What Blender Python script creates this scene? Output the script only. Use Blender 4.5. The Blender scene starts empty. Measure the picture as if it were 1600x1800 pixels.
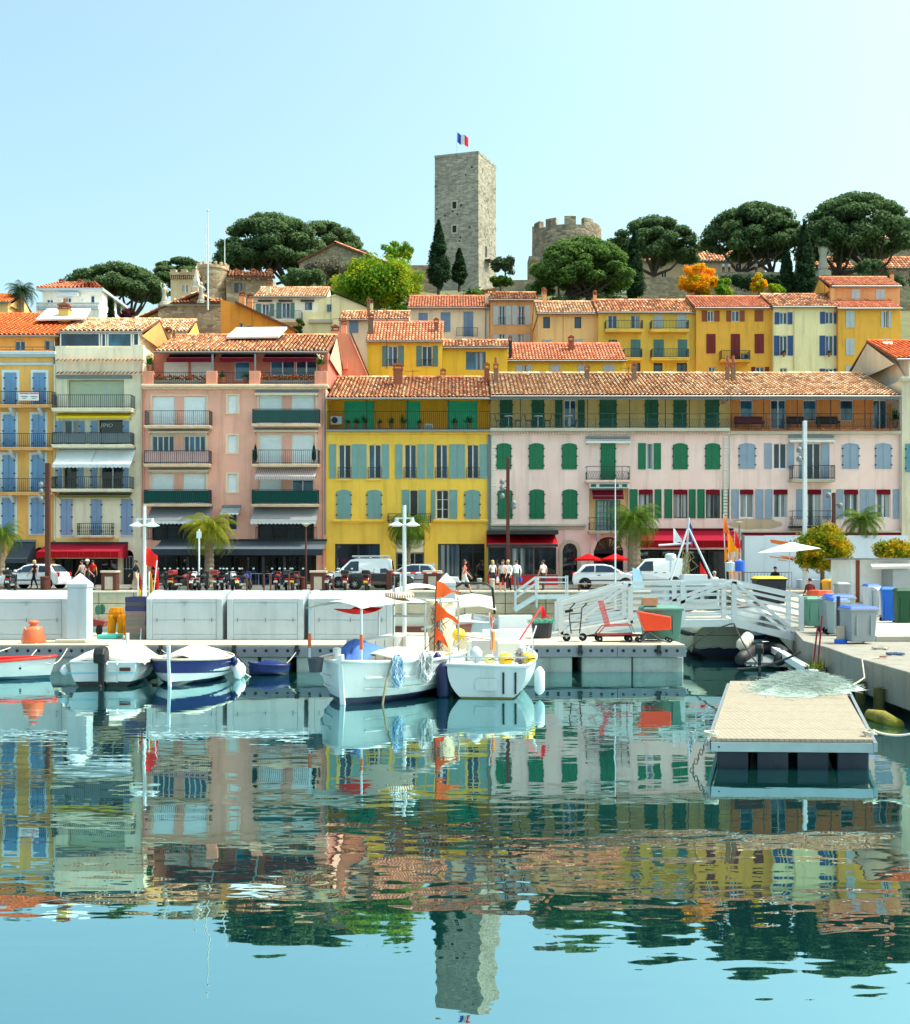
import bpy, bmesh, math, random
import numpy as np
from mathutils import Vector, Matrix
R = math.radians
S = bpy.context.scene
COL = S.collection
rng = random.Random(7)
# ------------------------------------------------------------------ camera
CH, FX, HY, CX = 3.4, 2000.0, 988.0, 800.0      # eye height (m), focal length (photo px), horizon row, centre column
cam = bpy.data.cameras.new('camera'); camo = bpy.data.objects.new('camera', cam); COL.objects.link(camo)
cam.sensor_fit = 'HORIZONTAL'; cam.sensor_width = 36; cam.lens = 36*FX/1600; cam.shift_y = 88/1600
cam.clip_start = 0.3; cam.clip_end = 9000
camo.location = (0, 0, CH); camo.rotation_euler = (R(90), 0, 0)
S.camera = camo
# ------------------------------------------------------------------ sky and sun
SUN = Vector((0.50, 0.03, 0.86)).normalized()  # towards the sun
w = bpy.data.worlds.new('World'); S.world = w; w.use_nodes = True
nt = w.node_tree; nt.nodes.clear()
sky = nt.nodes.new('ShaderNodeTexSky'); sky.sky_type = 'NISHITA'; sky.sun_disc = False
sky.sun_elevation = math.asin(SUN.z); sky.sun_rotation = math.atan2(SUN.x, SUN.y)
sky.air_density = 1.0; sky.dust_density = 5.0; sky.ozone_density = 1.0; sky.altitude = 0
tint = nt.nodes.new('ShaderNodeMix'); tint.data_type = 'RGBA'; tint.blend_type = 'MULTIPLY'
tint.inputs[0].default_value = 1.0; tint.inputs[7].default_value = (0.915, 1.08, 0.885, 1)
bg = nt.nodes.new('ShaderNodeBackground'); bg.inputs[1].default_value = 0.15
wo = nt.nodes.new('ShaderNodeOutputWorld')
nt.links.new(sky.outputs[0], tint.inputs[6]); nt.links.new(tint.outputs[2], bg.inputs[0]); nt.links.new(bg.outputs[0], wo.inputs[0])
sl = bpy.data.lights.new('sun', 'SUN'); sl.energy = 2.05; sl.angle = R(0.53); sl.color = (1.0, 0.955, 0.89)
so = bpy.data.objects.new('sun', sl); COL.objects.link(so); so.rotation_euler = SUN.to_track_quat('Z', 'Y').to_euler(); so.location = (60, -30, 120)
S.render.engine = 'CYCLES'
S.view_settings.view_transform = 'Standard'; S.view_settings.look = 'None'; S.view_settings.gamma = 1
S.view_settings.use_curve_mapping = False; S.view_settings.exposure = 1.22
# ------------------------------------------------------------------ helpers
def PX(px, Y): return (px-CX)*Y/FX
def PZ(py, Y): return CH-(py-HY)*Y/FX
def P(px, py, Y): return Vector((PX(px, Y), Y, PZ(py, Y)))
def G(px, py, z):                      # pixel on a level surface of height z
    Y = (CH-z)*FX/(py-HY); return Vector((PX(px, Y), Y, z))
def tag(o, label=None, cat=None, group=None, kind=None):
    if label: o['label'] = label
    if cat: o['category'] = cat
    if group: o['group'] = group
    if kind: o['kind'] = kind
    return o
def thing(name, label, cat, loc=(0, 0, 0), group=None, rz=0):
    o = bpy.data.objects.new(name, None); COL.objects.link(o); o.location = loc; o.rotation_euler = (0, 0, rz)
    o.empty_display_size = 0.2
    return tag(o, label, cat, group)
def rootorg(p):
    while p.parent: p = p.parent
    return Vector(p.location) if p.rotation_euler.z == 0 else Vector((0, 0, 0))
class MB:
    def __init__(s): s.v = []; s.f = []; s.m = []; s.c = []
    def add(s, vs, fs, m=0, c=None):
        b = len(s.v); s.v.extend([tuple(v) for v in vs])
        for f in fs:
            s.f.append(tuple(i+b for i in f)); s.m.append(m)
            if c is not None: s.c.append(c)
        return s
    def quad(s, a, b, c, d, m=0): return s.add([a, b, c, d], [(0, 1, 2, 3)], m)
    def box(s, x0, x1, y0, y1, z0, z1, m=0):
        return s.add([(x0,y0,z0),(x1,y0,z0),(x1,y1,z0),(x0,y1,z0),(x0,y0,z1),(x1,y0,z1),(x1,y1,z1),(x0,y1,z1)],
                     [(0,3,2,1),(4,5,6,7),(0,1,5,4),(1,2,6,5),(2,3,7,6),(3,0,4,7)], m)
    def beam(s, a, b, w, h, m=0, up=(0, 0, 1)):
        a = Vector(a); b = Vector(b); d = (b-a).normalized(); up = Vector(up)
        if abs(d.dot(up)) > .98: up = Vector((0, 1, 0))
        r = d.cross(up).normalized()*w/2; u = r.cross(d).normalized()*h/2
        vs = [a-r-u, a+r-u, a+r+u, a-r+u, b-r-u, b+r-u, b+r+u, b-r+u]
        return s.add(vs, [(0,1,2,3),(7,6,5,4),(0,4,5,1),(1,5,6,2),(2,6,7,3),(3,7,4,0)], m)
    def tube(s, pts, r, n=6, m=0):
        pts = [Vector(p) for p in pts]; k = len(pts)
        rs = r if isinstance(r, (list, tuple)) else [r]*k
        vs = []; ref = Vector((0.13, 0.21, 0.97))
        for i, p in enumerate(pts):
            d = (pts[min(i+1, k-1)]-pts[max(i-1, 0)])
            d = d.normalized() if d.length > 1e-9 else Vector((0, 0, 1))
            a = d.cross(ref)
            if a.length < .15: a = d.cross(Vector((1, 0, 0)))
            a.normalize(); b = d.cross(a)
            for j in range(n):
                t = 2*math.pi*j/n; vs.append(p+(a*math.cos(t)+b*math.sin(t))*rs[i])
        fs = [(i*n+j, i*n+(j+1) % n, (i+1)*n+(j+1) % n, (i+1)*n+j) for i in range(k-1) for j in range(n)]
        fs += [tuple(range(n-1, -1, -1)), tuple((k-1)*n+j for j in range(n))]
        return s.add(vs, fs, m)
    def lathe(s, c, prof, n=12, m=0, ax='z', sx=1, sy=1):
        c = Vector(c); vs = []
        for r, z in prof:
            for j in range(n):
                t = 2*math.pi*j/n; a, b = r*math.cos(t)*sx, r*math.sin(t)*sy
                vs.append(c+Vector((a, b, z) if ax == 'z' else ((z, a, b) if ax == 'x' else (a, z, b))))
        k = len(prof)
        fs = [(i*n+j, i*n+(j+1) % n, (i+1)*n+(j+1) % n, (i+1)*n+j) for i in range(k-1) for j in range(n)]
        fs += [tuple(range(n-1, -1, -1)), tuple((k-1)*n+j for j in range(n))]
        return s.add(vs, fs, m)
    def ell(s, c, rx, ry, rz, n=10, m=0):
        k = max(5, n//2)
        prof = [(max(1e-3, math.sin(math.pi*i/k)), -math.cos(math.pi*i/k)) for i in range(k+1)]
        c = Vector(c); vs = []
        for r, z in prof:
            for j in range(n):
                t = 2*math.pi*j/n; vs.append(c+Vector((r*math.cos(t)*rx, r*math.sin(t)*ry, z*rz)))
        fs = [(i*n+j, i*n+(j+1) % n, (i+1)*n+(j+1) % n, (i+1)*n+j) for i in range(k) for j in range(n)]
        return s.add(vs, fs, m)
    def prism(s, poly, pl, d0, d1, m=0):   # poly in plane pl ('xz','xy','yz'), extruded along the third axis
        def pt(a, b, d): return {'xz': (a, d, b), 'xy': (a, b, d), 'yz': (d, a, b)}[pl]
        n = len(poly); vs = [pt(a, b, d0) for a, b in poly]+[pt(a, b, d1) for a, b in poly]
        fs = [tuple(range(n)), tuple(range(2*n-1, n-1, -1))]+[(i, i+n, (i+1) % n+n, (i+1) % n) for i in range(n)]
        return s.add(vs, fs, m)
    def grid(s, fn, nu, nv, m=0):
        vs = [fn(i/nu, j/nv) for j in range(nv+1) for i in range(nu+1)]
        fs = [(j*(nu+1)+i, j*(nu+1)+i+1, (j+1)*(nu+1)+i+1, (j+1)*(nu+1)+i) for j in range(nv) for i in range(nu)]
        return s.add(vs, fs, m)
    def xf(s, M):                       # transform everything so far
        s.v = [tuple(M @ Vector(v)) for v in s.v]; return s
    def build(s, name, mats, parent=None, smooth=False, bevel=0, label=None, cat=None, group=None, kind=None, solid=0, sub=0, fix=True):
        me = bpy.data.meshes.new(name)
        if parent is not None: o0 = rootorg(parent)
        elif cat and s.v:
            a = np.array(s.v); o0 = Vector(((a[:,0].min()+a[:,0].max())/2, (a[:,1].min()+a[:,1].max())/2, a[:,2].min()))
        else: o0 = Vector((0, 0, 0))
        me.from_pydata([(x-o0.x, y-o0.y, z-o0.z) for x, y, z in s.v], [], s.f)
        if not isinstance(mats, (list, tuple)): mats = [mats]
        for q in mats: me.materials.append(q)
        if len(mats) > 1: me.polygons.foreach_set('material_index', s.m)
        if smooth: me.polygons.foreach_set('use_smooth', [True]*len(s.f))
        if s.c:
            ca = me.color_attributes.new('col', 'FLOAT_COLOR', 'CORNER')
            arr = np.repeat(np.array([tuple(c)+(1,) for c in s.c], dtype=np.float32), [len(f) for f in s.f], axis=0)
            ca.data.foreach_set('color', arr.ravel())
        if fix and len(s.f) < 20000:
            bm = bmesh.new(); bm.from_mesh(me); bmesh.ops.recalc_face_normals(bm, faces=bm.faces[:]); bm.to_mesh(me); bm.free()
        me.update()
        o = bpy.data.objects.new(name, me); COL.objects.link(o)
        if parent is not None: o.parent = parent
        else: o.location = o0
        if bevel:
            b = o.modifiers.new('bevel', 'BEVEL'); b.width = bevel; b.segments = 2; b.limit_method = 'ANGLE'; b.angle_limit = R(50)
        if solid:
            b = o.modifiers.new('solid', 'SOLIDIFY'); b.thickness = solid; b.offset = 0
        if sub:
            b = o.modifiers.new('sub', 'SUBSURF'); b.levels = sub; b.render_levels = sub
        return tag(o, label, cat, group, kind)
def copy_tree(o, parent=None):
    c = o.copy(); COL.objects.link(c)
    if parent is not None: c.parent = parent
    for ch in list(o.children): copy_tree(ch, c)
    return c
def npmesh(name, V, F, mat, parent=None, kind=None, col=None, smooth=False):
    me = bpy.data.meshes.new(name)
    V = np.asarray(V, dtype=np.float32); F = np.asarray(F, dtype=np.int32); k = F.shape[1]
    me.vertices.add(len(V)); me.vertices.foreach_set('co', V.ravel())
    me.loops.add(F.size); me.loops.foreach_set('vertex_index', F.ravel())
    me.polygons.add(len(F)); me.polygons.foreach_set('loop_start', np.arange(0, F.size, k, dtype=np.int32))
    try: me.polygons.foreach_set('loop_total', np.full(len(F), k, dtype=np.int32))
    except Exception: pass
    me.materials.append(mat)
    if smooth: me.polygons.foreach_set('use_smooth', [True]*len(F))
    if col is not None:
        ca = me.color_attributes.new('col', 'FLOAT_COLOR', 'CORNER')
        a = np.repeat(np.c_[np.asarray(col, dtype=np.float32), np.ones(len(F), dtype=np.float32)], k, axis=0)
        ca.data.foreach_set('color', a.ravel())
    me.update(calc_edges=True); me.validate()
    o = bpy.data.objects.new(name, me); COL.objects.link(o)
    if parent is not None: o.parent = parent
    if kind: o['kind'] = kind
    return o
# ------------------------------------------------------------------ materials
_mc = {}
def nodes(name):
    m = bpy.data.materials.new(name); m.use_nodes = True; t = m.node_tree; t.nodes.clear()
    o = t.nodes.new('ShaderNodeOutputMaterial'); b = t.nodes.new('ShaderNodeBsdfPrincipled'); t.links.new(b.outputs[0], o.inputs[0])
    return m, t, b
def nn(t, typ, **kw):
    n = t.nodes.new(typ)
    for k, v in kw.items():
        if k.startswith('i_'):
            key = k[2:]; key = int(key) if key.isdigit() else key
            n.inputs[key].default_value = v
        else: setattr(n, k, v)
    return n
def noise(t, scale, detail=5, rough=.55, vec=None, stretch=None):
    n = nn(t, 'ShaderNodeTexNoise'); n.inputs['Scale'].default_value = scale; n.inputs['Detail'].default_value = detail; n.inputs['Roughness'].default_value = rough
    g = nn(t, 'ShaderNodeNewGeometry') if vec is None else None
    src = g.outputs['Position'] if g else vec
    if stretch:
        mp = nn(t, 'ShaderNodeMapping'); mp.inputs['Scale'].default_value = stretch; t.links.new(src, mp.inputs['Vector']); src = mp.outputs[0]
    t.links.new(src, n.inputs['Vector']); return n
def mixc(t, f, a, b, blend='MIX'):
    m = nn(t, 'ShaderNodeMix', data_type='RGBA', blend_type=blend)
    for s, i in ((f, 0), (a, 6), (b, 7)):
        if hasattr(s, 'links'): t.links.new(s, m.inputs[i])
        else: m.inputs[i].default_value = s if i == 0 else (tuple(s)+(1,) if len(s) == 3 else s)
    return m.outputs[2]
def ramp(t, src, a, b, c0=(0, 0, 0), c1=(1, 1, 1)):
    r = nn(t, 'ShaderNodeValToRGB'); e = r.color_ramp.elements
    e[0].position = a; e[1].position = b; e[0].color = tuple(c0)+(1,); e[1].color = tuple(c1)+(1,)
    t.links.new(src, r.inputs[0]); return r.outputs[0]
def bumpto(t, b, h, strength, dist=.02, prev=None):
    n = nn(t, 'ShaderNodeBump'); n.inputs['Strength'].default_value = strength; n.inputs['Distance'].default_value = dist
    t.links.new(h, n.inputs['Height'])
    if prev: t.links.new(prev, n.inputs['Normal'])
    t.links.new(n.outputs[0], b.inputs['Normal']); return n.outputs[0]
def mul(c, k): return tuple(min(1, x*k) for x in c)
def srgb(r, g, b):
    return tuple(((x/255+.055)/1.055)**2.4 if x > 10 else x/255/12.92 for x in (r, g, b))
def pmat(name, col, rough=.7, var=.12, vs=1.5, bump=0, bs=30, streak=0, metal=0, spec=.5, coat=0, dirt=0, dirtcol=(.16, .12, .08), stripe=None):
    key = (name, tuple(round(c, 4) for c in col), rough)
    if key in _mc: return _mc[key]
    m, t, b = nodes(name)
    c = mixc(t, noise(t, vs).outputs[0], mul(col, 1-var*1.6), mul(col, 1+var*1.2))
    if stripe:
        wv = nn(t, 'ShaderNodeTexWave', wave_type='BANDS', bands_direction=stripe[0]); wv.inputs['Scale'].default_value = stripe[1]
        g = nn(t, 'ShaderNodeNewGeometry'); t.links.new(g.outputs['Position'], wv.inputs['Vector'])
        c = mixc(t, ramp(t, wv.outputs[0], .48, .52), c, stripe[2])
    if streak:
        c = mixc(t, ramp(t, noise(t, 1.0, 6, .65, stretch=(2.2, 2.2, .18)).outputs[0], .50, .78, (0, 0, 0), (streak,)*3), c, mul(col, .42))
    if dirt:
        c = mixc(t, ramp(t, noise(t, .9, 8, .7).outputs[0], .52, .72, (0, 0, 0), (dirt,)*3), c, dirtcol)
    t.links.new(c, b.inputs['Base Color'])
    b.inputs['Roughness'].default_value = rough; b.inputs['Metallic'].default_value = metal
    b.inputs['Specular IOR Level'].default_value = spec; b.inputs['Coat Weight'].default_value = coat
    if bump: bumpto(t, b, noise(t, bs, 6, .6).outputs[0], bump)
    _mc[key] = m; return m
def plaster(r, g, b, dirt=.22): return pmat('plaster', srgb(r, g, b), .9, .13, .55, .35, 14, streak=.5, dirt=dirt*1.3, spec=.25, dirtcol=mul(srgb(r, g, b), .55))
def paint(r, g, b, rough=.45, var=.07): return pmat('paint', srgb(r, g, b), rough, var, 3.0, .06, 20, spec=.4)
def fabric(r, g, b): return pmat('fabric', srgb(r, g, b), .9, .10, 2.5, .15, 60, spec=.1, streak=.15)
def metal(r, g, b, rough=.4): return pmat('metal', srgb(r, g, b), rough, .12, 4, .05, 30, metal=.85, dirt=.15)
def louvre(r, g, b):                    # painted wood shutter with fine slat relief
    key = ('louvre', r, g, b)
    if key in _mc: return _mc[key]
    col = srgb(r, g, b); m, t, bs = nodes('shutter_paint')
    c = mixc(t, noise(t, 1.7).outputs[0], mul(col, .82), mul(col, 1.14))
    c = mixc(t, ramp(t, noise(t, 5, 6, .7, stretch=(3, 3, .3)).outputs[0], .56, .8, (0,)*3, (.35,)*3), c, mul(col, 1.5))
    t.links.new(c, bs.inputs['Base Color']); bs.inputs['Roughness'].default_value = .6
    wv = nn(t, 'ShaderNodeTexWave', wave_type='BANDS', bands_direction='Z', wave_profile='SAW'); wv.inputs['Scale'].default_value = 4.6
    g_ = nn(t, 'ShaderNodeNewGeometry'); t.links.new(g_.outputs['Position'], wv.inputs['Vector'])
    bumpto(t, bs, wv.outputs[0], .8, .03); _mc[key] = m; return m
def glassm(name, col, rough=.04, curtain=0):
    if name in _mc: return _mc[name]
    m, t, b = nodes(name)
    c = mixc(t, ramp(t, noise(t, .8, 3, .5, stretch=(1, 1, .5)).outputs[0], .4, .62), mul(col, .35), mul(col, 1.4))
    if curtain:
        c = mixc(t, ramp(t, noise(t, 1.2, 2, .5, stretch=(4, 4, .05)).outputs[0], .5-.1*curtain, .62), c, (.38, .40, .40))
    t.links.new(c, b.inputs['Base Color']); b.inputs['Roughness'].default_value = rough; b.inputs['Specular IOR Level'].default_value = .8
    bumpto(t, b, noise(t, 1.3, 2).outputs[0], .05, .05); _mc[name] = m; return m
def tilem():
    if 'tile' in _mc: return _mc['tile']
    m, t, b = nodes('clay_tile'); a = nn(t, 'ShaderNodeAttribute', attribute_name='col')
    c = mixc(t, ramp(t, noise(t, 6, 6, .7).outputs[0], .5, .8, (0,)*3, (.35,)*3), a.outputs['Color'], (.14, .10, .08))
    c = mixc(t, ramp(t, noise(t, .35, 5, .7).outputs[0], .58, .76, (0,)*3, (.4,)*3), c, (.12, .10, .085))
    t.links.new(c, b.inputs['Base Color']); b.inputs['Roughness'].default_value = .9
    bumpto(t, b, noise(t, 25).outputs[0], .3, .03); _mc['tile'] = m; return m
def stonem(name, c0, c1, scale=1.2, mortar=(.16, .15, .13), bumps=.6, stretch=(1, 1, 1.8), stain=.3):
    if name in _mc: return _mc[name]
    m, t, b = nodes(name); g = nn(t, 'ShaderNodeNewGeometry')
    mp = nn(t, 'ShaderNodeMapping'); mp.inputs['Scale'].default_value = stretch; t.links.new(g.outputs['Position'], mp.inputs['Vector'])
    nz = noise(t, 2.0, 3, .5, vec=mp.outputs[0])
    vadd = nn(t, 'ShaderNodeMix', data_type='RGBA', blend_type='LINEAR_LIGHT'); vadd.inputs[0].default_value = .12
    t.links.new(mp.outputs[0], vadd.inputs[6]); t.links.new(nz.outputs['Color'], vadd.inputs[7])
    v = nn(t, 'ShaderNodeTexVoronoi', feature='F1'); v.inputs['Scale'].default_value = scale; t.links.new(vadd.outputs[2], v.inputs['Vector'])
    e = nn(t, 'ShaderNodeTexVoronoi', feature='DISTANCE_TO_EDGE'); e.inputs['Scale'].default_value = scale; t.links.new(vadd.outputs[2], e.inputs['Vector'])
    sep = nn(t, 'ShaderNodeSeparateColor'); t.links.new(v.outputs['Color'], sep.inputs[0])
    c = mixc(t, sep.outputs[0], c0, c1)
    c = mixc(t, ramp(t, e.outputs['Distance'], .0, .07), mortar, c)
    c = mixc(t, ramp(t, noise(t, .16, 7, .7).outputs[0], .46, .66, (0,)*3, (stain,)*3), c, mul(c0, .45))
    t.links.new(c, b.inputs['Base Color']); b.inputs['Roughness'].default_value = .95; b.inputs['Specular IOR Level'].default_value = .2
    h = mixc(t, .5, ramp(t, e.outputs['Distance'], 0, .12), noise(t, 6, 6, .7).outputs['Color'])
    bumpto(t, b, h, bumps, .12); _mc[name] = m; return m
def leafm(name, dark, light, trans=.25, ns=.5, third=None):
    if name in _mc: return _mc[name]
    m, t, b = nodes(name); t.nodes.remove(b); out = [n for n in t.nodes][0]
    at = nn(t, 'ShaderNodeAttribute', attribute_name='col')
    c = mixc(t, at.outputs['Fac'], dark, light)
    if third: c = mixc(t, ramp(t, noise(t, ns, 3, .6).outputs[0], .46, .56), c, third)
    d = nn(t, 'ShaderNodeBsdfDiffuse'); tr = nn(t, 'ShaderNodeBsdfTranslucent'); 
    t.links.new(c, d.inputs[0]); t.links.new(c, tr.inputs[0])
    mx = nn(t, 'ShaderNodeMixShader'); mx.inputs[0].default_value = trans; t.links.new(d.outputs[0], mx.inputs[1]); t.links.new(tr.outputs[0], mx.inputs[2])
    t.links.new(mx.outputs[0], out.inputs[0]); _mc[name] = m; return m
WHITE = paint(214, 220, 224); WHITE2 = paint(192, 202, 210, .55); BLACK = paint(22, 23, 26, .5); DKMET = paint(38, 42, 46, .5)
RAILM = paint(52, 60, 68, .5); STEEL = metal(190, 198, 204, .35); BROWN = paint(86, 44, 36, .6); RUBBER = paint(24, 24, 25, .85)
CONC = pmat('concrete', srgb(176, 172, 162), .9, .14, .8, .4, 18, streak=.45, dirt=.35, dirtcol=(.12, .11, .09), spec=.2)
CONCL = pmat('concrete_pale', srgb(192, 184, 168), .9, .12, .8, .4, 18, streak=.2, dirt=.3, dirtcol=(.3, .26, .2), spec=.2)
GL1 = glassm('glass_dark', (.012, .03, .06)); GL2 = glassm('glass_blue', (.03, .12, .22), .05); GL3 = glassm('glass_curtain', (.02, .05, .08), .06, 1)
SHOPG = glassm('glass_shop', (.012, .02, .03), .03)
TILE = tilem()
ROPE = pmat('rope', srgb(206, 198, 180), .9, .15, 8, .3, 60); ROPED = pmat('rope_dark', srgb(46, 44, 44), .9, .2, 8, .3, 60)
SKIN = pmat('skin', srgb(205, 150, 122), .55, .08, 9, spec=.3); HAIRD = pmat('hair', srgb(48, 34, 26), .6, .2, 20); HAIRB = pmat('hair_blond', srgb(206, 176, 118), .6, .2, 20)
PAL_WARM = [srgb(*c) for c in ((228,152,104),(212,126,80),(236,180,136),(196,112,74),(242,204,164),(172,102,72),(220,146,96),(232,164,114),(134,96,76))]
PAL_PALE = [srgb(*c) for c in ((232,180,134),(240,200,158),(222,162,114),(246,216,182),(208,148,104),(236,186,140),(172,122,90))]
PAL_RED = [srgb(*c) for c in ((226,130,90),(232,144,106),(216,118,80),(236,158,120),(202,108,74),(228,138,100))]
PAL_ORNG = [srgb(*c) for c in ((238,112,44),(230,100,38),(244,128,60),(220,92,36),(236,118,52))]
# ------------------------------------------------------------------ setting: water, quay, promenade, hill
ZP = 1.8; YQ = 59.0; YF = 74.0          # promenade level, quay edge, house fronts
def waterm():
    m, t, b = nodes('harbour_water')
    b.inputs['Base Color'].default_value = (.003, .032, .034, 1); b.inputs['Roughness'].default_value = .01
    b.inputs['IOR'].default_value = 1.33
    gl = nn(t, 'ShaderNodeBsdfGlossy'); gl.inputs['Color'].default_value = (.60, .94, .97, 1); gl.inputs['Roughness'].default_value = .01; ms = nn(t, 'ShaderNodeMixShader'); ms.inputs[0].default_value = .60; t.links.new(b.outputs[0], ms.inputs[1]); t.links.new(gl.outputs[0], ms.inputs[2]); t.links.new(ms.outputs[0], [n for n in t.nodes if n.type == 'OUTPUT_MATERIAL'][0].inputs[0])
    n1 = noise(t, .62, 3, .5, stretch=(.6, 1.15, 1)); n2 = noise(t, 2.6, 2, .5, stretch=(.6, 1.1, 1)); n3 = noise(t, .12, 3, .5)
    amp = ramp(t, n3.outputs[0], .38, .66, (.10,)*3, (1,)*3)
    h = mixc(t, .20, n1.outputs[0], n2.outputs[0])
    mm = nn(t, 'ShaderNodeMath', operation='MULTIPLY'); t.links.new(h, mm.inputs[0]); t.links.new(amp, mm.inputs[1])
    t.links.new(bumpto(t, b, mm.outputs[0], 1.0, .021), gl.inputs['Normal']); return m
WATERM = waterm()
MB().quad((-900, -600, 0), (900, -600, 0), (900, 58.9, 0), (-900, 58.9, 0)).build('harbour_water', WATERM, kind='structure')
PAVE = pmat('promenade_paving', srgb(182, 174, 158), .9, .12, .7, .3, 10, dirt=.3, dirtcol=(.28, .24, .19), spec=.2)
ASPH = pmat('asphalt', srgb(92, 92, 94), .95, .15, .6, .5, 40, dirt=.3, dirtcol=(.05, .05, .05), spec=.2)
MB().box(-900, 900, YQ, 76, -4, ZP).build('promenade', PAVE, kind='structure')
MB().box(-900, 900, 64.4, 70.4, ZP+.004, ZP+.012).build('road', ASPH, kind='structure')
MB().box(-900, 900, 71.6, 76, ZP+.004, ZP+.14).build('pavement', pmat('pavement', srgb(190, 182, 170), .9, .1, .8, .3, 14, dirt=.25), kind='structure')
qw = tag(bpy.data.objects.new('quay_wall', None), kind='structure'); COL.objects.link(qw); qw.location = (0, YQ, 0)
STB = pmat('quay_stone', srgb(196, 182, 156), .95, .16, .5, .5, 8, streak=.5, dirt=.4, dirtcol=(.10, .09, .06), spec=.2)
x = -28.0; stm = {}
while x < 26:
    wd = rng.choice((1.5, 1.8, 2.1)); d = rng.uniform(.0, .05)
    for (z0, z1) in ((1.28, 1.79), (.74, 1.25), (.1, .71)):
        MB().box(x+.02, x+wd-.02, YQ-.22-d, YQ+.02, z0, z1).build('stone_block', STB, qw)
    MB().box(x+.008, x+wd-.008, YQ-.36, YQ+.4, ZP-.005, ZP+.10).build('coping_stone', CONCL, qw, bevel=.02)
    x += wd
MB().box(-29, 27, YQ-1.6, YQ-.25, -.8, .42).build('quay_ledge', CONC, kind='structure', bevel=.03)
def hillz(X, Y):
    pr = ((74, 1.0), (86, 4), (92, 9), (100, 14), (112, 21), (122, 27.5), (135, 32.5), (150, 37.2), (170, 43), (195, 49.5), (240, 52), (330, 44), (600, 0), (2000, -20))
    for (a, b), (c, d) in zip(pr, pr[1:]):
        if a <= Y <= c:
            z = b+(d-b)*(Y-a)/(c-a); break
    else: z = 1.0
    k = X/Y
    f = 0.80+0.20*min(1, max(0, (k+.22)/.12))
    f2 = 1-.5*max(0, min(1, (abs(k)-.48)/.5))
    return z*f*f2
HILLM = pmat('hillside', srgb(96, 98, 62), .95, .35, .5, .6, 5, dirt=.6, dirtcol=(.045, .06, .025))
mb = MB(); ys = [74.5, 80, 86, 92, 96, 100, 106, 112, 117, 122, 128, 135, 142, 150, 160, 170, 182, 195, 215, 240, 280, 330, 420, 600, 1000, 2000]
xs = [-1000, -600, -400, -250, -180]+list(range(-140, 141, 7))+[180, 250, 400, 600, 1000]
mb.grid(lambda u, v: (xs[round(u*(len(xs)-1))], ys[round(v*(len(ys)-1))], hillz(xs[round(u*(len(xs)-1))], ys[round(v*(len(ys)-1))])+.5*math.sin(xs[round(u*(len(xs)-1))]*.4+ys[round(v*(len(ys)-1))]*.3)), len(xs)-1, len(ys)-1)
mb.build('hill', HILLM, kind='structure', smooth=True)
# ------------------------------------------------------------------ building kit
def tiles(A, B, C, D, pal, parent, w=.24, l=.42, r=None, kind='stuff'):
    """barrel tiles over the quad eaveL A, eaveR B, ridgeR C, ridgeL D"""
    A, B, C, D = map(Vector, (A, B, C, D)); rr = r or random.Random(int(abs(A.x)*100+abs(A.z)*37))
    nc = max(3, int(((B-A).length+(C-D).length)/2/w)); nr = max(3, int((D-A).length/l))
    n = ((B-A).cross(D-A)).normalized()
    if n.z < 0: n = -n
    V = []; F = []; K = []
    arc = [(-1, 0), (-.72, .62), (0, .92), (.72, .62), (1, 0)]
    for i in range(nc):
        u = (i+.5)/nc; e = A.lerp(B, u); q = D.lerp(C, u); ex = (A.lerp(B, (i+1)/nc)-A.lerp(B, i/nc)); hw = ex.length*.40; ed = ex.normalized()
        colc = rr.uniform(-.08, .08)
        for j in range(nr):
            p0 = e.lerp(q, (j-.06)/nr); p1 = e.lerp(q, min(1, (j+1.0)/nr)); b = len(V)
            jx = rr.uniform(-.012, .012); hh = hw*.95
            for (p, sc, up) in ((p0, 1.12, .035), (p1, .86, .0)):
                for a, h in arc: V.append(p+ed*(a*hw*sc+jx)+n*(h*hh*sc+up))
            F += [(b+k, b+k+1, b+k+6, b+k+5) for k in range(4)]
            c = rr.choice(pal); g = 1+rr.uniform(-.16, .16)+colc; K += [tuple(min(1, x*g) for x in c)]*4
    o0 = rootorg(parent)
    o = npmesh('roof_tiles', [(v.x-o0.x, v.y-o0.y, v.z-o0.z) for v in V], F, TILE, parent, kind, col=K)
    return o
def slab(A, B, C, D, th, name, mat, parent):
    A, B, C, D = map(Vector, (A, B, C, D)); t = Vector((0, 0, th))
    mb = MB(); mb.add([A, B, C, D, A-t, B-t, C-t, D-t], [(0,1,2,3),(7,6,5,4),(0,4,5,1),(1,5,6,2),(2,6,7,3),(3,7,4,0)])
    return mb.build(name, mat, parent)
ROOFB = pmat('roof_underlay', srgb(112, 70, 50), .95, .25, 2)
EAVE = paint(84, 72, 64, .8); GUT = metal(150, 150, 148, .55)
ZINC = paint(120, 126, 130, .55)
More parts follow.
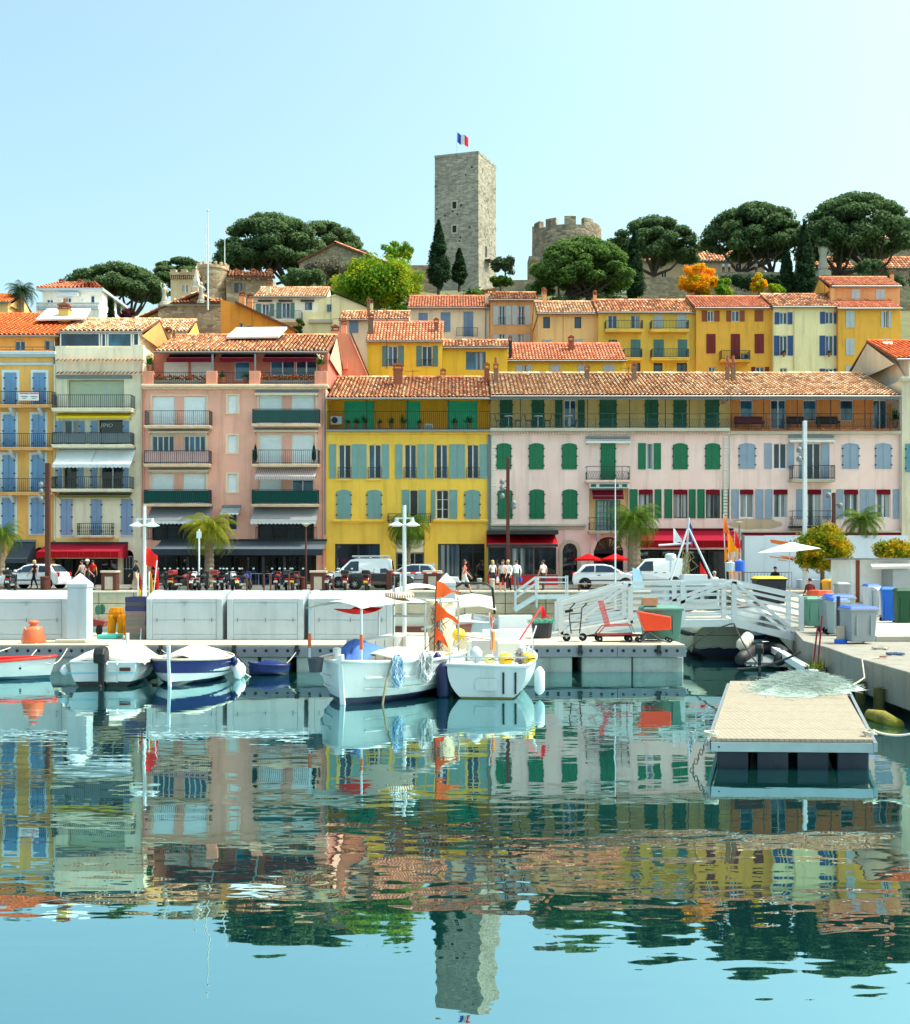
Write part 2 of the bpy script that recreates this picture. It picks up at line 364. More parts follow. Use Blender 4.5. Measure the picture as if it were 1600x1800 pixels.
def shutter_leaf(mb, x0, x1, z0, z1, y, arch=0, side=0, panels=3, dens=0):
    """a louvred leaf: raised stiles and rails round recessed louvre panels; front face at y (towards -Y)"""
    s = min(.07, (x1-x0)*.16)
    def top(x):
        if not arch: return z1
        t = (x-x0)/(x1-x0); t = t if side < 0 else 1-t     # crown towards the meeting stile
        return z1-arch*(1-t)**2
    n = 5 if arch else 1
    pts = [(x0, z0), (x1, z0)]+[(x1+(x0-x1)*k/n, top(x1+(x0-x1)*k/n)) for k in range(n+1)]
    mb.prism(pts, 'xz', y+.018, y+.045)                    # back board carrying the louvres
    zt = min(top(x0), top(x1))
    mb.box(x0, x0+s, y, y+.017, z0, top(x0)-.005); mb.box(x1-s, x1, y, y+.017, z0, top(x1)-.005)
    hs = [z0+(zt-z0)*k/panels for k in range(panels+1)]
    for k, h in enumerate(hs):
        a = .10 if k == 0 else .06
        lo = h if k == 0 else (h-a if k == panels else h-a/2)
        mb.box(x0+s+.001, x1-s-.001, y+.001, y+.017, lo, lo+a)
class Bld:
    def __init__(s, name, label, Y, x0, x1, ybase=None, group=None, cat='building', zb=None):
        s.Y = Y; s.x0 = x0; s.x1 = x1
        s.zb = zb if zb is not None else (ZP+.12 if ybase is None else PZ(ybase, Y))
        s.root = thing(name, label, cat, ((PX(x0, Y)+PX(x1, Y))/2, Y, s.zb), group)
        s.ws = []
    def rect(s, x0, x1, y0, y1, Y=None):
        Y = Y or s.Y; return PX(x0, Y), PX(x1, Y), PZ(y1, Y), PZ(y0, Y)
    def wall(s, x0, x1, y0, y1, mat, holes=(), Y=None, depth=.22, back=10, name='wall', zb=None):
        """front wall with real openings and reveals, plus sides, back and top"""
        Y = Y or s.Y; X0, X1, Z0, Z1 = s.rect(x0, x1, y0, y1, Y)
        if zb is not None: Z0 = zb
        hs = [s.rect(*h[:4], Y) for h in holes]; ar = [h[4] if len(h) > 4 else 0 for h in holes]
        hs = [(max(a, X0), min(b, X1), max(c, Z0), min(d, Z1)) for a, b, c, d in hs]
        gx = sorted({X0, X1}|{h[0] for h in hs}|{h[1] for h in hs}); gz = sorted({Z0, Z1}|{h[2] for h in hs}|{h[3] for h in hs})
        mb = MB()
        for i in range(len(gx)-1):
            run = None
            for j in range(len(gz)-1):
                cx = (gx[i]+gx[i+1])/2; cz = (gz[j]+gz[j+1])/2
                solid = not any(a < cx < b and c < cz < d for a, b, c, d in hs)
                if solid: run = gz[j] if run is None else run
                if run is not None and (not solid or j == len(gz)-2):
                    e = gz[j+1] if solid else gz[j]
                    if gx[i+1]-gx[i] > 1e-5 and e-run > 1e-5: mb.quad((gx[i], Y, run), (gx[i+1], Y, run), (gx[i+1], Y, e), (gx[i], Y, e))
                    run = None
        for (a, b, c, d), k in zip(hs, ar):
            y1_ = Y+depth
            mb.quad((a, Y, c), (a, y1_, c), (a, y1_, d), (a, Y, d)); mb.quad((b, Y, c), (b, Y, d), (b, y1_, d), (b, y1_, c))
            mb.quad((a, Y, d), (a, y1_, d), (b, y1_, d), (b, Y, d)); mb.quad((a, Y, c), (b, Y, c), (b, y1_, c), (a, y1_, c))
            if k:                                           # segmental or round head: spandrels fill the corners
                n = 8; w_ = (b-a)/2
                prof = [(-1+2*q/n) for q in range(n+1)]
                cur = [((a+b)/2+u*w_, d-k+k*math.sqrt(max(0, 1-u*u)) if k > w_*.8 else d-k*u*u) for u in prof]
                for (p, q) in zip(cur, cur[1:]):
                    if d-min(p[1], q[1]) > 1e-4:
                        mb.quad((p[0], Y, p[1]), (q[0], Y, q[1]), (q[0], Y, d), (p[0], Y, d)); mb.quad((p[0], Y, p[1]), (q[0], Y, q[1]), (q[0], y1_, q[1]), (p[0], y1_, p[1]))
        yb = Y+back
        mb.quad((X0, Y, Z0), (X0, yb, Z0), (X0, yb, Z1), (X0, Y, Z1)); mb.quad((X1, Y, Z0), (X1, Y, Z1), (X1, yb, Z1), (X1, yb, Z0))
        mb.quad((X0, yb, Z0), (X1, yb, Z0), (X1, yb, Z1), (X0, yb, Z1)); mb.quad((X0, Y, Z1), (X1, Y, Z1), (X1, yb, Z1), (X0, yb, Z1))
        return mb.build(name, mat, s.root, fix=False)
    def bx(s, name, x0, x1, y0, y1, dy0, dy1, mat, parent=None, bevel=0, Y=None):
        Yf = (Y or s.Y)+dy0; X0, X1, Z0, Z1 = s.rect(x0, x1, y0, y1, Yf)
        return MB().box(X0, X1, Yf, (Y or s.Y)+dy1, Z0, Z1).build(name, mat, parent or s.root, bevel=bevel)
    def window(s, x0, x1, y0, y1, Y=None, frame=None, n=2, pane=None, inset=.14, arch=0, transom=None, fw=.055, name='window', bars=0):
        Y = Y or s.Y; X0, X1, Z0, Z1 = s.rect(x0, x1, y0, y1, Y); y = Y+inset
        frame = frame or WHITE; mb = MB(); f = fw
        mb.box(X0, X0+f, y-.05, y+.03, Z0, Z1); mb.box(X1-f, X1, y-.05, y+.03, Z0, Z1)
        mb.box(X0+f, X1-f, y-.049, y+.03, Z1-f, Z1); mb.box(X0+f, X1-f, y-.049, y+.03, Z0, Z0+f)
        for k in range(1, n):
            c = X0+(X1-X0)*k/n; mb.box(c-f*.7, c+f*.7, y-.045, y+.03, Z0+f, Z1-f)
        if transom: mb.box(X0+f, X1-f, y-.044, y+.02, Z1-(Z1-Z0)*transom-.02, Z1-(Z1-Z0)*transom+.02)
        for q in range(bars):
            z = Z0+(Z1-Z0)*(q+1)/(bars+1); mb.box(X0+f, X1-f, y-.043, y+.02, z-.015, z+.015)
        o = mb.build(name, frame, s.root)
        for k in range(n):
            a = X0+(X1-X0)*k/n; b = X0+(X1-X0)*(k+1)/n
            g = pane if pane is not None else rng.choice((GL1, GL1, GL2, GL3))
            tw = rng.uniform(-.012, .012)
            MB().add([(a+f*.4, y+tw, Z0+.01), (b-f*.4, y-tw, Z0+.01), (b-f*.4, y-tw, Z1-.01), (a+f*.4, y+tw, Z1-.01)], [(0, 1, 2, 3)]).build('pane', g, o)
        return o
    def shutters(s, x0, x1, y0, y1, mat, Y=None, arch=0, parent=None, gap=0, single=False, panels=3, proud=.05):
        """closed pair in px (or one leaf)"""
        Y = Y or s.Y; X0, X1, Z0, Z1 = s.rect(x0, x1, y0, y1, Y); mid = (X0+X1)/2
        lv = [(X0, X1, 0)] if single else [(X0, mid-.008-gap, -1), (mid+.008+gap, X1, 1)]
        for a, b, sd in lv:
            mb = MB(); shutter_leaf(mb, a, b, Z0, Z1, Y-proud, arch if sd else 0, sd, panels)
            o = mb.build('shutter', mat, parent or s.root)
            if Y < 80:
                xh = a if sd <= 0 else b
                for zz in (Z0+.25, (Z0+Z1)/2, Z1-.35): MB().box(xh-.06, xh+.06, Y-proud-.02, Y-proud-.004, zz-.04, zz+.04).build('hinge', DKMET, o)
    def openwin(s, x0, x1, y0, y1, lv, mat, Y=None, arch=0, sy=None, panels=3, **kw):
        """glazed window with open leaves lv = [(px0, px1), ...]"""
        o = s.window(x0, x1, y0, y1, Y, arch=arch, **kw)
        for (a, b) in lv:
            A0, A1, Z0, Z1 = s.rect(a, b, *(sy or (y0, y1)), Y or s.Y)
            mb = MB(); shutter_leaf(mb, A0, A1, Z0, Z1, (Y or s.Y)-.05, 0, 0, panels); mb.build('shutter', mat, o)
        return o
    def roller(s, x0, x1, y0, y1, mat, Y=None, inset=.10):
        Y = Y or s.Y; X0, X1, Z0, Z1 = s.rect(x0, x1, y0, y1, Y); mb = MB(); n = max(4, int((Z1-Z0)/.11))
        for k in range(n):
            a = Z0+(Z1-Z0)*k/n; b = Z0+(Z1-Z0)*(k+1)/n; y = Y+inset
            mb.add([(X0, y+.012, a), (X1, y+.012, a), (X1, y, a+.012), (X0, y, a+.012), (X0, y, b-.01), (X1, y, b-.01), (X1, y+.012, b), (X0, y+.012, b)], [(0,1,2,3), (3,2,5,4), (4,5,6,7)])
        return mb.build('roller_shutter', mat, s.root, fix=False)
    def rail(s, x0, x1, yt, yb, Y, mat=None, ret=None, step=.13, kind='bars', parent=None, mesh=None, t=.018, name='railing'):
        X0, X1, Z0, Z1 = s.rect(x0, x1, yt, yb, Y); mb = MB(); mat = mat or RAILM
        def run(a, b):
            a = Vector(a); b = Vector(b); L = (b-a).length; up = Vector((0, 0, Z1-Z0))
            mb.beam(a+up, b+up, .045, .035); mb.beam(a+Vector((0, 0, .08)), b+Vector((0, 0, .08)), .03, .025)
            if kind == 'lattice':
                mb.beam(a+up*.62, b+up*.62, .02, .02); n = max(2, int(L/.16)); d = (b-a)/n
                for k in range(n):
                    p = a+d*k
                    mb.beam(p+Vector((0, 0, .08)), p+d+up*.62, t*.7, t*.7); mb.beam(p+d+Vector((0, 0, .08)), p+up*.62, t*.7, t*.7)
                for k in range(0, n+1, max(1, int(1.2/.16))): mb.beam(a+d*k, a+d*k+up, t*1.6, t*1.6)
            else:
                n = max(2, round(L/step))
                for k in range(n+1):
                    q = a.lerp(b, k/n); tt = t*1.7 if k % 8 == 0 else t; mb.beam(q, q+up, tt, tt)
                if kind == 'ornate':
                    for k in range(n):
                        q = a.lerp(b, (k+.5)/n)
                        mb.tube([q+up*.35+Vector((.05*math.cos(z), 0, .06*math.sin(z))) for z in (0, 1.05, 2.1, 3.14, 4.2, 5.2, 6.28)], .008, 4)
                        mb.tube([q+up*.65+Vector((.05*math.cos(z), 0, .06*math.sin(z))) for z in (0, 1.05, 2.1, 3.14, 4.2, 5.2, 6.28)], .008, 4)
        run((X0, Y, Z0), (X1, Y, Z0))
        if ret:
            run((X0, Y+.02, Z0), (X0, Y+ret, Z0)); run((X1, Y+.02, Z0), (X1, Y+ret, Z0))
        o = mb.build(name, mat, parent or s.root, fix=False)
        if mesh:
            m2 = MB().box(X0+.03, X1-.03, Y+.035, Y+.045, Z0+.09, Z0+(Z1-Z0)*.94)
            if ret: m2.box(X0+.035, X0+.045, Y+.05, Y+ret, Z0+.09, Z0+(Z1-Z0)*.94); m2.box(X1-.045, X1-.035, Y+.05, Y+ret, Z0+.09, Z0+(Z1-Z0)*.94)
            m2.build('screen', mesh, o)
        return o
    def balcony(s, x0, x1, yt, ys, yb, mat, depth=.95, kind='bars', rmat=None, mesh=None, brackets=0, Y=None):
        Yf = (Y or s.Y)-depth; X0, X1, Z0, Z1 = s.rect(x0, x1, ys, yb, Yf)
        mb = MB().box(X0, X1, Yf, (Y or s.Y)-.002, Z0, Z1); mb.box(X0-.04, X1+.04, Yf-.04, (Y or s.Y)-.003, Z1-.07, Z1+.0)
        o = mb.build('balcony', mat, s.root, bevel=.015)
        s.rail(x0+1, x1-1, yt, ys, Yf+.04, rmat, depth-.08, kind=kind, parent=o, mesh=mesh)
        for k in range(brackets):
            c = X0+(X1-X0)*(k+.5)/brackets
            MB().prism([(Yf+.15, Z0), ((Y or s.Y)-.003, Z0), ((Y or s.Y)-.003, Z0-.5), ((Y or s.Y)-.25, Z0-.42), (Yf+.25, Z0-.14)], 'yz', c-.11, c+.11).build('bracket', WHITE2, o)
        return o
    def awning(s, x0, x1, yt, yb, proj, mat, flap=.22, Y=None, fmat=None, scallop=True, cass=None, sides=False):
        Y = Y or s.Y; Yf = Y-proj; a0, a1 = PX(x0, Yf), PX(x1, Yf); zt = PZ(yt, Y); zb = PZ(yb, Yf); mb = MB(); n = max(4, int((a1-a0)/.24))
        b0, b1 = a0, a1
        mb.grid(lambda u, v: (a0+(a1-a0)*u, Y-.04-(proj-.04)*v, zt+(zb-zt)*v-.05*math.sin(math.pi*v)), n, 6)
        o = mb.build('awning', mat, s.root, solid=.012, fix=False)
        fb = MB()
        for k in range(n):
            u0 = a0+(a1-a0)*k/n; u1 = a0+(a1-a0)*(k+1)/n; q = 5 if scallop else 1
            pts = [(u0, zb), (u1, zb)]+[(u1+(u0-u1)*j/q, zb-flap+(.07*(abs(2*j/q-1)**2) if scallop else 0)) for j in range(q+1)]
            fb.add([(px_, Yf-.012+.008*math.sin(k*1.7), pz_) for px_, pz_ in pts], [tuple(range(len(pts)))])
        fb.build('valance', fmat or mat, o, fix=False)
        if sides:
            for e in (a0, a1): MB().add([(e, Y-.05, zt), (e, Yf, zb), (e, Yf, zb-flap), (e, Y-.05, zb-flap)], [(0, 1, 2, 3)]).build('side_curtain', mat, o, fix=False)
        ab = MB(); ab.box(b0, b1, Y-.16, Y-.001, zt-.02, zt+.12)
        for e in (a0+.08, a1-.08): ab.tube([(e, Y-.03, zt-.45*(zt-zb)-.3), (e, Yf+.05, zb+.01)], .022, 6)
        ab.tube([(a0, Yf+.01, zb+.012), (a1, Yf+.01, zb+.012)], .022, 6)
        ab.build('awning_arm', cass or ZINC, o)
        return o
    def roof(s, x0, x1, ye, yr, dyr, pal, over=.45, Y=None, w=.24, l=.42, back=True, side=.25, gutter=True, th=.14, gable=True):
        """front slope from the eave (row ye) to the ridge (row yr, dyr metres behind), and a back slope"""
        Y = Y or s.Y; Ye = Y-over; Yr = Y+dyr; A0, A1 = PX(x0, Ye)-side*0, PX(x1, Ye)
        ze = PZ(ye, Ye); zr = PZ(yr, Yr)
        A, B, C, D = (A0, Ye, ze), (A1, Ye, ze), (A1, Yr, zr), (A0, Yr, zr)
        o = slab(A, B, C, D, th, 'roof', ROOFB, s.root)
        tiles(A, B, C, D, pal, o, w, l)
        if back: slab((A1, Yr+dyr+.3, ze), (A0, Yr+dyr+.3, ze), (A0, Yr, zr-.003), (A1, Yr, zr-.003), th, 'roof', ROOFB, s.root)
        mb = MB(); n = max(4, int((A1-A0)/.4)); K = []
        for k in range(n):
            a = A0+(A1-A0)*k/n; b = A0+(A1-A0)*(k+1.08)/n
            mb.tube([(a, Yr, zr+.03), (b, Yr, zr+.03)], [.13, .11], 6)
            mb.c += [rng.choice(pal)]*8
        mb.build('ridge_tiles', TILE, o, kind='stuff')
        for e, k in ((A0, .02), (A1, -.05)) if gable else ():                # gable walls under the slope
            MB().prism([(Y+.02, ze-.3), (Yr, zr-.16), (Yr+dyr, ze-.3)], 'yz', e+k, e+k+.03).build('gable', s.wmat, s.root)
        if gutter: MB().tube([(A0, Ye-.06, ze-.07), (A1, Ye-.06, ze-.07)], .075, 8).build('gutter', GUT, o)
        return o
    def pipe(s, px, y0, y1, mat=None, Y=None, off=.09, r=.05):
        Y = (Y or s.Y)-off; return MB().tube([P(px, y0, Y), P(px, y1, Y)], r, 8).build('drain_pipe', mat or ZINC, s.root)
    def chimney(s, px, wpx, yt, yb, Yc, mat, parent=None, cap=True, pots=0):
        X = PX(px, Yc); wd = wpx*Yc/FX/2; zt = PZ(yt, Yc); zb = PZ(yb, Yc)-.5
        mb = MB().box(X-wd, X+wd, Yc-wd*.8, Yc+wd*.8, zb, zt-.3); mb.box(X-wd*1.15, X+wd*1.15, Yc-wd*.95, Yc+wd*.95, zt-.36, zt-.27, 1)
        for sx in (-1, 1):
            for sy in (-1, 1): mb.box(X+sx*wd*.85-.04, X+sx*wd*.85+.04, Yc+sy*wd*.6-.04, Yc+sy*wd*.6+.04, zt-.27, zt-.08, 1)
        mb.prism([(X-wd*1.25, zt-.08), (X+wd*1.25, zt-.08), (X+wd*1.2, zt-.02), (X, zt+.12), (X-wd*1.2, zt-.02)], 'xz', Yc-wd*1.0, Yc+wd*1.0, 1)
        for k in range(pots): mb.tube([(X+(k-.5*(pots-1))*wd*.9, Yc, zt), (X+(k-.5*(pots-1))*wd*.9, Yc, zt+.45)], .1, 8, 1)
        return mb.build('chimney', [mat, pmat('chimney_cap', srgb(150, 92, 68), .9, .2, 4)], parent or s.root)
    def antenna(s, px, yt, yb, Yc):
        X = PX(px, Yc); zt = PZ(yt, Yc); zb = PZ(yb, Yc)-.4; mb = MB().tube([(X, Yc, zb), (X, Yc, zt)], .022, 5)
        mb.tube([(X-.5, Yc, zt-.1), (X+.5, Yc-.1, zt-.1)], .014, 4)
        for k in range(6): mb.tube([(X-.5+k*.19, Yc-.3, zt-.1), (X-.5+k*.19, Yc+.3, zt-.1)], .009, 4)
        return mb.build('antenna', DKMET, s.root)
def house(name, label, Y, x0, x1, ye, yr, ybase, wall, pal, wins=(), dyr=3.6, over=.3, group=None, w=.26, l=.46, gutter=True, frame=None, side=None):
    """a simple gabled house; wins: ('c',x0,x1,y0,y1,mat) closed shutters, ('o',x0,x1,y0,y1,[leaves],mat), ('g',x0,x1,y0,y1)"""
    zb = min(hillz(PX(x0, Y), Y), hillz(PX(x1, Y), Y), PZ(ybase, Y))-1.5
    b = Bld(name, label, Y, x0, x1, group=group, zb=zb, cat='house'); b.wmat = wall
    holes = [q[1:5] for q in wins if q[0] in 'og']
    b.wall(x0, x1, ye-1, ybase, wall, holes, back=dyr*2, zb=zb)
    for q in wins:
        if q[0] == 'c': b.shutters(*q[1:5], q[5], panels=2)
        elif q[0] == 'o': b.openwin(*q[1:5], q[5], q[6], panels=2, frame=frame)
        elif q[0] == 'g': b.window(*q[1:5], frame=q[5] if len(q) > 5 else frame, n=q[6] if len(q) > 6 else 2)
    b.roof(x0-2, x1+2, ye, yr, dyr, pal, over, w=w, l=l, gutter=gutter)
    return b
# ------------------------------------------------------------------ front row on the quay
def pot_plant(name, label, px, py, Y, h=.55, col=(60, 92, 44), pot=(150, 92, 64), group=None, r=.17, flowers=None):
    p = P(px, py, Y); t = thing(name, label, 'potted plant', p, group)
    MB().lathe(p, [(r*.65, 0), (r*.7, .02), (r, .28), (r*1.08, .28), (r*1.08, .33), (r*.9, .33), (r*.88, .27)], 10).build('pot', paint(*pot, .8), t)
    mb = MB(); q = random.Random(int(px*7+py))
    for k in range(70):
        a = q.uniform(0, 6.28); e = q.uniform(.2, 1.5); L = h*q.uniform(.5, 1); b = p+Vector((0, 0, .3))
        d = Vector((math.cos(a)*math.cos(e), math.sin(a)*math.cos(e), math.sin(e))); s_ = d.cross(Vector((0, 0, 1))).normalized()*.035
        mb.add([b+d*L*.35-s_, b+d*L*.35+s_, b+d*L-s_*.3, b+d*L+s_*.2], [(0, 1, 3, 2)], c=(q.random(),)*3)
    mb.build('foliage', leafm('pot_leaf', mul(srgb(*col), .5), srgb(*col)), t, fix=False)
    if flowers:
        fb = MB()
        for k in range(14):
            a = q.uniform(0, 6.28); rr = q.uniform(0, r*1.4); fb.ell(p+Vector((math.cos(a)*rr, math.sin(a)*rr, .3+h*q.uniform(.5, .95))), .05, .05, .04, 6)
        fb.build('flower', paint(*flowers, .7), t)
    return t
def planter(name, label, x0, x1, yt, yb, Y, fl, group=None):
    a, b_, z0, z1 = PX(x0, Y), PX(x1, Y), PZ(yb, Y), PZ(yt, Y); t = thing(name, label, 'planter', ((a+b_)/2, Y, z0), group)
    MB().box(a, b_, Y-.14, Y+.14, z0, z0+.24).build('trough', paint(150, 140, 132, .8), t, bevel=.015)
    q = random.Random(int(x0)); mb = MB(); fb = MB()
    for k in range(int((b_-a)*130)):
        c = Vector((q.uniform(a, b_), Y+q.uniform(-.2, .2), z0+.24+q.uniform(0, .3))); d = Vector((q.uniform(-1, 1), q.uniform(-1, 1), q.uniform(-.2, 1))).normalized()*.10; s_ = d.cross(Vector((q.random(), .3, 1))).normalized()*.04
        (fb if q.random() < .42 and c.z > z0+.34 else mb).add([c-s_, c+s_, c+d+s_, c+d-s_], [(0, 1, 2, 3)], c=(q.random(),)*3)
    mb.build('foliage', leafm('pot_leaf2', (.02, .05, .015), (.07, .13, .03)), t, fix=False)
    fb.build('flowers', leafm('flower_leaf', mul(srgb(*fl), .7), srgb(*fl)), t, fix=False)
BLUES = louvre(120, 160, 205); BLUEP = louvre(142, 168, 205); GREYS = louvre(150, 172, 196); GREENS = louvre(10, 120, 84); AQUA = louvre(128, 172, 172)
# --- 1 orange house at the left edge
b = Bld('town_house', 'orange quay house with pale blue shutters at the left edge', YF+.1, -60, 96.5); b.wmat = plaster(238, 178, 100)
wpos = ((8, 29, 655, 711), (59, 80, 655, 711), (6, 26.5, 729, 786), (57, 78.5, 729, 786), (5, 26, 800, 864), (56, 78, 800, 864), (4, 25, 876, 938), (55, 77, 876, 938), (-44, -23, 655, 711), (-46, -25, 729, 786), (-47, -26, 800, 864), (-47, -26, 876, 938))
b.wall(-60, 96.5, 622, 1040, b.wmat, [(56, 85, 962, 1040, .4)], zb=b.zb, back=12)
b.wall(-60, 96.5, 586, 622, b.wmat, [(26, 44, 599, 616), (78, 96, 598, 615)], Y=YF+1.6, back=9, name='attic_wall')
for q in wpos:
    m = b.bx('window_surround', q[0]-5, q[1]+5, q[2]-5, q[3]+2, -.05, -.002, WHITE)
    b.shutters(*q, BLUES, Y=b.Y-.06, parent=m, panels=4)
b.window(26, 44, 599, 616, Y=YF+1.6, frame=paint(150, 180, 215)); b.window(78, 96, 598, 615, Y=YF+1.6, frame=paint(150, 180, 215))
b.bx('cornice', -60, 97, 617, 623, -.35, .0, WHITE2, bevel=.03); b.bx('cornice', -60, 97, 623, 627, -.2, -.001, WHITE2, bevel=.03); b.bx('string_course', -60, 96, 637, 642, -.08, -.001, WHITE2, bevel=.02)
b.rail(-60, 96, 610, 617, b.Y-.2, kind='bars', step=1.3)
for (t_, s_, e_) in ((688, 711, 716), (762, 786, 791), (841, 865, 870)): b.balcony(-60, 92, t_, s_, e_, plaster(226, 172, 110), .9, brackets=3)
b.roof(-62, 104, 589, 553, 5.2, PAL_ORNG, .4, Y=YF+1.6, w=.30, l=.34)
b.chimney(114, 18, 536, 585, YF+4.5, plaster(226, 180, 96), pots=1)
sk = MB(); sk.add([P(63, 565, YF+3.6)+Vector((0, 0, .10)), P(150, 563, YF+3.6)+Vector((0, 0, .10)), P(160, 546, YF+6.2)+Vector((0, 0, .10)), P(84, 546, YF+6.2)+Vector((0, 0, .10))], [(0, 1, 2, 3)]); sk.build('roof_light', WHITE, b.root, solid=.12)
b.awning(10, 48, 952, 982, 1.5, fabric(64, 72, 84), .28, scallop=False, sides=True)
b.bx('shop_door', 60, 82, 968, 1036, .12, .2, BROWN); b.bx('door_surround', 50, 56, 955, 1036, -.06, -.002, CONCL); b.bx('door_surround', 85.2, 91, 955, 1036, -.06, -.002, CONCL)
b.bx('shop_front', -60, 46, 985, 1036, -.08, -.002, SHOPG); b.pipe(95, 600, 950)
bn = MB().box(PX(33, 73.1), PX(68, 73.1), 73.08, 73.1, PZ(704, 73.1), PZ(690, 73.1)); bn.box(PX(33, 73.1)-.01, PX(68, 73.1)+.01, 73.101, 73.11, PZ(704.6, 73.1), PZ(689.4, 73.1), 1)
for k in range(2):
    bn.box(PX(34+17*k, 73), PX(50+17*k, 73), 73.07, 73.079, PZ(692, 73), PZ(690.5, 73), 1); bn.box(PX(36+17*k, 73), PX(48+17*k, 73), 73.07, 73.079, PZ(697, 73), PZ(696, 73), 2)
    bn.box(PX(38+17*k, 73), PX(46+17*k, 73), 73.07, 73.079, PZ(700, 73), PZ(699.2, 73), 2)
bn.build('banner', [WHITE, paint(196, 40, 52), DKMET], label='white and red banner tied to the top balcony of the orange house', cat='banner')
# --- 2 cream house with glazed penthouse
b = Bld('town_house', 'narrow cream house with glazed penthouse and grey balcony awnings', YF, 97, 250); b.wmat = plaster(240, 226, 200, .3)
CRM = b.wmat
ho = [(118, 218, 667, 717), (111, 139, 738, 781), (173, 216, 738, 781), (111, 135, 812, 860), (175, 216, 812, 860), (215, 235, 967, 1036, .36), (86, 207, 982, 1036)]
b.wall(97.2, 249.6, 608, 1040, CRM, ho, zb=b.zb, back=12, depth=.5)
b.bx('penthouse_wall', 104, 246, 583, 609, 2.2, 9, CRM)
for (a, c) in ((106, 176), (178, 187), (189, 232), (234, 245)):
    o = b.window(a, c, 585, 611, Y=YF+1.2, inset=0, n=1, pane=GL2 if a == 189 else GL1, fw=.07)
b.bx('parapet', 97, 252, 610, 633, -.12, .25, CRM); b.bx('parapet_pier', 97, 117, 608, 612, -.11, .24, CRM); b.bx('parapet_pier', 230, 252, 606, 612, -.11, .24, CRM)
for (y_, dz) in ((633, .3), (655, .45)):
    Yt = YF-.12; a, c = P(98, y_+3, Yt-dz), P(250, y_+3, Yt-dz); tiles(a, c, c+Vector((0, dz, .16)), a+Vector((0, dz, .16)), PAL_WARM, b.root, .26, .3)
b.wmat = plaster(206, 160, 96); b.roof(104, 250, 582, 562, 4.5, PAL_PALE, .1, Y=YF+1.2, w=.3, l=.42)
b.bx('awning_box', 98, 230, 659, 664, -.35, -.002, ZINC)
b.roller(119, 217, 668, 717, paint(196, 202, 178), inset=.45); b.bx('shutter_guide', 187, 189, 668, 717, .40, .5, WHITE2)
b.balcony(91, 231, 694, 717, 723, CRM, 1.0); b.awning(98, 228, 727, 731, .5, fabric(244, 206, 20), .16, scallop=False)
b.window(111, 139, 738, 781, inset=.3); b.window(173, 216, 738, 781, inset=.3, pane=SHOPG, n=1, frame=DKMET)
for (a, c) in ((99, 110), (140, 149), (160, 172), (217, 227)): b.shutters(a, c, 740, 781, BLUEP, single=True)
b.balcony(91, 230, 760, 781, 786, CRM, 1.0, mesh=fabric(120, 130, 136))
b.awning(92, 159, 790, 817, 1.35, fabric(206, 214, 220), .2); b.awning(157, 229, 790, 817, 1.35, fabric(200, 208, 216), .2)
b.window(111, 135, 812, 860, inset=.4, n=1, pane=SHOPG, frame=DKMET); b.window(175, 216, 812, 860, inset=.4, pane=GL1)
for (a, c) in ((100, 109), (136, 147), (160, 171), (217, 226)): b.shutters(a, c, 818, 860, BLUEP, single=True)
b.balcony(90, 229, 838, 859, 864, CRM, 1.0); b.awning(100, 228, 867, 871, .5, fabric(116, 112, 62), .14, scallop=False)
for (a, c) in ((107, 127), (160, 179), (213, 233)): b.shutters(a, c, 878, 940, BLUEP, panels=4); b.bx('sill', a-2, c+2, 941, 943, -.1, -.001, WHITE2)
b.balcony(135, 197, 920, 941, 945, CRM, .55, kind='ornate'); b.bx('band', 97, 208, 946, 956, -.06, -.001, plaster(232, 190, 120))
b.awning(64, 208, 956, 970, 2.2, fabric(150, 30, 50), .38, scallop=False, fmat=fabric(168, 22, 30), sides=True, cass=DKMET)
b.bx('shop_interior', 86, 207, 982, 1036, .47, .6, BLACK)
for (a, c) in ((88, 108), (113, 127), (177, 190), (193, 206)): b.window(a, c, 984, 1034, n=1, pane=SHOPG, frame=DKMET, inset=.1)
b.bx('door', 216, 234, 978, 1036, .3, .38, DKMET); b.rail(217, 233, 978, 1002, YF+.25, WHITE2, step=.2, name='door_grille'); b.pipe(95.5, 640, 950, paint(226, 214, 196)); b.pipe(249, 640, 945, paint(216, 176, 150))
tx = bpy.data.curves.new('sign', 'FONT'); tx.body = 'JSMO'; tx.size = .34; tx.extrude = .006; tx.shear = .3; tx.align_x = 'CENTER'; tx.align_y = 'CENTER'
to = bpy.data.objects.new('tmp', tx); COL.objects.link(to); dg = bpy.context.evaluated_depsgraph_get(); me = bpy.data.meshes.new_from_object(to.evaluated_get(dg)); bpy.data.objects.remove(to)
o = bpy.data.objects.new('window_lettering', me); me.materials.append(WHITE); COL.objects.link(o); o.parent = b.root; o.location = P(187, 748, YF+.22)-b.root.location; o.rotation_euler = (R(90), 0, 0)
